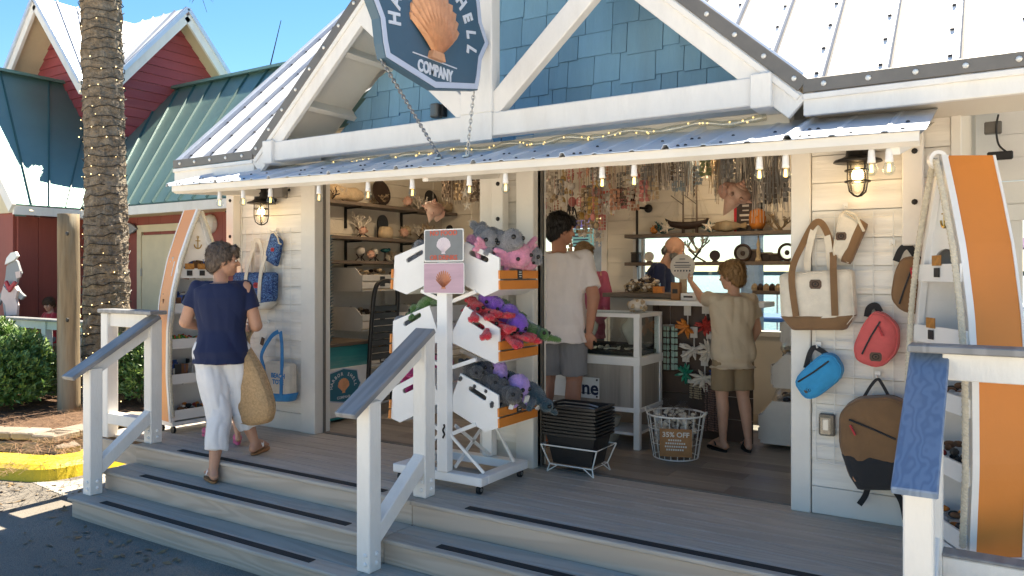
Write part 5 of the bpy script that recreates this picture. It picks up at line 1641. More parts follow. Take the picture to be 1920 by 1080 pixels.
# ================================================================ BOAT-SHAPED SHELVES
M['leather'] = mat('tan_leather', (0.33, 0.15, 0.055), 0.6, 0.2, 12, 0.2)
GOODS = [mat('goods_' + n, c, .6, .3, 30, .1) for n, c in (('red', (.42, .04, .03)), ('green', (.06, .35, .06)), ('yellow', (.6, .42, .05)), ('orange', (.62, .2, .03)), ('blue', (.04, .1, .35)), ('brown', (.2, .09, .04)), ('white', (.6, .58, .55)), ('black', (.03, .03, .03)), ('teal', (.03, .25, .25)))]
def hw(z):
 """half width of the upright rowboat's opening at height z"""
 pts = [(.10, .255), (.5, .285), (.9, .28), (1.2, .245), (1.5, .175), (1.75, .085), (1.95, .004)]
 for (a, x), (b, y_) in zip(pts, pts[1:]):
  if z <= b:
   t = max(0, (z - a) / (b - a)); return x + (y_ - x) * t
 return .004
def boat_shelf(cx, cy, ang, hullm, label, depth=.25, rope=True):
 """local frame: u across the opening, n out of the opening, stands on casters"""
 n = V((math.cos(ang), math.sin(ang), 0)); u = V((-n.y, n.x, 0))
 O = V((cx, cy, 0))
 def T(a, d, z): return O + u * a - n * d + V((0, 0, z))
 t = thing('boat_shelf', label, 'shelf', (cx, cy, 0))
 zs = [.10 + (1.95 - .10) * i / 26 for i in range(27)]
 for s in (-1, 1):
  mb = MB(); vs = []
  for z in zs:
   a = hw(z); bk = max(.0, a * .93 - .006)
   vs += [T(s * a, 0.02, z), T(s * bk, depth, z), T(s * max(0, a - .014), 0.02, z), T(s * max(0, bk - .014), depth, z)]
  fs = []
  for i in range(len(zs) - 1):
   k, m_ = i * 4, i * 4 + 4
   fs += [(k, k + 1, m_ + 1, m_), (k + 2, m_ + 2, m_ + 3, k + 3), (k, m_, m_ + 2, k + 2), (k + 1, k + 3, m_ + 3, m_ + 1)]
  for j_, f in enumerate(fs): mb.mesh([vs[q] for q in (f if s > 0 else f[::-1])], [(0, 1, 2, 3)], 1 if j_ % 4 == 1 else 0)
  mb.build('hull_side', [hullm, M['white2']], t)
  # gunwale along the opening edge
  g = MB(); vs = []
  for z in zs:
   a = hw(z)
   vs += [T(s * (a + .01), -.008, z), T(s * (a + .01), .022, z), T(s * max(0, a - .028), .022, z), T(s * max(0, a - .028), -.008, z)]
  fs = []
  for i in range(len(zs) - 1):
   for j in range(4):
    fs.append((i * 4 + j, i * 4 + (j + 1) % 4, i * 4 + 4 + (j + 1) % 4, i * 4 + 4 + j))
  g.mesh(vs, fs if s < 0 else [f[::-1] for f in fs]).build('gunwale', M['white2'], t)
 prof = [(hw(z), z) for z in zs]
 MB().prism([(a * .93, z) for a, z in prof] + [(-a * .93, z) for a, z in prof[::-1]], O - n * depth, u, V((0, 0, 1)), .012).build('back_panel', M['white2'], t)
 # breast plate with round-arched lower edge and an anchor
 arch = [(hw(z) - .012, z) for z in zs if z >= 1.36]
 inner = [(math.cos(a) * (hw(1.40) - .05), 1.37 + math.sin(a) * .13) for a in [math.pi * k / 12 for k in range(13)]]
 MB().prism([(-a, z) for a, z in arch[::-1]][::-1][::-1] and ([(a, z) for a, z in arch] + [(-a, z) for a, z in arch[::-1]] + [(-x, z) for x, z in inner]), O - n * .03, u, V((0, 0, 1)), .012).build('bow_plate', M['white2'], t)
 an = MB(); c = O + n * .004 - n * .016 + V((0, 0, 1.64))
 an.tube([c + V((0, 0, .055)), c - V((0, 0, .035))], .0045, 6).tube([c - u * .022 + V((0, 0, .03)), c + u * .022 + V((0, 0, .03))], .004, 6)
 an.tube([c + u * math.cos(a) * .034 + V((0, 0, -.002 + math.sin(a) * .036)) for a in [math.pi + math.pi * k / 8 for k in range(9)]], .005, 6)
 an.tube([c + u * math.cos(a) * .009 + V((0, 0, .064 + math.sin(a) * .009)) for a in [2 * math.pi * k / 8 for k in range(8)]], .003, 5, closed=True)
 an.build('anchor', M['brass'], t)
 MB().span((-.24, -.01, .06), (.24, depth - .01, .10), .004)
 b = MB();
 for (a0, d0) in ((-.22, .03), (.22, .03), (-.22, depth - .03), (.22, depth - .03)):
  p = T(a0, d0, .03)
  b.tube([p - u * .011, p + u * .011], .03, 12)
 b.build('caster', M['black'], t)
 q = [T(-.25, -.01, .065), T(.25, -.01, .065), T(.25, depth, .065), T(-.25, depth, .065)]
 MB().mesh(q + [p + V((0, 0, .035)) for p in q], [(3, 2, 1, 0), (4, 5, 6, 7), (0, 1, 5, 4), (1, 2, 6, 5), (2, 3, 7, 6), (3, 0, 4, 7)]).build('base_board', M['white2'], t)
 for z in (.12, .43, .735, 1.04, 1.345):
  a = hw(z) - .018
  q = [T(-a, -.004, z), T(a, -.004, z), T(a * .92, depth - .012, z), T(-a * .92, depth - .012, z)]
  sh_ = MB().mesh(q + [p + V((0, 0, .014)) for p in q], [(3, 2, 1, 0), (4, 5, 6, 7), (0, 1, 5, 4), (1, 2, 6, 5), (2, 3, 7, 6), (3, 0, 4, 7)]).build('shelf', M['white2'], t)
  q = [T(-a - .012, -.018, z - .004), T(a + .012, -.018, z - .004), T(a + .012, -.005, z - .004), T(-a - .012, -.005, z - .004)]
  MB().mesh(q + [p + V((0, 0, .085)) for p in q], [(3, 2, 1, 0), (4, 5, 6, 7), (0, 1, 5, 4), (1, 2, 6, 5), (2, 3, 7, 6), (3, 0, 4, 7)]).build('lip', M['white2'], sh_)
 if rope:
  for s in (-1, 1):
   pts = [T(s * (hw(z) + .0), -.034, z) for z in [.15 + (1.93 - .15) * i / 40 for i in range(41)]]
   r_ = MB();
   for strand in range(3):
    sp_ = []
    for i in range(200):
     f = i / 199 * 40; k = min(39, int(f)); p = pts[k].lerp(pts[k + 1], f - k)
     a = 2 * math.pi * (i / 199 * 42 + strand / 3)
     sp_.append(p + u * math.cos(a) * .008 + n * math.sin(a) * .008)
    r_.tube(sp_, .0085, 5)
   r_.build('rope', M['rope'], t, True)
 return t, T
bsR, TR = boat_shelf(-.245, -.45, R(180 + 29), M['orange'], 'orange rowboat-shaped shelf with twisted rope, behind right railing')
bsL, TL = boat_shelf(-6.0, -.43, R(-4), M['peach'], 'peach rowboat-shaped shelf beside the left railing', .24)
m = MB()       # rope eye at the bow
c = TR(0, -.02, 1.93)
m.lathe([(.028, -.012), (.045, -.012), (.045, .012), (.028, .012), (.028, -.012)], c, 16, Matrix.Rotation(R(90), 3, 'X') @ Matrix.Rotation(R(30), 3, 'Y'))
m.build('rope_eye', M['white2'], bsR)
def goods(T, z, kind, where, seed, xs=(-.2, .2)):
 """a loose heap of small goods in one shelf, too small to pick apart"""
 rg = random.Random(seed); mb = MB()
 a = hw(z) - .05
 for i in range(46):
  p = T(rg.uniform(-a, a), rg.uniform(.02, .19), z + .02 + rg.uniform(0, .075))
  if kind == 'bands':
   d = V((rg.uniform(-1, 1), rg.uniform(-1, 1), rg.uniform(-.3, .3))).normalized() * rg.uniform(.03, .06)
   mb.tube([p - d, p + V((0, 0, .015)), p + d], .007, 5, mi=rg.choice((0, 1, 1, 2, 3)))
  elif kind == 'packs':
   mb.box(p + V((0, 0, .03)), (.012, .06, .13), Matrix.Rotation(rg.uniform(-.6, .6), 3, 'Z') @ Matrix.Rotation(rg.uniform(-.3, .3), 3, 'X'), mi=rg.choice((4, 5, 6, 7)))
  else:
   mb.ell(p, (rg.uniform(.015, .035), rg.uniform(.015, .03), rg.uniform(.012, .02)), 7, 5, mi=rg.choice((0, 5, 5, 6, 7, 3)))
 o = mb.build('shelf_goods', GOODS, None, loc=T(0, .1, z + .014), kind='stuff')
 tag(o, where, 'goods')
goods(TL, .735, 'bands', 'heap of neon bracelets on the left boat shelf, red green yellow', 1)
goods(TL, .43, 'packs', 'patterned pouches packed on the left boat shelf below the bracelets', 2)
goods(TL, .12, 'bits', 'small red trinkets on the lowest shelf of left boat', 3)
goods(TL, 1.04, 'packs', 'dark bagged goods standing on upper middle shelf of left boat', 4)
goods(TL, 1.345, 'packs', 'row of dark packets under the arch of left boat shelf', 5)
goods(TR, .735, 'bits', 'coloured trinkets on the right boat shelf just under the rail', 6)
goods(TR, .43, 'bits', 'dark brown trinkets on the right boat shelf', 7)
goods(TR, .12, 'bits', 'pink and brown trinkets on lowest shelf of right boat', 8)
M['amber'] = mat('amber_box_print', (.38, .17, .04), .5, .4, 40, .05)
for T, zz, offs in ((TL, 1.345, (-.10, .02, .13)), (TL, .43, (.12,)), (TL, .12, (.2,)), (TR, 1.04, (-.06,)), (TR, 1.345, (0,)), (TR, .735, (-.1,)), (TR, .43, (-.1,))):
 for a in offs:
  n_ = (T(0, 0, 0) - T(0, 1, 0)).normalized(); u_ = (T(1, 0, 0) - T(0, 0, 0)).normalized()
  rt = Matrix((u_, -n_, V((0, 0, 1)))).transposed()
  side = 'left' if T is TL else 'right'
  p = T(a, -.024, zz + .098)
  o = MB().box(p, (.085, .006, .05), rt, .001).build('sign_card', M['amber'], None, loc=p)
  tag(o, 'amber printed card on the %s boat shelf, %s' % (side, {1.345: 'row under the arch, ' + {-.10: 'left', .02: 'middle', .13: 'right', 0: 'alone'}.get(a, 'left'), .43: 'second shelf up', .12: 'lowest shelf', 1.04: 'just above the rail', .735: 'just under the rail'}[zz]), 'card', 'shelf cards on the %s boat' % side)
  if a in (.02, -.06, -.1, .2, 0):
   m = MB().box(p + V((0, 0, -.058)), (.05, .004, .045), rt)
   g = m.build('price_card', M['tagblack'], o)

# ================================================================ LANTERNS, STRING BULBS
M['lampglow'] = glow_mat('lantern_bulb_glow', (1.0, .74, .40), 4.5)
M['filament'] = glow_mat('filament_glow', (1.0, .58, .18), 2.2)
M['frost'] = glass_mat('frosted_lamp_glass', (.95, .93, .88), .25, .2)
def lantern(px, py, label, y=-.15):
 c = PY(px, py, y); k = .0029 * (c.y - CAMY) / 4.56 * 1
 t = thing('wall_lantern', label, 'lantern', (c.x, 0, c.z - .15))
 top = c + V((0, 0, .075))
 MB().lathe([(.125, 0), (.118, .012), (.085, .022), (.062, .035), (.056, .075), (.066, .08), (.05, .10), (.046, .15), (.03, .165), (.001, .167)], top, 22).build('hood', M['iron'], t, True)
 MB().tube([top + V((0, .02, .12)), top + V((0, .08, .15)), V((c.x, -.03, top.z + .10))], .02, 8).box((c.x, -.032, top.z + .09), (.11, .02, .13), None, .006).build('arm', M['iron'], t)
 g = MB()
 for a in range(4):
  an = math.pi / 4 + math.pi / 2 * a; d = V((math.cos(an), math.sin(an), 0))
  g.tube([top + d * .06, c + d * .062 + V((0, 0, -.03)), c + d * .05 + V((0, 0, -.085)), c + d * .025 + V((0, 0, -.105)), c + V((0, 0, -.112))], .005, 6)
 for z in (.03, -.03):
  g.tube([c + V((math.cos(a) * .063, math.sin(a) * .063, z)) for a in [2 * math.pi * k_ / 18 for k_ in range(18)]], .005, 6, closed=True)
 g.build('cage', M['iron'], t)
 MB().lathe([(.05, .075), (.052, -.03), (.042, -.075), (.02, -.095), (.001, -.098)], c, 16).build('glass', M['frost'], t, True)
 MB().ell(c + V((0, 0, .005)), (.03, .03, .042), 12, 8).build('bulb', M['lampglow'], t, True)
 ld = bpy.data.lights.new('lantern_light', 'POINT'); ld.energy = .6; ld.color = (1, .72, .42); ld.shadow_soft_size = .05
 lo = bpy.data.objects.new('lantern_light', ld); COL.objects.link(lo); lo.parent = t; lo.location = c + V((0, -.075, -.02)) - ORG[t.name]
lantern(1608, 330, 'black caged wall lantern on the right wall above the canvas tote')
lantern(490, 398, 'black caged wall lantern on the left wall over the patterned tote')
bx = PY(526, 358, -.12)
ss = thing('wall_speaker', 'small grey speaker box on the left wall by the lantern', 'speaker', bx)
MB().box(bx, (.1, .1, .13), Matrix.Rotation(.4, 3, 'Z'), .012).build('case', M['trimgrey'], ss); MB().tube([bx + V((0, .04, 0)), bx + V((0, .1, .02))], .012, 6).build('mount', M['iron'], ss)
sb = None
def bulb_at(px, py_top, py_bot, label, first):
 y = -.77
 a = PY(px, py_top, y); b = PY(px, py_bot, y)
 return a, b
cordz = []
blist = [(412, 356, 378, 'before the red building'), (456, 345, 370, 'before the left corner board'), (507, 345, 374, 'before the left lantern'), (598, 343, 361, 'at the left door post'), (690, 325, 369, 'over the white crate bins'), (773, 328, 355, 'before the black-backed coral'), (880, 325, 358, 'by the hanging pink shell'),
   (948, 308, 334, 'on the middle column'), (1129, 300, 347, 'over the man'), (1189, 293, 321, 'over the pink hooded woman'), (1424, 278, 331, 'before the pink conch'), (1473, 273, 304, 'at the right door post'), (1634, 263, 316, 'in front of the right lantern'), (1667, 264, 308, 'right of the right lantern')]
for i, (px, pt, pb, lab) in enumerate(blist):
 y = -.92
 a, b = PY(px, pt, y), PY(px, pb, y)
 ztop = awz(a.x, y) - .07; b.z = min(b.z, ztop - .135)
 t = thing('string_bulb', 'clear filament bulb in white socket hanging ' + lab, 'bulb', b, 'bulbs hanging from the awning')
 hb = .064; sk = .056
 MB().tube([(b.x, y, ztop), (b.x, y, b.z + hb + sk)], .0035, 5).build('wire', M['tagwhite'], t)
 MB().lathe([(.008, hb + sk + .008), (.014, hb + sk - .005), (.0165, hb + .01), (.018, hb - .004), (.014, hb - .006)][::-1], b, 12).build('socket', M['white2'], t, True)
 MB().lathe([(.001, 0), (.014, .004), (.024, .018), (.026, .031), (.02, .05), (.012, .066)], b, 14).build('glass', M['glass'], t, True)
 f = MB()
 for k in range(4):
  d = V((math.cos(k * 1.57) * .006, math.sin(k * 1.57) * .006, 0))
  f.tube([b + d * .7 + V((0, 0, .052)), b + d + V((0, 0, .016))], .0022, 4)
 f.build('filament', M['filament'], t)
c0, c1 = PY(412, 350, -.775), PY(1667, 258, -.775)
pts = []
for i in range(61):
 f = i / 60; x = AWX0 + .2 + (AWX1 - AWX0 - .3) * f
 pts.append(V((x, -.92, awz(x, -.92) - .075 - .006 * abs(math.sin(f * 40)))))
tag(MB().tube(pts, .0045, 5).build('power_cable', M['tagwhite'], None, loc=pts[0]), 'white cord of the bulb string clipped under the awning edge', 'cord')
lp = PY(862, 318, -.78)
tag(MB().tube([lp + V((math.cos(t) * .09, 0, math.sin(t) * .03)) for t in [math.pi + math.pi * k / 10 for k in range(11)]], .004, 5).build('cable_loop', M['tagwhite'], None, loc=lp), 'slack white cord loop under the awning near the sign chains', 'cord')

# ================================================================ WALL GRIDS AND BAGS
def grid(x0, x1, z0, z1, label, step=.1):
 t = thing('wire_grid', label, 'wire grid', ((x0 + x1) / 2, -.03, z0))
 y = -.04
 for i in range(int((x1 - x0) / step) + 1):
  MB().tube([(x0 + i * step, y, z0), (x0 + i * step, y, z1)], .0026, 5).build('upright_wire', M['wire'], t)
 for i in range(int((z1 - z0) / step) + 1):
  MB().tube([(x0, y - .005, z0 + i * step), (x1, y - .005, z0 + i * step)], .0026, 5).build('cross_wire', M['wire'], t)
 return t
grid(-.90, -.50, .30, 1.72, 'white wire display grid on the right wall behind the bags')
grid(-5.86, -5.2, .25, 1.78, 'white wire display grid on the left wall behind the totes')
def opts(px, y): return [V((PY(a, b, y).x, PY(a, b, y).z)) for a, b in px]
def round_poly(P, it=2, keep=.25):
 for _ in range(it):
  Q = []
  for i in range(len(P)):
   a, b = P[i], P[(i + 1) % len(P)]
   Q += [a.lerp(b, keep), a.lerp(b, 1 - keep)]
  P = Q
 return P
def puffy(name, px, mt, parent, y0=-.05, dep=.09, rnd_it=2, base=None, side=.94, front=.8, keep=.2, sag=0.0, wr=.009, xy=None):
 """stuffed flat shape: the traced outline gets a real back, swelling sides and rounded front"""
 P = xy or opts(px, base if base is not None else y0)
 P = round_poly(P, rnd_it, keep)
 c = sum(P, V((0, 0))) / len(P)
 seq = [(side, 0), (1.0, .25), (1.0, .55), (.96, .8), (front, .97), (front * .55, 1.02), (.02, 1.03)]
 rings = []
 for s, d in seq:
  rg = []
  for p in P:
   q = c + (p - c) * s
   n_ = (noise.noise(V((q.x * 16, q.y * 11, d * 2 + y0))) + .8 * abs(noise.noise(V((q.x * 9 + q.y * 14, q.y * 5, y0))))) * wr * (1 if d > .3 else .3)
   rg.append(V((q.x, y0 - dep * d - n_ - sag * max(0, (c.y - q.y)), q.y)))
  rings.append(rg)
 mb = MB().loft(rings)
 # winding: outline direction decides the facing
 ar = sum(P[i].x * P[(i + 1) % len(P)].y - P[(i + 1) % len(P)].x * P[i].y for i in range(len(P)))
 if ar < 0: mb.f = [f[::-1] for f in mb.f]
 o = mb.build(name, mt, parent, True)
 if name == 'body':
  c2 = [V((q.x, q.y - .002, q.z)) for q in rings[3]]
  MB().tube([c + (p - c) * 1.004 if 0 else p for p in c2], .0032, 5, closed=True).build('piping', mt, parent)
  c3 = [V((q.x, q.y + .001, q.z)) for q in rings[1]]
  MB().tube(c3, .003, 5, closed=True).build('piping', mt, parent)
 return o
def flat(name, px, mt, parent, y, th=.006, xy=None):
 P = xy or opts(px, y)
 return MB().prism([(p.x, p.y) for p in P], (0, y, 0), ux, uz, th).build(name, mt, parent)
def strap(name, pts, mt, parent, w=.03, th=.005, up=(0, 1, 0)):
 """flat webbing along a path of world points"""
 mb = MB(); pts = smooth_path([V(p) for p in pts], 6); rings = []
 for i, p in enumerate(pts):
  t = (pts[min(i + 1, len(pts) - 1)] - pts[max(i - 1, 0)]).normalized()
  s = t.cross(V(up)).normalized() * w / 2; nn = s.cross(t).normalized() * th / 2
  rings.append([p - s - nn, p + s - nn, p + s + nn, p - s + nn])
 return mb.loft(rings).build(name, mt, parent)
def tagbadge(px, py, y, r, parent, mt=None):
 c = PY(px, py, y)
 o = MB().prism([(a * r, b * r) for a, b in [(1, .4), (.75, .8), (-.75, .8), (-1, .4), (-1, -.4), (-.75, -.8), (.75, -.8), (1, -.4)]], c, ux, uz, .003).build('leather_patch', mt or M['patch'], parent)
 MB().tube([c + V((math.cos(t) * r * .55, -.0035, math.sin(t) * r * .45)) for t in [2 * math.pi * k / 12 for k in range(12)]], r * .07, 4, closed=True).ell(c + V((0, -.004, 0)), (r * .2, .001, r * .2), 6, 4).build('embossed_mark', M['iron'], o)
def hook(px, py):
 p = PY(px, py, -.05)
 return tag(MB().box(p + V((0, .0, .01)), (.028, .012, .03)).tube([p, p + V((0, -.05, -.005)), p + V((0, -.06, .012))], .004, 5).build('wire_hook', M['wire'], None, loc=p), HOOKS.pop(0), 'hook', 'hooks on the wire grids')
def cloth(name, c, var=.12, sc=14, b=.5, bs=220): return mat(name, c, .9, var, sc, b, bs, sheen=.2, bdist=.003)
M['canvas'] = cloth('natural_canvas', (.66, .59, .49)); M['browncloth'] = cloth('waxed_brown_canvas', (.195, .105, .048)); M['blackcloth'] = cloth('black_nylon', (.018, .018, .02)); M['coral'] = cloth('coral_canvas', (.60, .105, .10))
M['skyblue'] = cloth('bright_blue_canvas', (.02, .27, .52)); M['patch'] = mat('dark_leather_patch', (.085, .045, .025), .6, .2, 20, .2); M['bluetrim'] = cloth('blue_tote_trim', (.025, .21, .48)); M['tanpatch'] = mat('tan_leather_patch', (.42, .20, .10), .6, .2, 20, .2)
def swirl_mat():
 m, nt, b = base_mat('indigo_scroll_print', .9)
 mp = _map(nt); n = _n(nt, 'ShaderNodeTexNoise'); n.inputs['Scale'].default_value = 34; n.inputs['Detail'].default_value = 2; n.inputs['Distortion'].default_value = 2.2
 nt.links.new(mp.outputs[0], n.inputs['Vector'])
 r = _ramp(nt, n.outputs['Fac'], [(.40, (.012, .025, .10)), (.47, (.03, .10, .30)), (.53, (.16, .30, .48)), (.57, (.015, .03, .13))])
 nt.links.new(r.outputs[0], b.inputs['Base Color'])
 return m
M['scroll'] = swirl_mat()
# right wall ---------------------------------------------------------------
tt = thing('canvas_tote', 'large cream canvas tote with brown base and straps', 'bag', PY(1535, 617, -.1), 'bags on the right wall')
puffy('body', [(1462, 513), (1600, 504), (1606, 592), (1584, 618), (1488, 618), (1465, 592)], M['canvas'], tt, -.06, .10, 1, -.11, keep=.06)
puffy('base', [(1463, 591), (1607, 589), (1585, 619), (1487, 619)], M['browncloth'], tt, -.056, .109, 1, -.11, side=.99, keep=.05)
for pxs in ([(1498, 592), (1490, 512), (1505, 455), (1528, 418), (1545, 425), (1560, 470), (1567, 512), (1570, 591)],):
 pts = [PY(a, b, -.10) for a, b in pxs]
 strap('strap', [V((p.x, -.172 if i in (0, 1, 6, 7) else -.10 + .012 * abs(i - 3.5), p.z)) for i, p in enumerate(pts)], M['browncloth'], tt, .036, .005)
pts = [PY(a, b, -.085) for a, b in [(1514, 514), (1516, 470), (1532, 418), (1550, 440), (1558, 512)]]
strap('strap', [V((p.x, -.085, p.z)) for p in pts], M['canvas'], tt, .036, .005)
tagbadge(1529, 533, -.166, .032, tt)
pc = thing('canvas_pouch', 'cream and brown zip pouch with rope loop hanging tilted', 'bag', PY(1588, 495, -.1), 'bags on the right wall')
puffy('body', [(1576, 393), (1626, 424), (1594, 496), (1560, 478)], M['canvas'], pc, -.055, .055, 1, -.09, keep=.08)
puffy('base', [(1612, 410), (1628, 421), (1595, 496), (1575, 490)], M['browncloth'], pc, -.052, .062, 1, -.09, keep=.08)
MB().tube([PY(a, b, -.12) for a, b in [(1584, 396), (1592, 398), (1605, 404), (1613, 420), (1620, 434)]], .008, 6).build('rope_loop', M['rope'], pc)
tagbadge(1577, 443, -.116, .028, pc)
bs = thing('brown_sling_bag', 'brown waxed sling bag with red zip pull, beside the boat rope', 'bag', PY(1700, 588, -.1), 'bags on the right wall')
puffy('body', [(1690, 484), (1712, 480), (1735, 492), (1738, 560), (1722, 590), (1690, 584), (1670, 560), (1678, 510)], M['browncloth'], bs, -.05, .10, 2, -.11)
strap('strap', [PY(a, b, -.07) for a, b in [(1680, 490), (1690, 468), (1703, 462), (1716, 478), (1722, 488)]], M['blackcloth'], bs, .035, .006)
MB().tube([PY(a, b, -.157) for a, b in [(1686, 570), (1696, 540), (1708, 508)]], .005, 5).build('zip', M['blackcloth'], bs)
MB().bar(PY(1709, 502, -.165), PY(1712, 522, -.17), .016, .007).build('zip_pull', M['red'], bs)
tagbadge(1717, 567, -.146, .026, bs)
co = thing('coral_sling_bag', 'coral pink sling bag hanging below the brown one', 'bag', PY(1640, 690, -.1), 'bags on the right wall')
puffy('body', [(1638, 583), (1660, 588), (1686, 612), (1684, 660), (1650, 692), (1606, 678), (1600, 650), (1618, 608)], M['coral'], co, -.05, .10, 2, -.11)
strap('strap', [PY(a, b, -.065) for a, b in [(1626, 594), (1630, 578), (1642, 573), (1650, 585)]], M['blackcloth'], co, .035, .006)
MB().tube([PY(a, b, -.157) for a, b in [(1616, 664), (1632, 632), (1650, 603)]], .005, 5).build('zip', M['blackcloth'], co)
MB().bar(PY(1647, 612, -.163), PY(1655, 630, -.165), .016, .007).build('zip_pull', M['red'], co)
tagbadge(1642, 669, -.147, .03, co)
bf = thing('blue_hip_bag', 'bright blue hip bag hanging tilted by the door post', 'bag', PY(1530, 745, -.1), 'bags on the right wall')
puffy('body', [(1487, 712), (1540, 662), (1566, 664), (1582, 690), (1575, 712), (1528, 748), (1508, 746)], M['skyblue'], bf, -.05, .095, 2, -.10)
strap('strap', [PY(a, b, -.07) for a, b in [(1511, 690), (1518, 664), (1526, 652), (1538, 656), (1552, 666)]], M['blackcloth'], bf, .028, .006)
MB().tube([PY(a, b, -.150) for a, b in [(1496, 716), (1525, 698), (1554, 677)]], .005, 5).build('zip', M['blackcloth'], bf)
tagbadge(1516, 731, -.142, .024, bf)
bp = thing('backpack', 'brown and black backpack with diagonal zip at the wall foot', 'backpack', PY(1640, 915, -.1), 'bags on the right wall')
puffy('body', [(1590, 757), (1612, 745), (1672, 742), (1712, 760), (1722, 800), (1716, 918), (1610, 915), (1592, 890), (1574, 830), (1575, 775)], M['browncloth'], bp, -.05, .15, 2, -.13, keep=.12, front=.88)
puffy('lower_panel', [(1577, 845), (1722, 852), (1718, 918), (1610, 916), (1595, 893)], M['blackcloth'], bp, -.046, .16, 1, -.13, side=.99, keep=.06, wr=.003, front=.88)
strap('top_handle', [PY(a, b, -.085) for a, b in [(1618, 748), (1634, 722), (1646, 711), (1655, 722), (1668, 746)]], M['blackcloth'], bp, .016, .006)
strap('strap', [PY(a, b, -.09) for a, b in [(1628, 912), (1622, 930), (1611, 946)]], M['blackcloth'], bp, .03, .006)
strap('strap', [PY(a, b, -.09) for a, b in [(1672, 912), (1690, 940), (1698, 975)]], M['blackcloth'], bp, .03, .006)
MB().tube([PY(a, b, -.208) for a, b in [(1592, 787), (1640, 806), (1680, 824)]], .006, 5).build('zip', M['blackcloth'], bp)
MB().bar(PY(1594, 797, -.21), PY(1604, 816, -.212), .018, .008).build('zip_pull', M['red'], bp)
tagbadge(1612, 894, -.20, .034, bp, M['tanpatch'])
HOOKS = ['white hook above the canvas pouch', 'white hook above the backpack handle', 'white hook above the blue hip bag', 'white hook card right of the pouch', 'white hook over the blue scroll pouch', 'white hook over the beach tote']
for q in ((1585, 388), (1646, 704), (1535, 649), (1673, 458), (516, 434), (503, 605)): hook(*q)
ob = thing('outlet_box', 'clear-covered weatherproof outlet low on the right wall', 'outlet', PY(1551, 820, -.03))
c = PY(1551, 796, -.04)
MB().box(c, (.085, .03, .125), None, .01).build('box', M['trimgrey'], ob); MB().box(c + V((0, -.03, 0)), (.075, .05, .115), None, .02).build('cover', M['frost'], ob)
MB().box(c + V((-.005, -.018, 0)), (.03, .012, .06), None, .004).build('socket', M['white2'], ob)
# left wall ------------------------------------------------------------------
st_ = thing('scroll_tote', 'cream tote with indigo scroll print behind the woman', 'bag', PY(485, 580, -.1), 'bags on the left wall')
puffy('body', [(440, 511), (516, 511), (515, 560), (500, 580), (452, 578), (440, 560)], M['scroll'], st_, -.05, .09, 1, -.1, keep=.05)
puffy('base', [(439, 565), (516, 565), (500, 581), (452, 580)], M['canvas'], st_, -.047, .097, 1, -.1, keep=.05, side=.99)
for xx, bw_ in ((466, .04), (493, .03)):
 strap('strap', [V((PY(xx + (4 if k else 0), yy, -.1).x, -.146 if k < 2 else -.08, PY(xx, yy, -.1).z)) for k, yy in ((0, 566), (1, 512), (2, 470), (3, 452))], M['canvas'], st_, .042, .006)
strap('strap', [V((PY(a, b, -.1).x, -.08, PY(a, b, -.1).z)) for a, b in ((470, 512), (472, 465), (477, 450), (486, 462), (492, 512))], M['canvas'], st_, .04, .006)
tagbadge(480, 535, -.147, .03, st_, M['red'])
sp_ = thing('scroll_pouch', 'small indigo scroll pouch hanging tilted on left wall', 'bag', PY(510, 500, -.1), 'bags on the left wall')
puffy('body', [(511, 436), (528, 452), (518, 500), (496, 486)], M['scroll'], sp_, -.05, .05, 1, -.08, keep=.06)
MB().tube([PY(a, b, -.11) for a, b in [(514, 436), (520, 444), (523, 456), (527, 458)]], .007, 6).build('rope_loop', M['rope'], sp_)
tagbadge(511, 468, -.105, .02, sp_, M['red'])
bt_ = thing('beach_tote', 'white beach tote with blue base and blue straps', 'bag', PY(528, 752, -.1), 'bags on the left wall')
puffy('body', [(502, 676), (550, 682), (551, 735), (545, 752), (510, 750), (505, 735)], M['canvas'], bt_, -.05, .10, 1, -.1, keep=.05)
puffy('base', [(504, 733), (552, 737), (546, 753), (511, 752)], M['bluetrim'], bt_, -.047, .108, 1, -.1, keep=.05, side=.99)
strap('strap', [V((PY(a, b, -.1).x, yy, PY(a, b, -.1).z)) for a, b, yy in ((508, 745, -.155), (503, 690, -.15), (494, 664, -.12), (508, 632, -.10), (520, 622, -.09))], M['bluetrim'], bt_, .036, .006)
strap('strap', [V((PY(a, b, -.1).x, yy, PY(a, b, -.1).z)) for a, b, yy in ((536, 745, -.155), (537, 690, -.15), (532, 650, -.12), (524, 622, -.09))], M['bluetrim'], bt_, .036, .006)
c = PY(521, 705, -.156)
MB().text('BEACH', c, ux, uz, .055, .002, .002).text('TOTE', c - V((0, 0, .055)), ux, uz, .055, .002, .002).build('lettering', M['bluetrim'], bt_)
lt = PY(492, 640, -.06)
tag(MB().box(lt, (.04, .01, .07), Matrix.Rotation(.35, 3, 'Y'), .004).build('leather_tag', M['patch'], None, loc=lt), 'dark leather tag hanging left of the beach tote', 'tag')
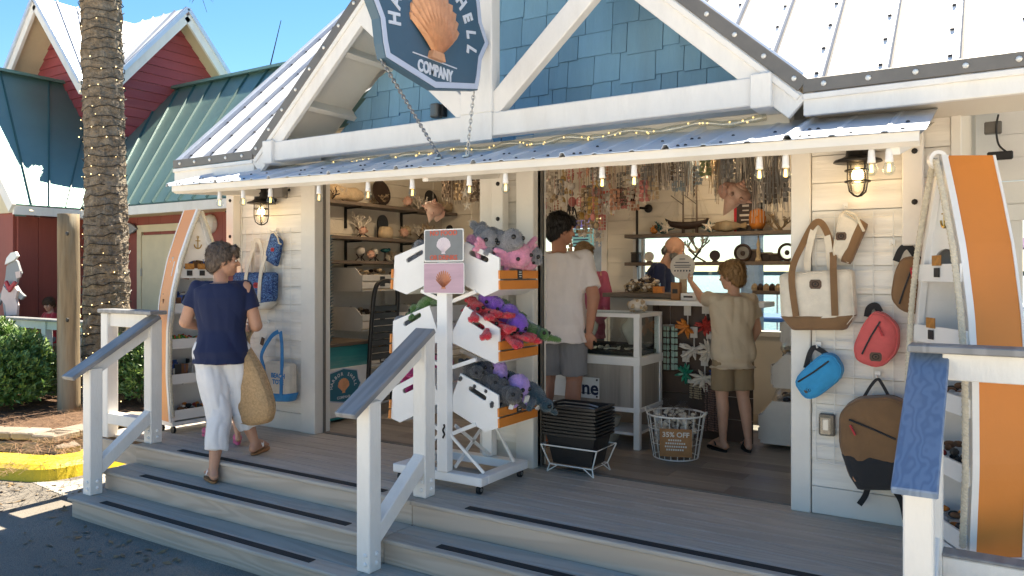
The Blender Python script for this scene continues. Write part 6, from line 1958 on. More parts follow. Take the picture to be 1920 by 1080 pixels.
# ================================================================ INSIDE THE SHOP: SHELVES AND STOCK
M['coral_white'] = mat('bleached_coral', (.62, .56, .48), .9, .15, 20, .5, 90); M['coral_tan'] = mat('tan_coral', (.45, .34, .22), .85, .25, 16, .6, 80)
M['darkstand'] = mat('dark_wood_stand', (.035, .018, .012), .5, .3, 12, .2); M['conch'] = mat('conch_pink', (.60, .33, .25), .45, .22, 9, .3, 30, dirt=(.62, .52, .40), dirt_amt=.7)
M['amberglass'] = mat('amber_glass_float', (.50, .17, .03), .15, .2, 6, .05); M['capiz'] = mat('capiz_shell', (.60, .55, .50), .35, .12, 14, .2); M['tealgl'] = mat('teal_glass', (.01, .10, .11), .15, .2, 10, .05)
M['tealpaint'] = mat('washed_teal_paint', (.02, .26, .27), .55, .35, 3, .2, 40, stretch=(1, .2, 2.2), dirt=(.45, .50, .46), dirt_amt=.5)
M['traygrey'] = mat('grey_teal_tray', (.16, .22, .24), .5, .25, 12, .2); M['ceilstock'] = mat('brown_netting', (.16, .12, .09), .9, .3, 20, .4)
SLX0, SLX1 = -5.88, -5.62
for (z, y0, y1, lab) in ((2.12, .30, 2.9, 'top'), (1.765, .62, 2.9, 'middle'), (1.515, .62, 2.9, 'lowest')):
 t = thing('wall_shelf', '%s grey-brown wall shelf on the left wall with shells' % lab, 'shelf', (SLX0, 1.6, z), 'left wall shelves')
 MB().span((SLX0, y0, z - .035), (SLX1, y1, z), .003).build('board', M['shelfwood'], t)
 for yy in (1.25, 2.15):
  MB().span((SLX0, yy - .012, z - .26), (SLX0 + .02, yy + .012, z - .036)).bar((SLX0 + .01, yy, z - .05), (SLX1 - .02, yy, z - .045), .022, .016).build('bracket', M['iron'], t)
def coral_mesh(seed, n=26, h=.16, spread=.75, r=.009):
 rg = random.Random(seed); mb = MB()
 def grow(p, d, L, rr, k):
  e = p + d * L
  mb.tube([p, p.lerp(e, .5) + V((rg.gauss(0, .004), rg.gauss(0, .004), 0)), e], [rr, rr * .85, rr * .6], 5)
  if k:
   for _ in range(2 + (rg.random() < .4)):
    nd = (d + V((rg.gauss(0, spread * .6), rg.gauss(0, spread * .6), rg.uniform(0, .5)))).normalized()
    grow(e, nd, L * rg.uniform(.6, .9), rr * .75, k - 1)
 for i in range(n // 5):
  d = V((rg.gauss(0, spread), rg.gauss(0, spread), 1)).normalized()
  grow(V((rg.gauss(0, .015), rg.gauss(0, .015), 0)), d, h * rg.uniform(.3, .45), r, 3)
 return mb
CORALS = [coral_mesh(s) for s in (1, 2, 3)]
def coral_on_stand(loc, s, mt, label, stand=True, k=0, group=None):
 t = thing('coral', label, 'coral', loc, group)
 h = .07 * s if stand else 0
 mb = MB(); mb.mesh([V(loc) + V((0, 0, h)) + p * s for p in CORALS[k].v], CORALS[k].f); mb.build('branches', mt, t)
 if stand:
  m = MB()
  for j in range(3):
   a = j * 2.094 + .5; d = V((math.cos(a), math.sin(a), 0)) * .07 * s
   m.tube([V(loc) + d, V(loc) + V((0, 0, h * .6)), V(loc) - d * .8 + V((0, 0, h * 1.35))], .007 * s, 5)
  m.build('stand', M['darkstand'], t)
 return t
def conch_mesh(s=1.0, seed=0):
 """spired shell: a coiling tube that widens, knobs on the shoulder, flared lip"""
 mb = MB(); pts, rr = [], []
 for i in range(64):
  t = i / 63; a = t * 4.2 * 2 * math.pi; R_ = .004 + .05 * t ** 2.2;
  pts.append(V((math.cos(a) * R_, math.sin(a) * R_, (.075 - .10 * t ** 1.3)) ) * s); rr.append((.006 + .048 * t ** 1.9) * s)
 mb.tube(pts, rr, 9)
 mb.lathe([(.055 * s, -.02 * s), (.045 * s, -.07 * s), (.018 * s, -.13 * s), (.002, -.16 * s)][::-1], (0, 0, 0), 10)
 for k in range(7):
  a = k * .8; c = V((math.cos(a) * .075, math.sin(a) * .075, .005 - .004 * k)) * s
  mb.tube([c, c * 1.4 + V((0, 0, .012 * s))], [.014 * s, .002 * s], 6)
 mb.mesh([V(p) * s for p in ((.05, -.03, -.01), (.11, -.02, .0), (.115, -.02, -.06), (.06, -.015, -.13), (.03, -.03, -.1))], [(0, 1, 2, 3, 4)])
 return mb
CON = conch_mesh()
def conch(loc, s, rot, label, mt=None, group=None, string=None):
 t = thing('conch_shell', label, 'shell', loc, group)
 mt3 = Matrix.Rotation(rot[0], 3, 'X') @ Matrix.Rotation(rot[1], 3, 'Y') @ Matrix.Rotation(rot[2], 3, 'Z')
 mb = MB(); mb.mesh([V(loc) + mt3 @ (p * s) for p in CON.v], CON.f); mb.build('shell', mt or M['conch'], t, True)
 if string: MB().tube([V(loc) + V((0, 0, .05 * s)), V((loc[0], loc[1], string))], .002, 4).build('string', M['rope'], t)
 return t
def on_left(px, py, z):
 a = sight(px, py); x = -5.74; tt_ = x / a.x
 return V((x, CAMY + a.y * tt_, z))
# top shelf
p = on_left(645, 355, 2.12)
t = thing('coral_slab', 'large pale slab of fan coral lying along the top shelf', 'coral', p)
MB().loft([[p + V((math.sin(a) * .07 * k, -.02 + (d - .5) * .62, .085 + math.cos(a) * .085 * k * (1 + .2 * math.sin(d * 9)))) for a in [2 * math.pi * j / 14 for j in range(14)]] for d, k in ((0, .3), (.1, .75), (.3, 1), (.55, .95), (.8, .8), (.95, .5), (1, .15))]).build('slab', M['coral_tan'], t, True)
p = on_left(712, 362, 2.12)
t = thing('display_plate', 'dark round plate with painted coral leaning on the top shelf', 'plate', p)
MB().lathe([(.001, 0), (.10, .002), (.135, .02), (.14, .03), (.12, .018), (.001, .012)][::-1], p + V((0, 0, .14)), 24, Matrix.Rotation(R(78), 3, 'Y')).build('dish', M['darkstand'], t, True)
MB().box(p + V((.01, 0, .012)), (.08, .1, .022)).build('easel', M['iron'], t)
m = MB(); m.mesh([p + V((.04, 0, .075)) + Matrix.Rotation(R(80), 3, 'Y') @ V((q.x * .3, q.y, q.z * .6)) for q in CORALS[1].v], CORALS[1].f); m.build('painted_coral', M['coral_tan'], t)
coral_on_stand(on_left(620, 350, 2.12), .9, M['darkstand'], 'dark branched sea fan at the left end of top shelf', False, 1)
coral_on_stand(on_left(782, 380, 2.12), 1.25, M['coral_white'], 'spiky bleached coral on the top shelf before black plate', False, 0)
p = on_left(805, 385, 2.12)
t = thing('display_plate', 'black oval plate standing behind the spiky coral', 'plate', p)
MB().lathe([(.001, 0), (.09, .002), (.125, .02), (.11, .018), (.001, .012)][::-1], p + V((-.03, .05, .13)), 24, Matrix.Rotation(R(80), 3, 'Y')).build('dish', M['black'], t, True); MB().box(p + V((-.03, .05, .01)), (.07, .08, .02)).build('easel', M['iron'], t)
conch(on_left(838, 385, 2.12) + V((0, 0, .10)), .85, (.4, .8, .2), 'tan spired shell on the top shelf right of plate', M['coral_tan'])
coral_on_stand(on_left(862, 392, 2.12), .9, M['coral_tan'], 'tan knobbly coral at the right end of top shelf', False, 2)
coral_on_stand(on_left(884, 395, 2.12), .9, M['coral_white'], 'pale coral at far right of the top shelf', False, 1)
# middle shelf
coral_on_stand(on_left(678, 438, 1.765), 1.15, M['coral_white'], 'white coral on crossed dark stand, middle shelf', True, 2)
def archlamp(p, s, label):
 t = thing('arch_lamp', label, 'lamp', p)
 out = [(-.075 * s, 0)] + [(math.cos(a) * .075 * s, .15 * s + math.sin(a) * .085 * s) for a in [math.pi - math.pi * k / 12 for k in range(13)]] + [(.075 * s, 0)]
 MB().prism(out, p, V((0, 1, 0)), uz, .02).build('arch_back', M['black'], t)
 MB().lathe([(.075 * s, 0), (.08 * s, .05 * s), (.07 * s, .10 * s), (.055 * s, .115 * s)], p + V((.05, -.0, 0)), 14).build('shell_shade', M['coral_tan'], t, True)
 return t
archlamp(on_left(716, 440, 1.765), 1.1, 'black arched lamp with amber shell shade, middle shelf')
archlamp(on_left(842, 443, 1.765), .9, 'smaller black arched lamp behind the pink hanging shell')
conch(on_left(758, 440, 1.765) + V((0, 0, .10)), .75, (1.2, .3, 0), 'tan shell on dark stand right of the arched lamp', M['coral_tan'])
coral_on_stand(on_left(800, 440, 1.765), .95, M['coral_tan'], 'round tan coral cluster on the middle shelf', True, 0)
# lowest shelf
def ball_stand(p, r, label, mt):
 t = thing('shell_ball', label, 'ornament', p)
 MB().ell(p + V((0, 0, r + .055)), r, 14, 10).build('ball', mt, t, True)
 m = MB()
 for j in range(3):
  a = j * 2.094; d = V((math.cos(a), math.sin(a), 0))
  m.tube([p + d * .06, p + d * .02 + V((0, 0, .035)), p + d * r * .9 + V((0, 0, .075))], .007, 5)
 m.build('stand', M['darkstand'], t)
ball_stand(on_left(676, 486, 1.515), .052, 'smooth white shell ball on dark stand, lowest shelf', M['capiz'])
ball_stand(on_left(702, 488, 1.515), .045, 'lumpy white shell on dark stand beside the ball', M['coral_white'])
p = on_left(722, 488, 1.515)
t = thing('glass_turtle', 'dark teal glass turtle on the lowest shelf', 'ornament', p)
MB().ell(p + V((0, 0, .12)), (.05, .06, .025), 12, 8).ell(p + V((0, .065, .13)), .02, 8, 6).build('shell', M['tealgl'], t, True); MB().lathe([(.03, 0), (.012, .02), (.01, .1)], p, 8).build('stand', M['darkstand'], t)
coral_on_stand(on_left(724, 490, 1.515) + V((.06, 0, 0)), .45, M['coral_white'], 'little white coral under the glass turtle', False, 1)
coral_on_stand(on_left(752, 492, 1.515), .7, M['coral_white'], 'small pale coral on lowest shelf near the cart', False, 2)
# smaller stock crowding the left shelves
for i, (yy, z, k, s, m_, lab) in enumerate(((1.02, 2.12, 0, .7, 'coral_white', 'small pale coral between the slab and the dark plate'), (1.62, 2.12, 2, .7, 'coral_tan', 'low tan coral behind the spiky coral'), (2.45, 2.12, 1, .8, 'coral_white', 'pale branching coral deep on the top shelf'), (2.7, 2.12, 0, .8, 'coral_tan', 'tan coral at the back end of the top shelf'),
  (.78, 1.765, 1, .6, 'darkstand', 'tiny dark sea fan at the near end of middle shelf'), (1.72, 1.765, 0, .6, 'coral_white', 'small bleached coral between shell and coral cluster'), (2.3, 1.765, 2, .8, 'coral_white', 'bleached coral past the small arched lamp'), (2.65, 1.765, 1, .8, 'coral_tan', 'tan coral at the back end of middle shelf'),
  (.74, 1.515, 2, .45, 'coral_tan', 'tiny tan coral left of the white shell ball'), (1.85, 1.515, 0, .6, 'coral_tan', 'tan coral on the lowest shelf behind the cart sign'), (2.2, 1.515, 1, .65, 'coral_white', 'pale coral deep on the lowest shelf'), (2.6, 1.515, 2, .7, 'coral_white', 'pale coral at the back end of the lowest shelf'))):
 coral_on_stand(V((-5.72 - .05 * (i % 2), yy, z)), s, M[m_], lab, i % 3 == 0, k)
for i, (yy, z, s, lab) in enumerate(((.5, 2.12, .55, 'pink tinged shell at the near end of the top shelf'), (1.32, 1.765, .5, 'pale conch before the black arched lamp'), (2.05, 2.12, .6, 'pale conch deep on the top shelf'), (1.45, 1.515, .5, 'pale conch behind the glass turtle'), (2.0, 1.765, .55, 'pale conch beside the small arched lamp'))):
 conch(V((-5.70, yy, z + .075 * s / .55)), s, (1.3, .2 * i, .4 * i), lab)
p = PX(610, 368, -5.75)
t = thing('ceiling_pendant', 'small white cylinder spotlight under the top shelf end', 'light', p); MB().lathe([(.04, -.08), (.045, -.02), (.05, .05), (.03, .06)], p, 12).build('can', M['white2'], t, True)
# hanging pink shell and starfish string in the left opening
pc_ = PY(812, 388, .35); conch(pc_, .95, (.3, .5, .6), 'pink conch hanging on a string in the left opening', None, None, 2.3)
def star_mesh(r, th=.012, arms=5):
 mb = MB(); c = V((0, 0, 0))
 top, rim = V((0, -th, 0)), []
 for k in range(arms * 2):
  a = math.pi / 2 + math.pi * k / arms; q = r if k % 2 == 0 else r * .34
  rim.append(V((math.cos(a) * q, 0, math.sin(a) * q)))
 vs = [top, V((0, th, 0))] + rim; n = len(rim)
 return mb.mesh(vs, [(0, 2 + i, 2 + (i + 1) % n) for i in range(n)] + [(1, 2 + (i + 1) % n, 2 + i) for i in range(n)])
STAR = star_mesh(.06)
def starfish(loc, s, label, mt=None, string=None, group=None, yaw=0.0, tilt=0.0):
 t = thing('starfish', label, 'starfish', loc, group)
 rt = Matrix.Rotation(yaw, 3, 'Z') @ Matrix.Rotation(tilt, 3, 'Y')
 mb = MB(); mb.mesh([V(loc) + rt @ (p * s) for p in STAR.v], STAR.f); mb.build('star', mt or M['coral_white'], t)
 if string: MB().tube([V(loc), V((loc[0], loc[1], string))], .002, 4).build('string', M['rope'], t)
for (px, py) in ((872, 362), (876, 385), (884, 416)):
 starfish(PY(px, py, .4), .85, 'white starfish on the string left of the middle column', None, PY(px, py, .4).z + .1, 'starfish strung by the column')
# teal cabinet with the badge sticker, tray stacks, black frame, folding stool
cab = thing('teal_cabinet', 'washed teal and white cabinet with shop badge by left post', 'cabinet', (-5.54, .53, 0))
MB().span((-5.88, .16, .02), (-5.215, .90, .70), .004).build('carcass', M['tealpaint'], cab)
MB().span((-5.90, .14, .702), (-5.19, .92, .735), .004).build('top', M['shelfwood'], cab)
dr_ = MB().span((-5.213, .21, .05), (-5.197, .86, .50), .003).build('door', M['white2'], cab)
MB().span((-5.1965, .185, .42), (-5.186, .215, .48)).span((-5.1965, .185, .09), (-5.186, .215, .15)).build('hinge', M['iron'], dr_)
bd = MB(); bd.prism([(a, b) for a, b in badge(.235, .165)], (-5.196, .535, .335), Uy, Uz, .002).build('badge_rim', M['signwhite'], cab)
M['badgeblue'] = mat('badge_teal_blue', (.012, .14, .22), .5, .1, 8, 0)
MB().prism([(a, b) for a, b in badge(.222, .154)], (-5.1938, .535, .335), Uy, Uz, .002).build('badge_face', M['badgeblue'], cab)
mb = MB(); scallop(mb, (-5.1915, .535, .335), Uy, Uz, V((1, 0, 0)), .125, 9, .003); mb.build('badge_shell', M['shellorange'], cab)
mb = MB()
for i, chh in enumerate('HARBOR SHELL'):
 a = R(88 - 176 * i / 11)
 if chh != ' ': mb.text(chh, (-5.1915, .535 - math.sin(a) * .155, .325 + math.cos(a) * .118), Uy * math.cos(a) + Uz * math.sin(a), -Uy * math.sin(a) + Uz * math.cos(a), .045, .001, .001)
mb.text('COMPANY', (-5.1915, .535, .225), Uy, Uz, .035, .001, .0008)
mb.build('badge_lettering', M['signletter'], cab)
for k, (yy, n) in enumerate(((.24, 34), (.40, 33))):
 t = thing('tray_stack', 'tall stack of grey trays on the teal cabinet, ' + ('at the door post' if k == 0 else 'before the dark board'), 'stack', (-5.4, yy, .736), 'tray stacks')
 tm = MB().loft([[V((sx * a, sy * b, z)) for sx, sy in ((-1, -1), (1, -1), (1, 1), (-1, 1))] for a, b, z in ((.10, .055, 0), (.115, .068, .024), (.122, .075, .026), (.122, .075, .03))]).data('tray', M['traygrey'])
 for i in range(n):
  inst('tray', tm, t, (-5.38 + rnd.uniform(-.006, .006), yy + rnd.uniform(-.004, .004), .7365 + i * .0305), (0, 0, rnd.uniform(-.03, .03)))
t = thing('dark_board', 'dark grey board standing behind the tray stacks', 'board', (-5.8, .45, .74)); MB().span((-5.85, .2, .736), (-5.82, .82, 1.82), .003).build('panel', M['trimgrey'], t)
MB().tube([(-5.80, .72, 1.36), (-5.79, .72, 1.66)], .012, 8).build('handle', M['steel'], t)
fs = thing('folding_stool', 'black folding step stool leaning beside the teal cabinet', 'stool', (-5.0, 1.0, 0))
def S(a, z): return V((-5.14 + .08 * z, .78 + a, z))
MB().tube(smooth_path([S(0, 0.0), S(0, .9), S(.02, 1.22), S(.10, 1.30), S(.26, 1.30), S(.34, 1.22), S(.36, .9), S(.36, 0.0)], 5), .022, 8).build('frame', M['black'], fs, True)
for k in range(8):
 MB().box(S(.18, .58 + k * .066), (.022, .33, .058), None, .006).build('slat', M['black'], fs)
MB().bar(S(.0, .5), S(.36, .5), .03, .02).build('brace', M['steel'], fs); MB().bar(S(0, .12), S(.36, .12), .02, .02).build('brace', M['steel'], fs)
# white slatted bins along the left wall
M['binwhite'] = mat('white_bin_wood', (.60, .57, .53), .55, .08, 5, .15, 30, rand=.05)
def slat_bin(x0, x1, y0, y1, z0, h, label, group, face=1, tilt=.0, tags=(.5,)):
 t = thing('slatted_bin', label, 'bin', ((x0 + x1) / 2, (y0 + y1) / 2, z0), group)
 xf = x1 if face > 0 else x0; xb_ = x0 if face > 0 else x1
 sgn = 1 if face > 0 else -1
 side = [(xb_, 0), (xf - sgn * .03, -.0), (xf, .03), (xf, h * .62), (xf - sgn * .10, h), (xb_, h)]
 for yy in (y0, y1 - .014):
  MB().prism([(a, z0 + b) for a, b in side], (0, yy + (.014 if 1 else 0), 0), ux, uz, .014).build('side_panel', M['binwhite'], t)
 for k in range(2):
  MB().span((xf - sgn * .001, y0 - .004, z0 + .03 + k * h * .31), (xf + sgn * .011, y1 + .004, z0 + .03 + (k + .86) * h * .31), .002).build('front_slat', M['binwhite'], t)
 MB().span((min(xb_, xf), y0 + .015, z0), (max(xb_, xf), y1 - .015, z0 + .012)).build('bottom', M['binwhite'], t)
 MB().span((xb_, y0 + .015, z0 + .013), (xb_ + sgn * .012, y1 - .015, z0 + h)).build('back_slat', M['binwhite'], t)
 for f in tags:
  yy = y0 + (y1 - y0) * f
  g = MB().box((xf + sgn * .015, yy, z0 + h * .42), (.006, .07, .10)).build('price_tag', M['tagblack'], t)
  MB().box((xf + sgn * .019, yy, z0 + h * .42), (.002, .045, .012)).box((xf + sgn * .019, yy, z0 + h * .36), (.002, .05, .01)).build('chalk_print', M['tagwhite'], g)
 return t
for lev, z0 in enumerate((1.20, .80, .40)):
 nm = ('top', 'middle', 'bottom')[lev]
 slat_bin(-5.88, -5.40, 1.0, 1.82, z0, .24, 'white slatted bin on the left wall, %s tier nearer the door' % nm, 'white bins on the left wall', 1, tags=(.35,))
 slat_bin(-5.88, -5.40, 1.86, 2.7, z0, .24, 'white slatted bin on the left wall, %s tier farther from the door' % nm, 'white bins on the left wall', 1, tags=(.4,))
 mb = MB(); rg = random.Random(lev)
 for i in range(60):
  mb.ell((rg.uniform(-5.82, -5.5), rg.uniform(1.04, 2.66), z0 + .15 + rg.uniform(0, .08)), (.03, .03, .02), 6, 4, mi=rg.choice((0, 5, 6)))
 tag(mb.build('bin_goods', [M['coral_tan']] * 5 + [M['coral_white'], M['darkstand']], None, loc=(-5.65, 1.85, z0 + .15), kind='stuff'), 'loose shells heaped in the %s left bins' % nm, 'shells')
w = MB(); w.span((-5.895, .95, .2), (-5.881, 2.8, 1.45)); part('slat_board', w, M['binwhite'])
for yy in (1.0, 1.84, 2.7):
 part('bin_upright', MB().span((-5.87, yy - .02, 0.0), (-5.83, yy + .02, 1.2)), M['binwhite'])
tt2 = PX(722, 545, -5.3)
t = thing('sea_fan', 'tall dried tan sea fan between bins and cart', 'sea fan', (-5.15, 1.6, .2))
MB().tube([(-4.95, 1.75, 0), (-4.93, 1.75, .6), (-4.88, 1.72, 1.05), (-4.85, 1.7, 1.25)], [.02, .03, .025, .008], 6).build('stem', M['coral_tan'], t)

# ================================================================ JEWELLERY CASE, COUNTER, STOCK IN THE RIGHT OPENING
M['greywood'] = mat('grey_wood_laminate', (.31, .275, .24), .5, .4, 9, .1, 30, stretch=(1.6, 1.6, .06)); M['velvet'] = mat('black_velvet', (.012, .012, .012), .9, .2, 20, .2)
jc = thing('jewellery_case', 'white glass jewellery case with grey wood front, behind the man', 'display case', (-2.9, 1.13, 0))
JX0, JX1, JY0, JY1 = -3.46, -2.385, .90, 1.38
b = MB()
for (a, q) in ((JX0, JY0), (JX1 - .05, JY0), (JX0, JY1 - .05), (JX1 - .05, JY1 - .05)):
 b.span((a, q, 0), (a + .05, q + .05, 1.035), .003)
b.build('frame_post', M['white2'], jc)
for z0, z1 in ((1.035, 1.065), (.655, .725), (.29, .325)):
 MB().span((JX0 - .004, JY0 - .006, z0), (JX1 + .006, JY1 + .004, z1), .003).build('frame_rail', M['white2'], jc) if z0 < 1 else MB().span((JX0 - .004, JY0 - .006, z0), (JX1 + .006, JY0 + .03, z1)).span((JX0, JY1 - .03, z0), (JX1, JY1, z1)).span((JX1 - .03, JY0 + .031, z0), (JX1 + .006, JY1 - .031, z1)).span((JX0, JY0 + .031, z0), (JX0 + .03, JY1 - .031, z1)).build('frame_rail', M['white2'], jc)
MB().span((JX0 + .03, JY0 + .008, .325), (JX1 - .008, JY0 + .02, .655)).span((JX1 - .02, JY0 + .021, .325), (JX1 - .008, JY1 - .05, .655)).build('wood_front', M['greywood'], jc)
MB().span((JX0 + .05, JY0 + .012, .725), (JX1 - .05, JY0 + .016, 1.035)).span((JX1 - .016, JY0 + .05, .725), (JX1 - .012, JY1 - .05, 1.035)).span((JX0 + .03, JY0 + .03, 1.05), (JX1 - .03, JY1 - .03, 1.054)).build('glass', M['glass'], jc)
MB().span((JX0 + .05, JY0 + .06, .727), (JX1 - .03, JY1 - .06, .76)).span((JX0 + .05, JY0 + .25, .761), (JX1 - .05, JY1 - .06, .80)).build('velvet_tray', M['velvet'], jc)
MB().span((JX0 + .04, JY0 + .05, .10), (JX1 - .04, JY1 - .05, .12)).build('lower_shelf', M['white2'], jc)
for k, (xx, yy) in enumerate(((-2.98, 1.2), (-2.56, 1.16))):
 t = thing('necklace_bust', 'white necklace bust in the glass case, ' + ('nearer the man' if k == 0 else 'by the right corner'), 'bust', (xx, yy, .80), 'necklace busts')
 MB().loft([[V((xx + math.cos(a) * w_, yy + math.sin(a) * d_ + .04 * zz, .80 + zz)) for a in [2 * math.pi * j / 12 for j in range(12)]] for w_, d_, zz in ((.03, .02, 0), (.085, .03, .10), (.095, .03, .15), (.05, .025, .19), (.035, .022, .22))]).build('bust', M['capiz'], t, True)
mb = MB(); rg = random.Random(5)
for i in range(90):
 p = V((rg.uniform(JX0 + .1, JX1 - .08), rg.uniform(JY0 + .1, JY1 - .1), .765))
 if rg.random() < .6: mb.tube([p + V((math.cos(a) * .022, math.sin(a) * .018, .004)) for a in [2 * math.pi * k / 8 for k in range(8)]], .004, 4, closed=True, mi=rg.choice((0, 0, 1)))
 else: mb.ell(p + V((0, 0, .012)), (.018, .016, .014), 7, 5, mi=rg.choice((0, 0, 1)))
tag(mb.build('jewellery', [M['capiz'], M['steel']], None, loc=(-2.9, 1.1, .762), kind='stuff'), 'rings and bracelets spread on black velvet in the case', 'jewellery')
for i, (xx, mtl, nm) in enumerate(((-3.12, M['coral_white'], 'white tub'), (-2.78, M['coral_white'], 'cream tub'))):
 for z_, q in ((.121, 'upper'), (.005, 'lower')):
  t = thing('storage_tub', '%s %s on the shelf under the jewellery case, %s' % (q, nm, 'left' if i == 0 else 'right'), 'tub', (xx, 1.12, z_), 'tubs under the case')
  MB().loft([[V((xx + math.cos(a) * w_ * .13, 1.12 + math.sin(a) * w_ * .13, z_ + zz)) for a in [2 * math.pi * j / 14 for j in range(14)]] for w_, zz in ((.8, 0), (1, .07), (1.05, .075), (.8, .09), (.3, .096))]).build('tub', mtl, t, True)
sg = thing('case_sign', 'white board sign ending in une with green spiral logo on case front', 'sign', (-2.99, .9, .38))
y_ = JY0 - .012
a, q = PY(1015, 700, y_), PY(1124, 748, y_)
cx, cz, w2, h2 = (a.x + q.x) / 2, (PY(1124, 709, y_).z + PY(1124, 748, y_).z) / 2, (q.x - a.x) / 2, (PY(1124, 709, y_).z - PY(1124, 748, y_).z) / 2
MB().span((cx - w2, y_ - .008, cz - h2), (cx + w2, y_, cz + h2), .001).build('board', M['tagwhite'], sg)
M['inkblue'] = mat('dark_blue_ink', (.015, .02, .05), .5, .1, 6, 0); M['seagreen'] = mat('sea_green_ink', (.03, .2, .17), .5, .3, 20, 0)
mb = MB(); mb.text('une', (cx + w2 * .56, y_ - .0095, cz - .004), ux, uz, .155, .001, .004)
for (sxp, sw) in ((.435, .022), (.55, .022), (.585, .02), (.69, .022)):
 mb.box((cx + w2 * sxp, y_ - .0095, cz - .043), (.03, .001, .006))
mb.build('lettering', M['inkblue'], sg)
MB().tube([V((cx - w2 * .72 + math.cos(t) * (.006 + .0062 * t), y_ - .0095, cz + math.sin(t) * (.006 + .0072 * t))) for t in [.35 * k for k in range(22)]], [.003 + .00035 * k for k in range(22)], 5).build('spiral_logo', M['seagreen'], sg)
m = MB()
for dx, dz in ((.93, .8), (.93, -.8)): m.lathe([(.009, 0), (.008, .004), (.002, .006)], (cx + w2 * dx, y_ - .008, cz + h2 * dz), 8, Matrix.Rotation(R(90), 3, 'X'))
m.build('screw', M['iron'], sg)
p = PY(1195, 596, 1.12); p.z = 1.066
t = thing('shell_lantern', 'round mosaic shell votive on the glass case', 'ornament', p); MB().ell(p + V((0, 0, .055)), (.075, .075, .055), 14, 10).build('globe', M['capiz'], t, False)
m = MB()
for i in range(26):
 a = rnd.uniform(0, 6.28); b_ = rnd.uniform(-.9, .9); m.ell(p + V((math.cos(a) * math.cos(b_) * .076, math.sin(a) * math.cos(b_) * .076, .055 + math.sin(b_) * .056)), .014, 6, 4)
m.build('shell_pieces', M['coral_tan'], t, kind='stuff')
# counter
ct = thing('sales_counter', 'grey sales counter with wooden top before the clerk', 'counter', (-2.5, 1.95, 0))
CYF = 1.72
MB().span((-3.02, CYF, 0), (-1.95, CYF + .04, 1.165)).span((-3.02, CYF + .041, 0), (-2.98, 2.2, 1.165)).build('front_panel', mat('taupe_panel', (.30, .265, .235), .6, .08, 4, .1), ct)
MB().span((-3.08, CYF - .04, 1.167), (-1.9, 2.28, 1.205), .004).build('wood_top', M['shelfwood'], ct)
dt = thing('white_table', 'white topped stand with dark garland display beneath', 'stand', (-2.2, 1.5, 0))
MB().span((-2.66, 1.38, 1.115), (-1.55, 1.70, 1.155), .004).build('table_top', M['white2'], dt)
M['brownpanel'] = mat('dark_brown_panel', (.085, .05, .034), .6, .2, 5, .15, 30)
for k in range(6):
 MB().span((-2.50, 1.60, .0 + k * .185), (-1.70, 1.62, .18 + k * .185), .002).build('back_plank', M['brownpanel'], dt)
MB().span((-2.55, 1.58, 0), (-2.501, 1.64, 1.114)).build('side_post', M['brownpanel'], dt)
# garlands of star flowers on the dark display
def starflower(loc, r, mt, label, seed, group=None):
 rg = random.Random(seed); mb = MB()
 for k in range(13):
  a = rg.uniform(0, 6.28); el = rg.uniform(-.2, .9); d = V((math.cos(a) * math.cos(el), -abs(math.sin(el)) - .15, math.sin(a) * math.cos(el))).normalized()
  mb.tube([V(loc), V(loc) + d * r * .6, V(loc) + d * r], [.008, .016, .004], 5)
 mb.ell(loc, r * .22, 8, 6)
 t = thing('star_flower', label, 'garland', loc, group); mb.build('petals', mt, t)
 MB().tube([V(loc) + V((0, .02, 0)), V((loc[0], loc[1] + .02, loc[2] + .12))], .006, 5).box(V((loc[0], loc[1] + .015, loc[2] + .14)), (.06, .008, .09)).build('header_card', M['capiz'], t)
for i, (px, py, r, mt_, lab) in enumerate(((1288, 613, .10, GOODS[3], 'orange starfish garland on the dark display'), (1322, 610, .09, GOODS[0], 'red berry garland on the dark display'), (1300, 655, .12, M['capiz'], 'pinkish white starfish garland, upper left'), (1330, 658, .11, M['coral_white'], 'cream starfish garland beside the boy, upper'),
  (1285, 700, .09, mat('emerald_glass_stars', (.01, .22, .14), .3, .2, 10, .1), 'emerald garland on the dark display'), (1320, 708, .12, M['coral_white'], 'cream starfish garland between emerald and blue ones'), (1348, 698, .08, GOODS[4], 'blue garland half behind the boy'))):
 starflower(PY(px, py, 1.52), r, mt_, lab, i)
for i, (px, lab) in enumerate(((1304, 'tan'), (1335, 'speckled brown'))):
 a = PY(px, 720, 1.5); z1 = a.z; z0 = .09
 t = thing('shell_strand', lab + ' hanging shell strands under the garlands', 'garland', (a.x, 1.5, z0))
 mb = MB(); rg = random.Random(i)
 for s in range(7):
  xx = a.x + (s - 3) * .016; yy = 1.5 + rg.uniform(-.02, .02)
  z = z1
  while z > z0 + (.25 if i == 0 else 0):
   mb.ell((xx + rg.uniform(-.003, .003), yy, z), (.009, .009, .008), 5, 4); z -= .019
 mb.build('beads', M['coral_tan'] if i == 0 else mat('speckled_shell', (.28, .16, .13), .6, .6, 80, .1), t, kind='stuff')
 MB().box((a.x, 1.5, z1 + .02), (.13, .012, .03)).build('header_bar', M['capiz'], t)
p = PY(1257, 610, 1.5)
t = thing('glass_chime', 'pale green glass chime hanging left of the garlands', 'wind chime', (p.x, 1.5, p.z - .3))
m = MB()
for k in range(8):
 a = k * .785
 for j in range(7): m.box((p.x + math.cos(a) * .05, 1.5 + math.sin(a) * .05, p.z - .02 - j * .055), (.026, .006, .04), Matrix.Rotation(a + k, 3, 'Z'))
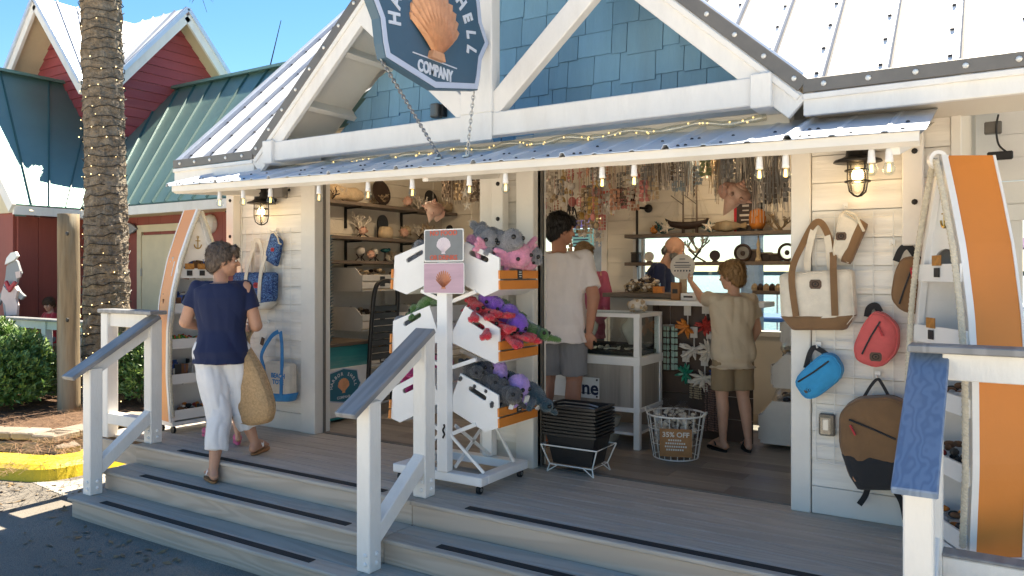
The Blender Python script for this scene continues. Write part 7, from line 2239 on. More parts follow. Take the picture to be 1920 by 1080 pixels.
m.build('glass_discs', mat('sea_glass_pale', (.30, .42, .36), .2, .15, 10, 0), t, kind='stuff'); MB().tube([(p.x + math.cos(a) * .06, 1.5 + math.sin(a) * .06, p.z) for a in [2 * math.pi * k / 12 for k in range(12)]], .006, 5, closed=True).tube([(p.x, 1.5, p.z), (p.x, 1.5, 1.11)], .002, 4).build('ring', M['steel'], t)
# things on the counter
p = PY(1280, 500, 1.6)
t = thing('round_notice', 'round white printed notice on the counter, boy touching it', 'sign', (p.x, 1.6, p.z - .14))
MB().prism(disc(.108, 28), (p.x, 1.6, p.z), ux, uz, .008).build('disc', M['capiz'], t)
m = MB()
for k, (z_, w_) in enumerate(((.065, .05), (.035, .12), (.012, .15), (-.004, .13))): m.box((p.x, 1.590, p.z + z_), (w_, .001, .007))
for k in range(6): m.prism(disc(.0075, 10), (p.x - .065 + k * .026, 1.5912, p.z - .035), ux, uz, .001)
m.build('print', M['inkblue'], t); MB().span((p.x - .03, 1.60, 1.156), (p.x + .03, 1.625, p.z - .10)).build('foot', M['coral_tan'], t)
for i, (px, lab, mt_, sz) in enumerate(((1268, 'tan card box at the foot of the round notice', M['leather'], (.075, .06, .15)), (1292, 'white leaflet holder on the white table', M['white2'], (.13, .05, .06)))):
 q = PY(px, 545, 1.55); t = thing('counter_box', lab, 'box', (q.x, 1.55, 1.156)); MB().box((q.x, 1.55, 1.156 + sz[2] / 2), sz, None, .003).build('body', mt_, t)
 MB().box((q.x, 1.55 - sz[1] / 2 - .001, 1.156 + sz[2] * .5), (sz[0] * .6, .002, sz[2] * .25)).build('print', M['tagblack'], t)
def shell_jar(loc, r, h, label, seed):
 rg = random.Random(seed); t = thing('shell_basket', label, 'basket', loc); m = MB()
 for i in range(90):
  a = rg.uniform(0, 6.28); q = rg.uniform(0, 1) ** .5 * r; m.ell(V(loc) + V((math.cos(a) * q, math.sin(a) * q, rg.uniform(.02, h * (1.1 - .5 * q / r)))), (.02, .016, .014), 6, 4, mi=rg.choice((0, 0, 1, 2)))
 m.build('shells', [M['coral_tan'], M['darkstand'], M['capiz']], t, kind='stuff')
 MB().lathe([(r, 0), (r * 1.06, h * .5), (r * 1.06, h * .52), (r * .98, .01)], loc, 16).build('bowl', M['frost'], t, True)
p = PY(1212, 540, 1.85); shell_jar((p.x, 1.85, 1.206), .12, .17, 'heaped bowl of small shells on the counter before clerk', 3)
p = PY(1182, 540, 1.85); shell_jar((p.x, 1.9, 1.206), .07, .12, 'dark bowl of shells at the left end of the counter', 4)
p = PY(1235, 552, 1.74); t = thing('orange_box', 'small orange box on the counter edge', 'box', (p.x, 1.74, 1.206)); MB().box((p.x, 1.74, 1.236), (.09, .06, .058), None, .004).build('box', GOODS[3], t)
# wire basket of bagged shells, 35% OFF card
wb = thing('wire_basket', 'round white wire basket of bagged shells with 35% OFF card', 'basket', (-2.07, .85, 0))
c = V((-2.07, .85, 0)); m = MB()
def wr_(z): return .165 + .05 * (z / .33)
for k in range(22):
 a = 2 * math.pi * k / 22; d = V((math.cos(a), math.sin(a), 0)); m.tube([c + d * wr_(0) + V((0, 0, .01)), c + d * wr_(.17) + V((0, 0, .17)), c + d * wr_(.33) + V((0, 0, .33))], .003, 5)
for z, r in ((.01, .005), (.12, .003), (.23, .003), (.33, .007)):
 m.tube([c + V((math.cos(a) * wr_(z), math.sin(a) * wr_(z), z)) for a in [2 * math.pi * k / 28 for k in range(28)]], r, 6, closed=True)
m.build('wires', M['wire'], wb)
m = MB()
for s in (-1, 1): m.tube([c + V((s * (.215 + .02 * math.sin(t)), math.cos(t) * .05, .33 + .03 * math.sin(t))) for t in [math.pi * k / 8 for k in range(9)]], .005, 5)
m.build('handle', M['wire'], wb)
vd = V((0, CAMY, 0)) - V((c.x, c.y, 0)); vd.normalize(); fu = V((-vd.y, vd.x, 0))
cc = c + vd * .205 + V((0, 0, .165)); tiltv = (V((0, 0, 1)) + vd * .14).normalized()
MB().prism([(-.115, -.12), (.115, -.12), (.115, .09), (-.115, .09)], cc, fu, tiltv, .003).build('card', M['leather'], wb)
M['cardink'] = mat('card_white_ink', (.62, .6, .56), .6, .1, 10, 0)
m = MB(); m.text('35% OFF', cc + vd * .0045 + tiltv * .045, fu, tiltv, .052, .001, .0012)
for k, w_ in enumerate((.11, .15, .16, .14)):
 for j in range(int(w_ / .016)): m.box(cc + vd * .0045 + tiltv * (.005 - k * .024) + fu * (-w_ / 2 + .008 + j * .016), (.011, .011, .013), Matrix((fu, vd, tiltv)).transposed() @ Matrix.Diagonal(V((1, .05, 1))).to_3x3())
m.build('lettering', M['cardink'], wb)
M['bagfilm'] = glass_mat('clear_bag_film', (.99, .99, .99), .2, .0)
for i, (dx, dy, h_) in enumerate(((-.09, .02, .26), (.08, -.03, .2), (.02, .09, .24))):
 o = c + V((dx, dy, .24)); t = thing('shell_bag', ('left' if i == 0 else 'front right' if i == 1 else 'rear') + ' clear bag of white shells in the wire basket', 'bag', o, 'clear bags of shells')
 m = MB(); rg = random.Random(i)
 for k in range(55):
  a = rg.uniform(0, 6.28); q = rg.uniform(0, .085); m.ell(o + V((math.cos(a) * q, math.sin(a) * q, rg.uniform(-.14, .1))), (.018, .015, .012), 6, 4)
 m.build('shells', M['coral_white'], t, kind='stuff')
 MB().loft([[o + V((math.cos(a) * r * (1 + .12 * math.sin(a * 5 + i)), math.sin(a) * r * (1 + .12 * math.sin(a * 4)), z)) for a in [2 * math.pi * k / 16 for k in range(16)]] for r, z in ((.05, -.16), (.095, -.1), (.105, 0), (.095, .09), (.055, .13), (.02, .15), (.035, h_ - .07))]).build('film', M['bagfilm'], t, True)
# black shopping baskets in their wire stand
bs_ = thing('basket_stand', 'white wire stand holding black shopping baskets on the deck', 'stand', (-2.53, .0, 0))
bc = V((-2.50, .10, 0))
def rectring(hx, hy, z, cc=bc): return [cc + V((sx * hx, sy * hy, z)) for sx, sy in ((-1, -1), (1, -1), (1, 1), (-1, 1))]
m = MB()
m.tube(rectring(.215, .155, .19), .005, 6, closed=True).tube(rectring(.165, .12, .055), .005, 6, closed=True)
for (sx, sy) in ((-1, -1), (1, -1), (1, 1), (-1, 1)):
 m.tube([bc + V((sx * .215, sy * .155, .19)), bc + V((sx * .165, sy * .12, .055)), bc + V((sx * .18, sy * .13, .003))], .005, 6)
 m.tube([bc + V((sx * .18, sy * .13, .003)), bc + V((sx * .10, sy * .125, .055))], .004, 5)
m.build('wire_frame', M['wire'], bs_)
prof = ((.145, .105, 0), (.185, .135, .20), (.205, .152, .202), (.205, .152, .216), (.18, .13, .216), (.14, .10, .012))
bmesh_ = MB().loft([[V((sx * a, sy * b, z)) for sx, sy in ((-1, -1), (-.6, -1.03), (.6, -1.03), (1, -1), (1.02, -.5), (1.02, .5), (1, 1), (.6, 1.03), (-.6, 1.03), (-1, 1), (-1.02, .5), (-1.02, -.5))] for a, b, z in prof])
for k in range(5):
 bmesh_.span((.02 + 0 * k, -.158, .2005), (.08, -.1535, .2145)); break
bdat = bmesh_.data('basket', M['black'])
hd = MB().tube([(-.16, -.02, .214), (-.10, -.03, .226), (.10, -.03, .226), (.16, -.02, .214)], .006, 6).data('handle', M['steel'])
for k in range(9):
 t = thing('shopping_basket', 'black plastic shopping basket nested in the stack on the wire stand', 'basket', bc + V((0, 0, .062 + k * .0235)), 'nested black shopping baskets')
 if k == 0: t['label'] = 'lowest black shopping basket, its side showing in the wire stand'
 if k == 8: t['label'] = 'topmost black shopping basket of the nested stack'
 if 0 < k < 8: t['label'] = ('second', 'third', 'fourth', 'fifth', 'sixth', 'seventh', 'eighth')[k - 1] + ' black shopping basket from the bottom of the nested stack'
 for nm, d_ in (('basket_shell', bdat), ('grip', hd)):
  o = bpy.data.objects.new(nm, d_); COL.objects.link(o); o.parent = t
 t.rotation_euler = (0, 0, rnd.uniform(-.02, .02))
# white bins along the right wall, behind the boy
for lev, (z0, x0) in enumerate(((.04, -1.62), (.47, -1.55), (.80, -1.50))):
 nm = ('floor', 'middle', 'upper')[lev]
 slat_bin(x0, -.42, 1.5 + .1 * lev, 2.15, z0, .34 if lev == 0 else .27, 'white slatted bin behind the boy, %s tier' % nm, 'white bins right of the boy', -1, tags=(.3, .7))
 mb = MB(); rg = random.Random(lev + 50)
 for i in range(70): mb.ell((rg.uniform(x0 + .05, x0 + .5), rg.uniform(1.56 + .1 * lev, 2.1), z0 + .2 + rg.uniform(0, .12)), (.035, .03, .025), 6, 4, mi=rg.choice((0, 0, 1, 2)))
 tag(mb.build('bin_goods', [M['coral_tan'], M['capiz'], M['darkstand']], None, loc=(x0 + .3, 1.8, z0 + .2), kind='stuff'), 'bagged shells heaped in the %s bin behind the boy' % nm, 'shells')
 o = V((x0 + .25, 1.8, z0 + .3));
 tag(MB().loft([[o + V((math.cos(a) * r * 1.6 * (1 + .1 * math.sin(a * 5)), math.sin(a) * r * 2 * (1 + .1 * math.sin(a * 3)), z)) for a in [2 * math.pi * k / 18 for k in range(18)]] for r, z in ((.12, -.08), (.145, 0), (.12, .09), (.06, .14), (.01, .15))]).build('plastic_wrap', M['bagfilm'], None, True, loc=o), 'crumpled clear plastic over the %s bin behind the boy' % nm, 'plastic')

# ================================================================ BACK WALL SHELVES AND WINDOW STOCK
def back_shelf(z, x0, x1, lab):
 t = thing('window_shelf', lab, 'shelf', ((x0 + x1) / 2, BY - .12, z)); MB().span((x0, BY - .26, z - .035), (x1, BY - .03, z), .003).build('board', M['shelfwood'], t)
 return t
Z1 = PY(1300, 437, BY - .2).z; Z2 = PY(1300, 491, BY - .2).z; Z3 = PY(1430, 545, BY - .2).z
back_shelf(Z1, PY(1175, 437, BY - .2).x, -.35, 'upper brown shelf above the harbour window'); back_shelf(Z2, PY(1175, 490, BY - .2).x, -.35, 'brown shelf across the harbour window'); back_shelf(Z3, -2.0, -.35, 'low brown shelf under the harbour window')
pp = thing('pipe_bracket', 'black iron pipe bracket holding the window shelves', 'bracket', (PY(1193, 437, BY - .2).x, BY - .1, Z2))
x_ = PY(1193, 437, BY - .2).x
MB().tube([(x_, BY - .18, Z2 - .05), (x_, BY - .18, Z1 + .26), (x_ + .03, BY - .16, Z1 + .28), (x_ + .06, BY - .05, Z1 + .28)], .014, 8).build('pipe', M['iron'], pp); MB().lathe([(.045, 0), (.045, .012), (.02, .02)], (x_ + .07, BY - .04, Z1 + .28), 14, Matrix.Rotation(R(90), 3, 'X')).build('flange', M['iron'], pp)
def onb(px, z, dy=.15):
 p = PY(px, 437, BY - dy); return V((p.x, BY - dy, z))
sh_ = thing('model_ship', 'two-masted model sailing ship on the upper back shelf', 'model ship', onb(1292, Z1))
c = onb(1290, Z1) + V((0, 0, .03))
MB().loft([[c + V((x_, math.cos(a) * w_, z_ + max(-h_, math.sin(a) * h_))) for a in [math.pi + math.pi * k / 10 for k in range(11)]] for x_, w_, z_, h_ in ((-.24, .004, .13, .02), (-.18, .03, .10, .06), (-.05, .045, .085, .075), (.08, .045, .085, .07), (.18, .03, .10, .05), (.21, .02, .12, .03))]).build('hull', M['darkstand'], sh_, True)
m = MB(); m.span((c.x - .06, c.y - .02, c.z - .03), (c.x - .04, c.y + .02, c.z + .03)).span((c.x + .08, c.y - .02, c.z - .03), (c.x + .10, c.y + .02, c.z + .03)); m.build('cradle', M['darkstand'], sh_)
for dx, h_ in ((-.05, .46), (.09, .47)):
 mm = MB().tube([c + V((dx, 0, .08)), c + V((dx, 0, h_))], [.011, .005], 6).build('mast', M['shelfwood'], sh_)
 MB().tube([c + V((dx, 0, .26)), c + V((dx - .13, 0, .36))], .005, 5).tube([c + V((dx, 0, .12)), c + V((dx + .13, .0, .115))], .005, 5).build('boom', M['shelfwood'], mm)
m = MB()
for a, b_ in (((-.05, .44), (-.30, .14)), ((-.05, .44), (.06, .10)), ((.09, .46), (.22, .12)), ((.09, .46), (-.05, .30)), ((-.05, .42), (-.17, .11)), ((.09, .44), (.16, .10)), ((-.24, .13), (-.33, .16)), ((.09, .46), (.02, .10)), ((-.05, .44), (-.11, .10))):
 m.tube([c + V((a[0], 0, a[1])), c + V((b_[0], .0, b_[1]))], .0022, 4)
m.build('rigging', M['rope'], sh_)
starfish(onb(1248, Z1, .24) + V((0, 0, .06)), 1.25, 'white starfish leaning at the ship bow', None, None, None, .2, .3); starfish(onb(1328, Z1, .24) + V((0, 0, .06)), 1.2, 'white starfish leaning at the ship stern', None, None, None, .1, .1)
coral_on_stand(onb(1243, Z1, .12), .8, M['tealgl'], 'dark green sea fan left of the model ship', False, 1); coral_on_stand(onb(1335, Z1, .12), .8, M['tealgl'], 'dark green sea fan right of the model ship', False, 2)
conch(onb(1226, Z1) + V((0, 0, .05)), .5, (1.4, 0, .3), 'small orange shell at the left end of upper shelf', M['amberglass'])
p = onb(1362, Z1); t = thing('driftwood', 'grey driftwood fish lying right of the model ship', 'driftwood', p)
MB().loft([[p + V((x_, math.cos(a) * r * .7, .06 + math.sin(a) * r)) for a in [2 * math.pi * k / 10 for k in range(10)]] for x_, r in ((-.16, .012), (-.10, .045), (0, .06), (.09, .04), (.14, .02), (.19, .035), (.2, .01))]).build('body', M['oldwood'], t, True)
p = onb(1397, Z1, .1); t = thing('slogan_board', 'tall dark board with pale printed lines on upper shelf', 'board', p)
MB().box(p + V((0, 0, .25)), (.20, .03, .50), None, .004).build('board', M['darkstand'], t); MB().box(p + V((-.09, -.005, .25)), (.025, .03, .505)).build('red_edge', M['red'], t)
m = MB()
for k in range(9): m.box(p + V((.01, -.017, .44 - k * .046)), (rnd.uniform(.06, .13), .002, rnd.choice((.012, .02, .008))))
m.build('print', M['capiz'], t)
p = onb(1420, Z1, .2); t = thing('glass_float', 'amber glass buoy on dark base beside the slogan board', 'ornament', p)
MB().lathe([(.05, .02), (.075, .06), (.08, .13), (.07, .19), (.03, .215)], p, 18).build('globe', M['amberglass'], t, True); MB().lathe([(.055, 0), (.05, .025)], p, 14).build('base', M['black'], t); MB().ell(p + V((.03, 0, .24)), (.045, .03, .035), 12, 8).build('finial', M['black'], t, True)
coral_on_stand(onb(1460, Z1), 1.1, M['oldwood'], 'grey branching coral at the right end of upper shelf', False, 0)
# stock on the window shelf
coral_on_stand(onb(1305, Z2), 1.35, M['coral_white'], 'white coral tree on crossed legs in front of window', True, 0)
for i, (px, r) in enumerate(((1271, .05), (1341, .052), (1218, .05))):
 p = onb(px, Z2); t = thing('disc_ornament', ('small dark disc ornament left of the coral tree', 'dark disc ornament right of the coral tree', 'pale disc ornament beside the clerk head')[i], 'ornament', p)
 MB().prism(disc(r, 20), p + V((0, 0, r + .01)), ux, uz, .02).build('disc', M['capiz'] if i == 2 else M['darkstand'], t); MB().box(p + V((0, .0, .006)), (.05, .04, .012)).build('foot', M['darkstand'], t)
M['mirror'] = mat('mirror_face', (.65, .68, .7), .05, .05, 3, 0, metal=1.0)
for i, px in enumerate((1393, 1476)):
 p = onb(px, Z2); t = thing('porthole_mirror', ('round porthole mirror on the window shelf, above the boy', 'round porthole mirror beside the right door post')[i], 'mirror', p)
 MB().tube([p + V((math.cos(a) * .075, -.01, .085 + math.sin(a) * .075)) for a in [2 * math.pi * k / 22 for k in range(22)]], .013, 8, closed=True).build('frame', M['darkstand'], t, True); MB().prism(disc(.07, 20), p + V((0, 0, .085)), ux, uz, .006).build('mirror_glass', M['mirror'], t); MB().ell(p + V((.0, -.012, .08)), (.022, .006, .025), 10, 6).build('fish_emblem', M['darkstand'], t)
for i, (px, s, lab) in enumerate(((1405, (.20, .1, .10), 'dark carved box behind the mirror'), (1437, (.10, .08, .07), 'little dark trinket box by the candle stand'), (1455, (.12, .08, .06), 'low dark trinket box on the window shelf'), (1193, (.09, .08, .09), 'dark stacked box at the pipe bracket'))):
 p = onb(px, Z2, .1); t = thing('trinket_box', lab, 'box', p); MB().box(p + V((0, 0, s[2] / 2)), s, None, .006).build('body', M['darkstand'], t); MB().box(p + V((0, 0, s[2] + .009)), (s[0] * 1.05, s[1] * 1.05, .018), None, .004).build('lid', M['shelfwood'], t)
p = onb(1422, Z2, .2); t = thing('candle_stand', 'turned lighthouse-like stand on the window shelf', 'ornament', p)
MB().lathe([(.035, 0), (.03, .02), (.018, .05), (.022, .09), (.012, .13), (.02, .16), (.008, .2), (.006, .25)], p, 12).build('stem', M['coral_tan'], t, True)
for i in range(7):
 p = onb(1415 + i * 11, Z3, .15); t = thing('trinket', 'small dark shell trinket on the low window shelf', 'ornament', p, 'trinkets on the low window shelf'); MB().lathe([(.03, 0), (.035, .03), (.02, .06), (.001, .07)], p, 8).build('body', M['darkstand'] if i % 2 else M['coral_tan'], t)

# ================================================================ HANGING STOCK UNDER THE CEILING
ORN = {}
def orn_proto(kind):
 mb = MB()
 if kind == 'shell':
  mb.ell((0, 0, -.02), (.032, .018, .03), 8, 6).tube([(0, 0, .01), (0, 0, .3)], .0018, 4)
 elif kind == 'strand':
  for k in range(7): mb.ell((.004 * math.sin(k * 2), 0, -.03 * k), (.013, .006, .012), 6, 4)
  mb.tube([(0, 0, -.2), (0, 0, .3)], .0018, 4)
 elif kind == 'star':
  mb.mesh(STAR.v, STAR.f).tube([(0, 0, .05), (0, 0, .3)], .0018, 4)
 elif kind == 'net':
  for k in range(17):
   a = k * .449; mb.tube([(0, 0, .25), (math.cos(a) * .03, math.sin(a) * .03, .1), (math.cos(a) * (.035 + .02 * (k % 3)) + .01 * math.sin(k * 3), math.sin(a) * .045, -.07 - .05 * (k % 4))], .0024, 4)
 elif kind == 'capiz':
  for k in range(6):
   a = k * 1.047
   for j in range(5): mb.box((math.cos(a) * .035, math.sin(a) * .035, -.035 * j), (.026, .003, .028), Matrix.Rotation(a + j, 3, 'Z'))
  mb.tube([(math.cos(a) * .04, math.sin(a) * .04, .02) for a in [.6283 * k for k in range(10)]], .004, 4, closed=True).tube([(0, 0, .02), (0, 0, .3)], .002, 4)
 return mb
OCOL = {'pink': mat('pink_shell_orn', (.55, .20, .18), .5, .2, 10, .1), 'cream': M['coral_white'], 'tan': M['coral_tan'], 'yellow': mat('yellow_shell_orn', (.52, .34, .10), .5, .2, 10, .1), 'grey': mat('grey_shell_orn', (.25, .24, .23), .5, .2, 10, .1), 'brown': M['ceilstock'],
  'green': mat('moss_green_net', (.22, .26, .13), .8, .2, 10, .1), 'blue': mat('sea_blue_net', (.25, .31, .35), .8, .2, 10, .1), 'white': M['capiz'], 'orange': mat('coral_orange_orn', (.48, .24, .15), .6, .2, 10, .1)}
for k_ in ('shell', 'strand', 'star', 'net', 'capiz'):
 mbp = orn_proto(k_)
 for c_, m_ in OCOL.items(): ORN[(k_, c_)] = mbp.data('ornament', m_)
NAMES = {'shell': 'shell pendant', 'strand': 'strand of little shells', 'star': 'starfish pendant', 'net': 'tasselled net', 'capiz': 'capiz disc chime'}
def hang(kind, col, px, py, y, s, place):
 p = PY(px, py, y)
 o = bpy.data.objects.new('hanging_ornament', ORN[(kind, col)]); COL.objects.link(o); o.location = p; o.scale = (s,) * 3; o.rotation_euler = (0, 0, rnd.uniform(0, 6.28))
 tag(o, '%s %s hung %s' % (col, NAMES[kind], place), 'ornament', 'ornaments hung ' + place)
rg = random.Random(77)
for i in range(188):     # dense stock over the back door
 px = rg.uniform(1008, 1225); lim = 440 if px < 1130 else 400 - (px - 1130) * .5
 py = rg.uniform(292, lim)
 hang(rg.choice(('shell', 'shell', 'strand', 'strand', 'capiz', 'star')), rg.choice(('pink', 'cream', 'tan', 'yellow', 'grey', 'cream', 'white', 'brown', 'cream', 'orange', 'white', 'tan')), px, py, rg.uniform(1.5, 2.8), rg.uniform(.8, 1.25), 'over the back door')
for i in range(75):      # nets and plants above the model ship
 px = rg.uniform(1195, 1482); py = rg.uniform(290, 322)
 if px > 1410: py += rg.uniform(0, 55)
 hang(rg.choice(('net', 'net', 'net', 'capiz', 'strand')), rg.choice(('green', 'blue', 'brown', 'grey', 'tan', 'grey', 'white', 'cream', 'brown', 'grey') if px < 1400 else ('grey', 'brown', 'grey', 'white')), px, py, rg.uniform(1.2, 2.5), rg.uniform(.8, 1.3), 'above the model ship' if px < 1400 else 'in the upper right corner')
for i in range(16):
 hang(rg.choice(('strand', 'net', 'capiz')), rg.choice(('tan', 'brown', 'cream')), rg.uniform(830, 900), rg.uniform(335, 350), rg.uniform(1.5, 2.6), 1.0, 'over the left shelves')
for px, col in ((1022, 'pink'), (1055, 'yellow'), (1087, 'pink'), (1056, 'yellow'), (1073, 'pink')): hang('shell', col, px, 372 if px != 1056 else 332, 2.0, 1.7, 'over the back door')
p = PY(1383, 360, 1.3); conch(p, 1.35, (.2, .6, 2.2), 'large pink lipped conch hanging in the right opening', None, None, 2.6)
for px, py, lab in ((1182, 370, 'brown turtle ornament hanging right of the door'), (1160, 372, 'dark shell cluster hanging over the door corner')):
 p = PY(px, py, 2.2); t = thing('hanging_turtle', lab, 'ornament', p); MB().ell(p, (.07, .03, .05), 10, 8).ell(p + V((.0, 0, .07)), (.03, .02, .04), 8, 6).build('shell', M['darkstand'], t, True); MB().tube([p + V((0, 0, .1)), V((p.x, p.y, 2.6))], .002, 4).build('string', M['rope'], t)
p = PY(1136, 370, 2.3); t = thing('slogan_plaque', 'little square plaque with red lettering above the back door', 'sign', p); MB().box(p, (.15, .01, .17)).build('plaque', M['capiz'], t)
m = MB()
for r_ in range(3):
 for k in range(4): m.box(p + V((-.05 + k * .033, -.006, .05 - r_ * .05)), (.022, .002, .028))
m.build('lettering', M['letterred'], t)
p = PY(1074, 400, 2.2); t = thing('name_garland', 'black wire script ornament over the back door', 'ornament', p)
MB().tube([p + V((x_ * .1, 0, .05 * math.sin(x_ * 9))) for x_ in [-1 + .08 * k for k in range(26)]], .008, 6).ell(p + V((-.02, 0, .07)), (.04, .012, .05), 8, 6).build('script', M['black'], t)

M['cozy'] = glow_mat('assumed_lamp_glow', (1, .66, .32), 6)
cl = thing('assumed_ceiling_lamp', 'small warm lamp assumed under the ceiling above the model ship', 'lamp', (-2.0, 1.9, 2.5))  # no lamp seen here; assumed from the warm light on the back wall
MB().lathe([(.001, .12), (.03, .11), (.07, .03), (.075, 0), (.07, .0)][::-1], (-2.0, 1.9, 2.5), 16).build('shade', M['black'], cl, True); MB().ell((-2.0, 1.9, 2.505), .035, 10, 8).build('bulb', M['cozy'], cl, True)
ld = bpy.data.lights.new('assumed_lamp_light', 'POINT'); ld.energy = 7; ld.color = (1, .80, .60); ld.shadow_soft_size = .06
lo = bpy.data.objects.new('assumed_lamp_light', ld); COL.objects.link(lo); lo.parent = cl; lo.location = (0, 0, -.06)
cl['label'] = 'small warm lamp assumed under the ceiling above the model ship'
c2 = dup(cl, (-4.9, .95, 2.5), label='unseen warm lamp added under the ceiling to light the left bay')  # added lamp, not in view, brightens the left shelves
# ================================================================ OUTSIDE, BEHIND AND BESIDE
M['dockwood'] = mat('grey_dock_boards', (.26, .22, .18), .85, .2, 8, .4, 30, stretch=(.15, 1, 1), rand=.12)
dk = thing('dock', 'dock', 'dock', (-3, 4, -.02)); del dk['label']; del dk['category']; struct(dk)
y = BY + .11
while y < 4.58:
 MB().span((-9, y, -.06), (3.5, y + .135, -.02), .003).build('dock_board', M['dockwood'], dk); y += .142
M['boatwhite'] = mat('white_boat_gelcoat', (.75, .76, .77), .25, .04, 3, 0); M['boatblue'] = mat('blue_canvas_cover', (.03, .11, .28), .7, .1, 6, .1); M['pile'] = mat('grey_piling', (.20, .22, .24), .8, .2, 8, .4)
def boat(x, y, s, label, canopy):
 t = thing('moored_boat', label, 'boat', (x, y, -1.7), 'boats moored behind the shop')
 secs = []
 for u, w, k, sh2 in ((-3.2, .9, .0, .9), (-1.5, 1.15, .0, .95), (0.5, 1.15, .05, 1.05), (2.2, .75, .25, 1.25), (3.3, .05, .6, 1.45)):
  secs.append([V((x + u * s, y + a * w * s, -1.75 + z * s)) for a, z in ((0, k), (.7, .25 + k), (1, sh2), (.9, sh2), (0, sh2 - .1), (-.9, sh2), (-1, sh2), (-.7, .25 + k))])
 MB().loft(secs).build('hull', M['boatwhite'], t)
 MB().loft([[V((x + a * s, y + b * s, -1.75 + z * s)) for a, b in ((q0, -.7), (q1, -.6), (q1, .6), (q0, .7))] for q0, q1, z in ((-1.2, 1.2, .95), (-1.1, .7, 1.9))]).build('cabin', M['boatwhite'], t)
 MB().span((x - 1.1 * s, y - .72 * s, -1.75 + 1.35 * s), (x + .9 * s, y - .66 * s, -1.75 + 1.75 * s)).build('cabin_window', M['black'], t)
 MB().span((x - 1.5 * s, y - .8 * s, -1.75 + 2.15 * s), (x + 1.0 * s, y + .8 * s, -1.75 + 2.25 * s), .03).build('canopy', canopy, t)
 m = MB()
 for a in (-1.4, .9):
  for b_ in (-.7, .7): m.tube([(x + a * s, y + b_ * s, -1.75 + .9 * s), (x + a * s, y + b_ * s, -1.75 + 2.15 * s)], .03, 5)
 m.build('canopy_pole', M['steel'], t)
 MB().tube([(x, y, -1.75 + 2.2 * s), (x, y, -1.75 + 3.8 * s)], [.03, .015], 5).build('mast', M['steel'], t)
boat(-3.6, 12, 1.0, 'white cabin boat with blue canopy seen through the window, nearest', M['boatblue']); boat(1.0, 15, 1.1, 'white cabin boat with pale canopy behind the boy', M['boatwhite']); boat(-9.5, 14, 1.0, 'white cabin boat seen past the back door', M['boatblue']); boat(-4.5, 22, 1.2, 'farther white boat with blue canopy beyond the dock', M['boatblue'])
for i, (x, y, r, h, lab) in enumerate(((-.93, 4.35, .16, 2.6, 'thick grey-blue piling outside the window right of the boy'), (-3.3, 7.5, .18, 2.3, 'pale capped piling outside the window behind the coral tree'), (-1.9, 9, .14, 2.0, 'distant piling outside the window'), (-5.3, 6.2, .13, 2.2, 'piling outside left of the window'))):
 t = thing('piling', lab, 'piling', (x, y, -1.9), 'dock pilings'); MB().tube([(x, y, -2), (x, y, h)], [r, r * .95], 14).build('timber', M['pile'], t); MB().lathe([(r * 1.1, h), (r * .6, h + .08), (.01, h + .13)], (x, y, 0), 14).build('cap', M['boatwhite'], t)
M['aqua'] = mat('aqua_notice_paint', (.22, .50, .50), .5, .1, 5, .05); M['violet'] = mat('violet_sign_paint', (.17, .14, .36), .5, .1, 5, .05)
mp2 = PY(1088, 420, 4.2); ms = thing('marina_sign', 'violet marina sign over an aqua notice board outside the back door', 'sign', (mp2.x, 4.2, -.02))
q0, q1 = PY(1020, 405, 4.2), PY(1107, 427, 4.2)
MB().span((q0.x - .35, 4.18, q1.z), (q1.x, 4.21, q0.z + .05)).build('name_board', M['violet'], ms); MB().text('MARINA', ((q0.x + q1.x) / 2 - .16, 4.176, (q0.z + q1.z) / 2 + .02), ux, uz, .15, .004, .004).build('lettering', M['tagwhite'], ms)
a0, a1 = PY(1075, 430, 4.25), PY(1118, 462, 4.25)
MB().span((a0.x, 4.22, a1.z), (a1.x, 4.25, a0.z)).build('notice_board', M['aqua'], ms)
m = MB()
for k in range(5): m.box(((a0.x + a1.x) / 2 - .04, 4.216, a0.z - .05 - k * .045), (.22, .004, .016))
m.build('notice_print', M['inkblue'], ms)
MB().span((a0.x + .02, 4.23, -.02), (a0.x + .08, 4.27, q0.z + .04)).span((a1.x - .08, 4.23, -.02), (a1.x - .02, 4.27, a1.z)).build('post', M['boatwhite'], ms)
lp_ = PY(1123, 500, 4.0); t = thing('dock_power_post', 'blue-grey post with yellow lamp outside the back door', 'post', (lp_.x, 4.0, -.02)); MB().span((lp_.x - .05, 3.95, -.02), (lp_.x + .05, 4.05, 1.95), .004).box((lp_.x, 3.97, 1.22), (.16, .14, .22), None, .01).build('column', M['pile'], t); MB().ell((lp_.x - .02, 4.0, 2.02), (.11, .09, .07), 12, 8).build('lamp', GOODS[2], t, True)
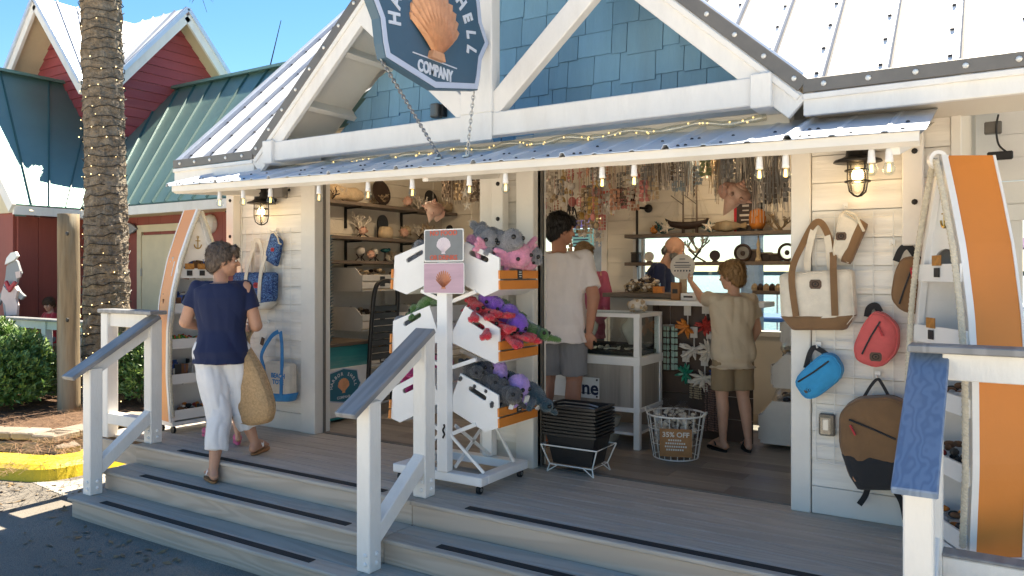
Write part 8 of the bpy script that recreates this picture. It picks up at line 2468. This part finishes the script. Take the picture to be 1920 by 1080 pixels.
# right side: white side kiosk roof box and post under the eave, umbrella and railing beyond
sk = thing('side_kiosk', 'white boarded kiosk canopy hanging under the eave at right', 'kiosk', (1.2, 2.2, GZ))
zb = PY(1850, 385, 2.0).z
for k in range(5):
 MB().span((-.02 + .0 * k, 1.98, zb + k * .17), (2.6, 2.0, zb + .167 + k * .17), .002).build('canopy_board', M['white2'], sk)
MB().span((-.02, 2.001, zb), (2.6, 3.4, zb + .03)).build('canopy_soffit', M['soffit'], sk)
for x_ in (.02, 1.1):
 MB().span((x_, 2.02, GZ), (x_ + .11, 2.13, zb - .002), .004).build('post', M['white2'], sk)
MB().span((-.04, 1.94, zb - .12), (2.6, 1.978, zb - .004), .003).build('fascia', M['white2'], sk)
p = PY(1875, 292, 1.9); t = thing('wall_router', 'black cable box with dangling cord under the right eave', 'cable box', p); MB().box(p, (.16, .05, .06), None, .008).build('box', M['black'], t); MB().tube(smooth_path([PY(1872, 215, 1.93), PY(1868, 240, 1.9), PY(1872, 270, 1.9), PY(1886, 284, 1.9)], 5), .007, 5).build('cord', M['black'], t)
p = PY(1862, 240, 1.94); t = thing('junction_box', 'grey junction box on the canopy boards above the cable box', 'junction box', p); MB().box(p, (.11, .06, .09), None, .008).build('box', M['trimgrey'], t)
p = PY(1920, 440, 9); t = thing('cafe_umbrella', 'purple cafe umbrella beyond the right boat shelf', 'umbrella', (p.x + .5, 9, GZ))
MB().lathe([(1.3, 1.75), (.7, 2.15), (.05, 2.45)], (p.x + 1.05, 9, 0), 8).build('canopy', mat('purple_canopy', (.10, .05, .16), .8, .1, 5, .1), t); MB().tube([(p.x + 1.05, 9, -.02), (p.x + 1.05, 9, 2.4)], .03, 6).build('pole', M['steel'], t)
# ================================================================ PEOPLE
def skin_mat(name, c):
 m = mat(name, c, .5, .1, 9, .12, 120, spec=.35)
 b = m.node_tree.nodes['Principled BSDF']; b.inputs['Subsurface Weight'].default_value = .08; b.inputs['Subsurface Radius'].default_value = (.02, .008, .004)
 return m
SK = skin_mat('tanned_skin', (.47, .25, .165)); SK2 = skin_mat('light_skin', (.53, .30, .21)); SK3 = skin_mat('ruddy_skin', (.42, .20, .13))
def hair_mat(name, c): return mat(name, c, .55, .45, 26, .8, 70, stretch=(1, 1, .25), bdist=.012)
def shirt_mat(name, c, **k): return mat(name, c, .85, .07, 5, .35, 160, sheen=.06, bdist=.003, **k)
def wrinkle(amp, sc, seed):
 def f(p):
  q = V((p.x * sc + seed, p.y * sc, p.z * sc * .45 + p.x * 3))
  return amp * (abs(noise.noise(q)) * 1.6 - .4 + .4 * noise.noise(q * 2.3))
 return f
def human(label, loc, yaw, H, J=None, W=None, lean=0.0, head=(0, 0), skin_=SK, shirt=None, pants=None, hair=None, shoes=None, fem=0.0, curl=.5, group=None, palm=None, extra=None, bulk=1.0, hs=1.06):
 """one standing (or re-posed) figure; J overrides joints in body fractions, W in world metres"""
 t = thing('person', label, 'person', loc, group)
 loc = V(loc); Rz = Matrix.Rotation(yaw, 3, 'Z')
 j = dict(hl=(-.05, 0, .515), hr=(.05, 0, .515), kl=(-.054, .012, .285), kr=(.054, .012, .285), al=(-.05, -.006, .045), ar=(.05, -.006, .045), tl=(-.062, .085, .014), tr=(.062, .085, .014),
    sl=(-.104 + .008 * fem, 0, .805), sr=(.104 - .008 * fem, 0, .805), el=(-.135, -.015, .635), er=(.135, -.015, .635), wl=(-.138, .03, .49), wr=(.138, .03, .49), nk=(0, -.01, .838), hd=(0, .012, .925))
 lower = ('hl', 'hr', 'kl', 'kr', 'al', 'ar', 'tl', 'tr')
 for k in ('hl', 'hr', 'kl', 'kr'): j[k] = (j[k][0] * (1 + (bulk - 1) * .7), *j[k][1:])
 for k in ('sl', 'sr'): j[k] = (j[k][0] * (1 + (bulk - 1) * .15), *j[k][1:])
 LB = 1 + (bulk - 1) * .8
 if J:
  j.update(J)
 Rx = Matrix.Rotation(-lean, 3, 'X'); piv = V((0, 0, .53))
 def LN(p): return piv + Rx @ (V(p) - piv)
 P = {}
 for k, p in j.items():
  p = V(p)
  if k not in lower: p = LN(p)
  P[k] = loc + Rz @ (p * H)
 if W: P.update({k: V(p) for k, p in W.items()})
 if shoes: P = {k: p + V((0, 0, shoes.get('th', .014) + .004)) for k, p in P.items()}
 def torso(mb, rows, infl=0.0):
  rings = []
  for z, w, d, y0 in rows:
   w, d = w * bulk, d * (1 + (bulk - 1) * .8)
   ring = []
   for k in range(20):
    a = 2 * math.pi * k / 20
    q = V((math.copysign(abs(math.cos(a)) ** .85, math.cos(a)) * (w * H + infl) / H, y0 + math.sin(a) * (d * H + infl) / H, z))
    q = LN(q) if z > .53 else q
    ring.append(loc + Rz @ (q * H))
   rings.append(ring)
  mb.loft(rings)
 f = fem
 rows = [(.47, .07, .055, -.004), (.50, .088 + .008 * f, .066, -.008), (.53, .092 + .008 * f, .068, -.008), (.58, .085 - .004 * f, .06, 0), (.62, .08 - .008 * f, .056, .004), (.67, .084 - .005 * f, .06, .004), (.72, .094 - .004 * f, .066, .004), (.77, .098 - .006 * f, .062, -.002), (.808, .094, .05, -.008), (.835, .045, .038, -.01)]
 mb = MB(); torso(mb, rows, -.004)
 h = H
 def limb(a, b, ra, rb, m=None, rm=None):
  if m is None: mb.cap(P[a], P[b], ra * h, rb * h)
 for s in 'lr':
  mb.cap(P['h' + s], P['k' + s], .05 * h * LB, .033 * h * LB)
  kn, an = P['k' + s], P['a' + s]
  back = (Rz @ V((0, -1, 0))) * .008 * h
  mid = kn.lerp(an, .3) + back
  mb.cap(kn, mid, .031 * h * LB, .032 * h * LB).cap(mid, an, .031 * h * LB, .019 * h)
  toe = P['t' + s]; fd = (toe - an); fd.z = 0; fd = fd.normalized() if fd.length > 1e-4 else Rz @ V((0, 1, 0)); gz = min(toe.z, an.z)
  heel = an - fd * .018 * h; heel = V((heel.x, heel.y, toe.z + .006 * h))
  mb.cap(an, heel, .019 * h, .017 * h).cap(heel, toe + V((0, 0, .004 * h)), .019 * h, .016 * h).cap(an + fd * .01 * h, toe + V((0, 0, .006 * h)), .019 * h, .014 * h)
  sd = V((-fd.y, fd.x, 0))
  for q in range(5):
   o = toe + sd * (.018 - .009 * q) * h * (1 if s == 'r' else -1); mb.cap(o, o + fd * (.022 - .0025 * q) * h, .0075 * h, .006 * h, 8)
  mb.cap(P['s' + s], P['e' + s], .028 * h * LB, .0245 * h * LB).cap(P['e' + s], P['w' + s], .025 * h * LB, .0155 * h)
  # hand: palm, four unequal bent fingers, thumb from the side near its base
  w = P['w' + s]; d = (w - P['e' + s]).normalized()
  pn = (Rz @ V((-1 if s == 'r' else 1, 0, 0))) if not (palm and s in palm) else V(palm[s])
  pn = (pn - d * pn.dot(d)).normalized(); sdv = d.cross(pn) * (1 if s == 'r' else -1)
  u = h / 1.7
  mb.cap(w + d * .02 * u, w + d * .075 * u, .022 * u, .018 * u, 10)
  for q, (off, L) in enumerate(((.028, .066), (.0095, .076), (-.0095, .07), (-.027, .055))):
   a0 = w + d * .08 * u + sdv * off * u; mb.cap(w + d * .03 * u + sdv * off * .6 * u, a0, .0125 * u, .0105 * u, 8)
   cdir = d
   for q2 in range(3):
    cdir = (cdir + pn * curl * (.55 + .1 * q2)).normalized(); a1 = a0 + cdir * L * u * (.46, .32, .24)[q2]
    mb.cap(a0, a1, (.0098 - .0008 * q2) * u, (.0092 - .0009 * q2) * u, 8); a0 = a1
  tb = w + d * .03 * u + sdv * .02 * u; t1 = tb + (d * .6 + sdv * .7 + pn * .3).normalized() * .036 * u; t2 = t1 + (d * .85 + sdv * .2 + pn * .4).normalized() * .028 * u
  mb.cap(tb, t1, .0135 * u, .0115 * u, 8).cap(t1, t2, .011 * u, .009 * u, 8)
 # neck and head
 hc = P['hd']; Rh = Rz @ Matrix.Rotation(head[0], 3, 'Z') @ Matrix.Rotation(-head[1], 3, 'X')
 hh = h * hs
 def HP(x, y, z): return hc + Rh @ (V((x, y, z)) * hh)
 mb.cap(P['nk'] - V((0, 0, .02 * h)), HP(0, -.012, -.03), .034 * h, .029 * h)
 def he(c_, r_): mb.ell(HP(*c_), [q * hh for q in r_], 16, 10, Rh)
 he((0, -.006, .014), (.043, .053, .052)); he((0, .012, -.022), (.034, .040, .042)); he((0, .03, -.047), (.018, .016, .014)); he((0, .036, .012), (.034, .012, .014))
 mb.cap(HP(0, .046, .006), HP(0, .060, -.013), .006 * h, .0085 * h, 8); he((0, .045, -.032), (.014, .008, .004)); he((0, .044, -.037), (.012, .008, .004))
 for s in (-1, 1):
  he((s * .043, -.006, -.006), (.006, .012, .019)); he((s * .022, .036, -.012), (.014, .012, .013)); he((s * .008, .05, -.014), (.006, .007, .005))
 body = skin('body', mb, skin_, t, .0075 if H > 1.3 else .0065, 3)
 for s in (-1, 1):
  ey = MB().ell(HP(s * .018, .0445, .001), (.0075 * h, .006 * h, .005 * h), 8, 6, Rh).build('eye', EYEW, t)
  MB().ell(HP(s * .018, .0495, .001), (.0034 * h, .003 * h, .0036 * h), 8, 6, Rh).build('iris', M['eye'], ey)
 if extra: extra(HP, Rh, P, t, Rz)
 # clothes
 if shirt:
  m_, z0, frac, infl, long_ = shirt['mat'], shirt.get('hem', .5), shirt.get('sleeve', .5), shirt.get('infl', .012), shirt.get('long', False)
  mb = MB(); rr = [r for r in rows if r[0] > z0 + .015 and r[0] < .83]
  rb = min(rows, key=lambda r: abs(r[0] - max(.5, z0)))
  torso(mb, [(z0, rb[1] * 1.0 + shirt.get('flare', .004), rb[2] + shirt.get('flare', .004), rb[3])] + rr + [(.833, .05, .043, -.01)], infl)
  for s in 'lr':
   mb.cap(P['nk'] - V((0, 0, .032 * h)), P['s' + s], .03 * h, .027 * h + infl * .2)
   a, b = P['s' + s], P['e' + s]; q = a.lerp(b, frac) if not long_ else b
   mb.cap(a, a.lerp(q, .6), .026 * h * LB + infl * .3, .030 * h * LB + infl * .3)
   dd = (q - a).normalized(); mb.tube([a.lerp(q, .4), q], [.030 * h * LB + infl * .3, .03 * h * LB + infl * .6], 16)
   if long_: mb.cap(b, b.lerp(P['w' + s], .93), .031 * h, .023 * h)
  skin('shirt', mb, m_, t, .008, 3, wrinkle(shirt.get('wr', .006) * 1.7, 8 / h * 1.6, H * 7))
 if pants:
  mb = MB(); infl = pants.get('infl', .008)
  torso(mb, [(.475, .075, .058, -.004)] + [r for r in rows if .49 < r[0] < .54] + [(pants.get('top', .572), rows[3][1], rows[3][2], 0)], min(infl, .008))
  for s in 'lr':
   fr = pants['len']; a, k_, an = P['h' + s], P['k' + s], P['a' + s]
   if fr <= 1:
    e_ = a.lerp(k_, fr); mb.cap(a, a.lerp(e_, .5), .052 * h * LB + infl * .5, .05 * h * LB + infl); mb.tube([a.lerp(e_, .3), e_], [.05 * h * LB + infl, pants.get('hem', .047) * h + infl], 18)
   else:
    e_ = k_.lerp(an, fr - 1); mb.cap(a, k_, .053 * h * LB + infl, .037 * h * LB + infl); mb.tube([k_, k_.lerp(e_, .4) + (Rz @ V((0, -1, 0))) * .006 * h, e_], [.037 * h * LB + infl, .036 * h * LB + infl, pants.get('hem', .029) * h + infl], 18)
  skin('pants', mb, pants['mat'], t, .008, 3, wrinkle(pants.get('wr', .004) * 1.5, 13, H * 3))
 if hair:
  mb = MB(); hair['f'](mb, HP, Rh, hh); skin('hair', mb, hair['mat'], t, .006, 1, lambda p: .005 * noise.noise(p * 42) + .004 * noise.noise(V((p.x * 90, p.y * 90, p.z * 25))), hair=(4600, .024, .001, .9, 3))
 if shoes:
  for s in 'lr':
   an, toe = P['a' + s], P['t' + s]; fd = toe - an; fd.z = 0; fd.normalize(); sd = V((-fd.y, fd.x, 0)); zz = toe.z - .0165 * h
   c_ = an.lerp(toe, .5) + fd * .008 * h; L, w_ = .082 * h, .026 * h
   out = [(math.cos(a) * L * (1 if math.cos(a) < 0 else .98), math.sin(a) * w_ * (1.12 if math.cos(a) > 0 else .9)) for a in [2 * math.pi * k / 18 for k in range(18)]]
   so = MB().prism(out, V((c_.x, c_.y, zz - shoes.get('th', .014))), fd, sd, shoes.get('th', .014) + .002).build('sandal', shoes['mat'], t, bevel=.003)
   if shoes.get('clog'):
    m2 = MB(); m2.ell(V((c_.x, c_.y, zz + .02 * h)), (.082 * h, .031 * h, .03 * h), 14, 8, Matrix((fd, sd, V((0, 0, 1)))).transposed()); m2.build('clog_upper', shoes['mat'], so, True)
   else:
    b_ = toe + fd * .004 * h + V((0, 0, -.010 * h)); st = MB()
    for k in (-1, 1):
     st.tube([b_ + V((0, 0, .012 * h)), toe - fd * .03 * h + sd * k * .012 * h + V((0, 0, .02 * h)), toe - fd * .055 * h + sd * k * .024 * h + V((0, 0, .006 * h))], [.005, .006, .006], 6)
    if shoes.get('rings'): st.tube([toe - fd * .055 * h + sd * math.cos(a) * .024 * h + V((0, 0, .004 * h + abs(math.sin(a)) * .022 * h)) for a in [math.pi * k / 8 for k in range(9)]], .006, 6)
    st.build('sandal_strap', shoes.get('strap', shoes['mat']), so)
 return t, P, HP
def short_hair(top=1.0, back=1.0, sweep=0.0, fringe=0.0):
 def f(mb, HP, Rh, h):
  mb.ell(HP(0, -.012, .022), [.049 * h, .056 * h, .053 * h * top], 18, 12, Rh)
  mb.ell(HP(0, -.035, -.008), [.043 * h, .03 * h * back, .045 * h], 14, 10, Rh)
  for s in (-1, 1): mb.ell(HP(s * .038, -.012, .012), [.014 * h, .03 * h, .032 * h], 10, 8, Rh)
  mb.ell(HP(.0 + sweep, .036, .045), [.038 * h, .02 * h, .018 * h], 12, 8, Rh)
  if fringe: mb.ell(HP(0, .046, .03), [.036 * h, .012 * h, .018 * h], 12, 8, Rh)
 return f
# --- the woman on the steps
navy = shirt_mat('navy_tee_cotton', (.004, .012, .055)); whitej = shirt_mat('white_trouser_cotton', (.66, .655, .67))
def sunglasses(HP, Rh, P, t, Rz):
 m = MB()
 for s in (-1, 1): m.tube([HP(s * .044, .01, .052), HP(s * .046, -.02, .035), HP(s * .042, -.03, .02)], .004, 5); m.tube([HP(s * .02 + math.cos(a) * .017, .046 - abs(s) * .004, .056 + math.sin(a) * .011) for a in [2 * math.pi * k / 10 for k in range(10)]], .004, 5, closed=True)
 m.tube([HP(-.045, .012, .053), HP(0, .05, .062), HP(.045, .012, .053)], .004, 5).build('sunglasses', M['black'], t)
wf = PZ(400, 893, -.08);
Pw = dict(al=V((-4.86, -1.12, -.15 + .078)), tl=V((-5.0, -1.05, -.15 + .028)), ar=V((-4.80, -.80, .078)), tr=V((-4.86, -.665, .028)), kl=V((-4.91, -1.03, .29)), kr=V((-4.90, -.84, .36)))
wom, WP, _h = human('woman in navy tee and white trousers climbing the steps, tan bag on arm', (-4.965, -.97, -.085), R(40), 1.67, J=dict(el=(-.156, .0, .65), wl=(-.09, .13, .61), er=(.150, .0, .63), wr=(.10, .14, .61), hd=(.004, .014, .925)), W=Pw, head=(R(-72), R(2)), skin_=SK, fem=.3, bulk=1.18, hs=1.14,
 shirt=dict(mat=navy, hem=.475, sleeve=.56, infl=.02, flare=.006, wr=.006), pants=dict(mat=whitej, len=1.62, infl=.020, hem=.037, wr=.007), hair=dict(mat=hair_mat('greying_brown_hair', (.15, .11, .085)), f=short_hair(1.05, 1.05, .01, .6)),
 shoes=dict(mat=M['leather'], strap=M['white2'], rings=1), curl=.8, extra=sunglasses)
M['knit'] = mat('tan_crochet_knit', (.42, .27, .14), .95, .3, 60, .9, 140, bdist=.008)
kb = thing('knit_bag', 'slouchy tan crochet bag hanging from the woman arm', 'bag', PY(478, 798, -.86))
puffy('body', [(440, 640), (452, 632), (464, 650), (488, 686), (512, 752), (511, 790), (474, 799), (436, 788), (434, 740)], M['knit'], kb, -.82, .09, 2, -.86, front=.75, wr=.018)
elb, wri = WP['er'], WP['wr']; hk = elb.lerp(wri, .45)
for k_, (a, b) in enumerate(((446, 642), (466, 655))):
 q = PY(a, b, -.87 + .05 * k_); strap('strap', [hk + V((.0, 0, .03)), hk + V((.035, -.05, -.04)), V((hk.x * .4 + q.x * .6 + .03, q.y - .02, (hk.z + q.z) / 2)), q], M['knit'], kb, .035, .012)
# --- the child half hidden behind her
def dress_mat():
 m, nt, b = base_mat('black_white_print_dress', .9); mp = _map(nt); n = _n(nt, 'ShaderNodeTexNoise'); n.inputs['Scale'].default_value = 42; n.inputs['Distortion'].default_value = 1.5
 nt.links.new(mp.outputs[0], n.inputs['Vector']); r = _ramp(nt, n.outputs['Fac'], [(.45, (.012, .012, .018)), (.5, (.6, .6, .62))]); nt.links.new(r.outputs[0], b.inputs['Base Color']); return m
dm = dress_mat()
pinkrub = mat('pink_clog_rubber', (.68, .12, .25), .5, .08, 8, .1)
human('child in black and white print dress and pink clogs behind the woman', (-5.40, -.60, 0), R(60), 1.12, hs=1.2, W=dict(al=V((-5.58, -.64, .06)), tl=V((-5.67, -.60, .03)), ar=V((-5.15, -.68, .06)), tr=V((-5.24, -.62, .03)), kl=V((-5.50, -.62, .31)), kr=V((-5.24, -.65, .31))),
  shirt=dict(mat=dm, hem=.40, sleeve=.5, infl=.02, flare=.02), pants=dict(mat=dm, len=.92, infl=.02, hem=.06), hair=dict(mat=hair_mat('light_brown_hair', (.16, .09, .04)), f=short_hair()), shoes=dict(mat=pinkrub, clog=1, th=.02), skin_=SK2)
# --- man in the doorway
wsh = shirt_mat('white_linen_shirt', (.72, .66, .65)); gsh = shirt_mat('grey_shorts_cotton', (.20, .20, .215))
human('man in white shirt and grey shorts standing in the doorway, seen from behind', (-2.955, .66, 0), R(14), 1.85, bulk=1.12, J=dict(er=(.155, -.045, .64), wr=(.135, -.03, .50), el=(-.15, .02, .64), wl=(-.10, .12, .60), kl=(-.06, .012, .285), al=(-.07, 0, .045), tl=(-.08, .085, .014)), head=(R(-46), R(6)),
  shirt=dict(mat=wsh, hem=.455, sleeve=.8, infl=.026, flare=.016, wr=.009), pants=dict(mat=gsh, len=.92, infl=.012, hem=.05), hair=dict(mat=hair_mat('short_black_hair', (.012, .010, .010)), f=short_hair(1.02, .95, 0, .5)), shoes=dict(mat=M['leather']), skin_=SK3, curl=.6, palm=dict(r=(0, 1, 0)))
# --- woman in pink
def long_hair(mb, HP, Rh, h):
 short_hair(1.05, 1.1)(mb, HP, Rh, h); mb.ell(HP(0, -.03, -.05), [.05 * h, .035 * h, .07 * h], 14, 10, Rh); mb.ell(HP(.01, -.03, -.10), [.044 * h, .028 * h, .05 * h], 14, 10, Rh)
pk = shirt_mat('rose_pink_jacket', (.46, .10, .17))
pxp = PY(1096, 500, 1.9)
human('blonde woman in rose pink jacket beyond the man', (pxp.x, 1.9, 0), R(25), 1.66, J=dict(el=(-.13, .01, .64), wl=(-.08, .12, .58), wr=(.10, .11, .56)), head=(R(-25), R(5)), fem=.6, bulk=1.12, skin_=SK2,
  shirt=dict(mat=pk, hem=.46, long=True, infl=.022, flare=.01, wr=.009), pants=dict(mat=gsh, len=1.9, infl=.01, hem=.03), hair=dict(mat=hair_mat('ash_blonde_hair', (.30, .19, .10)), f=long_hair), shoes=dict(mat=M['leather']))
# --- clerk leaning over the counter
def beard(mb, HP, Rh, h):
 mb.ell(HP(0, .022, -.046), [.032 * h, .03 * h, .02 * h], 12, 8, Rh); mb.ell(HP(0, -.045, -.018), [.036 * h, .014 * h, .022 * h], 12, 8, Rh)
 for s in (-1, 1): mb.ell(HP(s * .034, .008, -.03), [.007 * h, .022 * h, .018 * h], 8, 6, Rh)
ck = PY(1216, 520, 2.52)
human('bald bearded clerk in navy tee bending over behind the counter', (ck.x - .05, 2.52, 0), R(-82), 1.80, J=dict(el=(-.14, .07, .65), wl=(-.06, .19, .62), er=(.14, .07, .65), wr=(.06, .19, .62)), lean=R(24), bulk=1.12, head=(R(12), R(22)), skin_=SK2,
  shirt=dict(mat=navy, hem=.49, sleeve=.6, infl=.02, wr=.008), pants=dict(mat=gsh, len=1.9, infl=.01, hem=.03), hair=dict(mat=hair_mat('grey_beard', (.30, .28, .26)), f=beard), shoes=dict(mat=M['black']))
# --- boy at the display
tan = shirt_mat('sand_tee_cotton', (.52, .43, .32)); kh = shirt_mat('khaki_shorts_cotton', (.25, .18, .105))
def boy_hair(mb, HP, Rh, h):
 short_hair(1.06, 1.1, 0, .8)(mb, HP, Rh, h); mb.ell(HP(0, -.01, .03), [.053 * h, .058 * h, .05 * h], 18, 12, Rh)
hnd = PY(1298, 536, 1.50); elw = PY(1318, 566, 1.37)
bfr = Matrix.Rotation(R(42), 3, 'Z')
human('boy in sand tee and khaki shorts reaching for the round notice', (-1.765, 1.27, 0), R(42), 1.45, bulk=1.05, hs=1.16, J=dict(er=(.15, .02, .64), wr=(.13, .09, .52), kr=(.058, .0, .285), ar=(.075, -.03, .05), tr=(.10, .055, .014), al=(-.055, .0, .05), tl=(-.075, .085, .014)), W=dict(el=elw, wl=hnd), head=(R(32), R(3)), skin_=SK2,
  shirt=dict(mat=tan, hem=.45, sleeve=.62, infl=.034, flare=.014, wr=.009), pants=dict(mat=kh, len=.86, infl=.014, hem=.052), hair=dict(mat=hair_mat('straw_brown_hair', (.32, .18, .075)), f=boy_hair), shoes=dict(mat=M['black']), curl=.35)
# --- person in red on the neighbour's terrace
rp = PY(90, 600, 1.35)
ch_ = thing('terrace_chair', 'dark chair on the terrace under the person in red', 'chair', (rp.x, 1.35, -.02))
MB().span((rp.x - .2, 1.15, .30), (rp.x + .2, 1.55, .335), .006).build('seat', M['oldwood'], ch_)
MB().span((rp.x - .2, 1.55, .36), (rp.x + .2, 1.58, .62), .006).build('backrest', M['oldwood'], ch_)
for dx in (-.17, .17):
 for yy in (1.18, 1.56): MB().span((rp.x + dx - .018, yy - .018, -.02), (rp.x + dx + .018, yy + .018, .299 if yy < 1.3 else .5)).build('leg', M['oldwood'], ch_)
human('person in red top seated on the terrace behind the white railing', (rp.x, 1.38, -.29), R(180), 1.28, hs=1.14, J=dict(kl=(-.07, .20, .50), kr=(.07, .20, .50), al=(-.07, .22, .27), ar=(.07, .22, .27), tl=(-.07, .30, .235), tr=(.07, .30, .235), el=(-.14, .06, .65), wl=(-.06, .18, .62), er=(.14, .06, .65), wr=(.06, .18, .62)), skin_=SK2, head=(R(30), R(15)),
  shirt=dict(mat=M['red'], hem=.48, sleeve=.7, infl=.016), pants=dict(mat=gsh, len=.8, infl=.01), hair=dict(mat=hair_mat('curly_brown_hair', (.13, .07, .035)), f=boy_hair), shoes=dict(mat=M['black']))
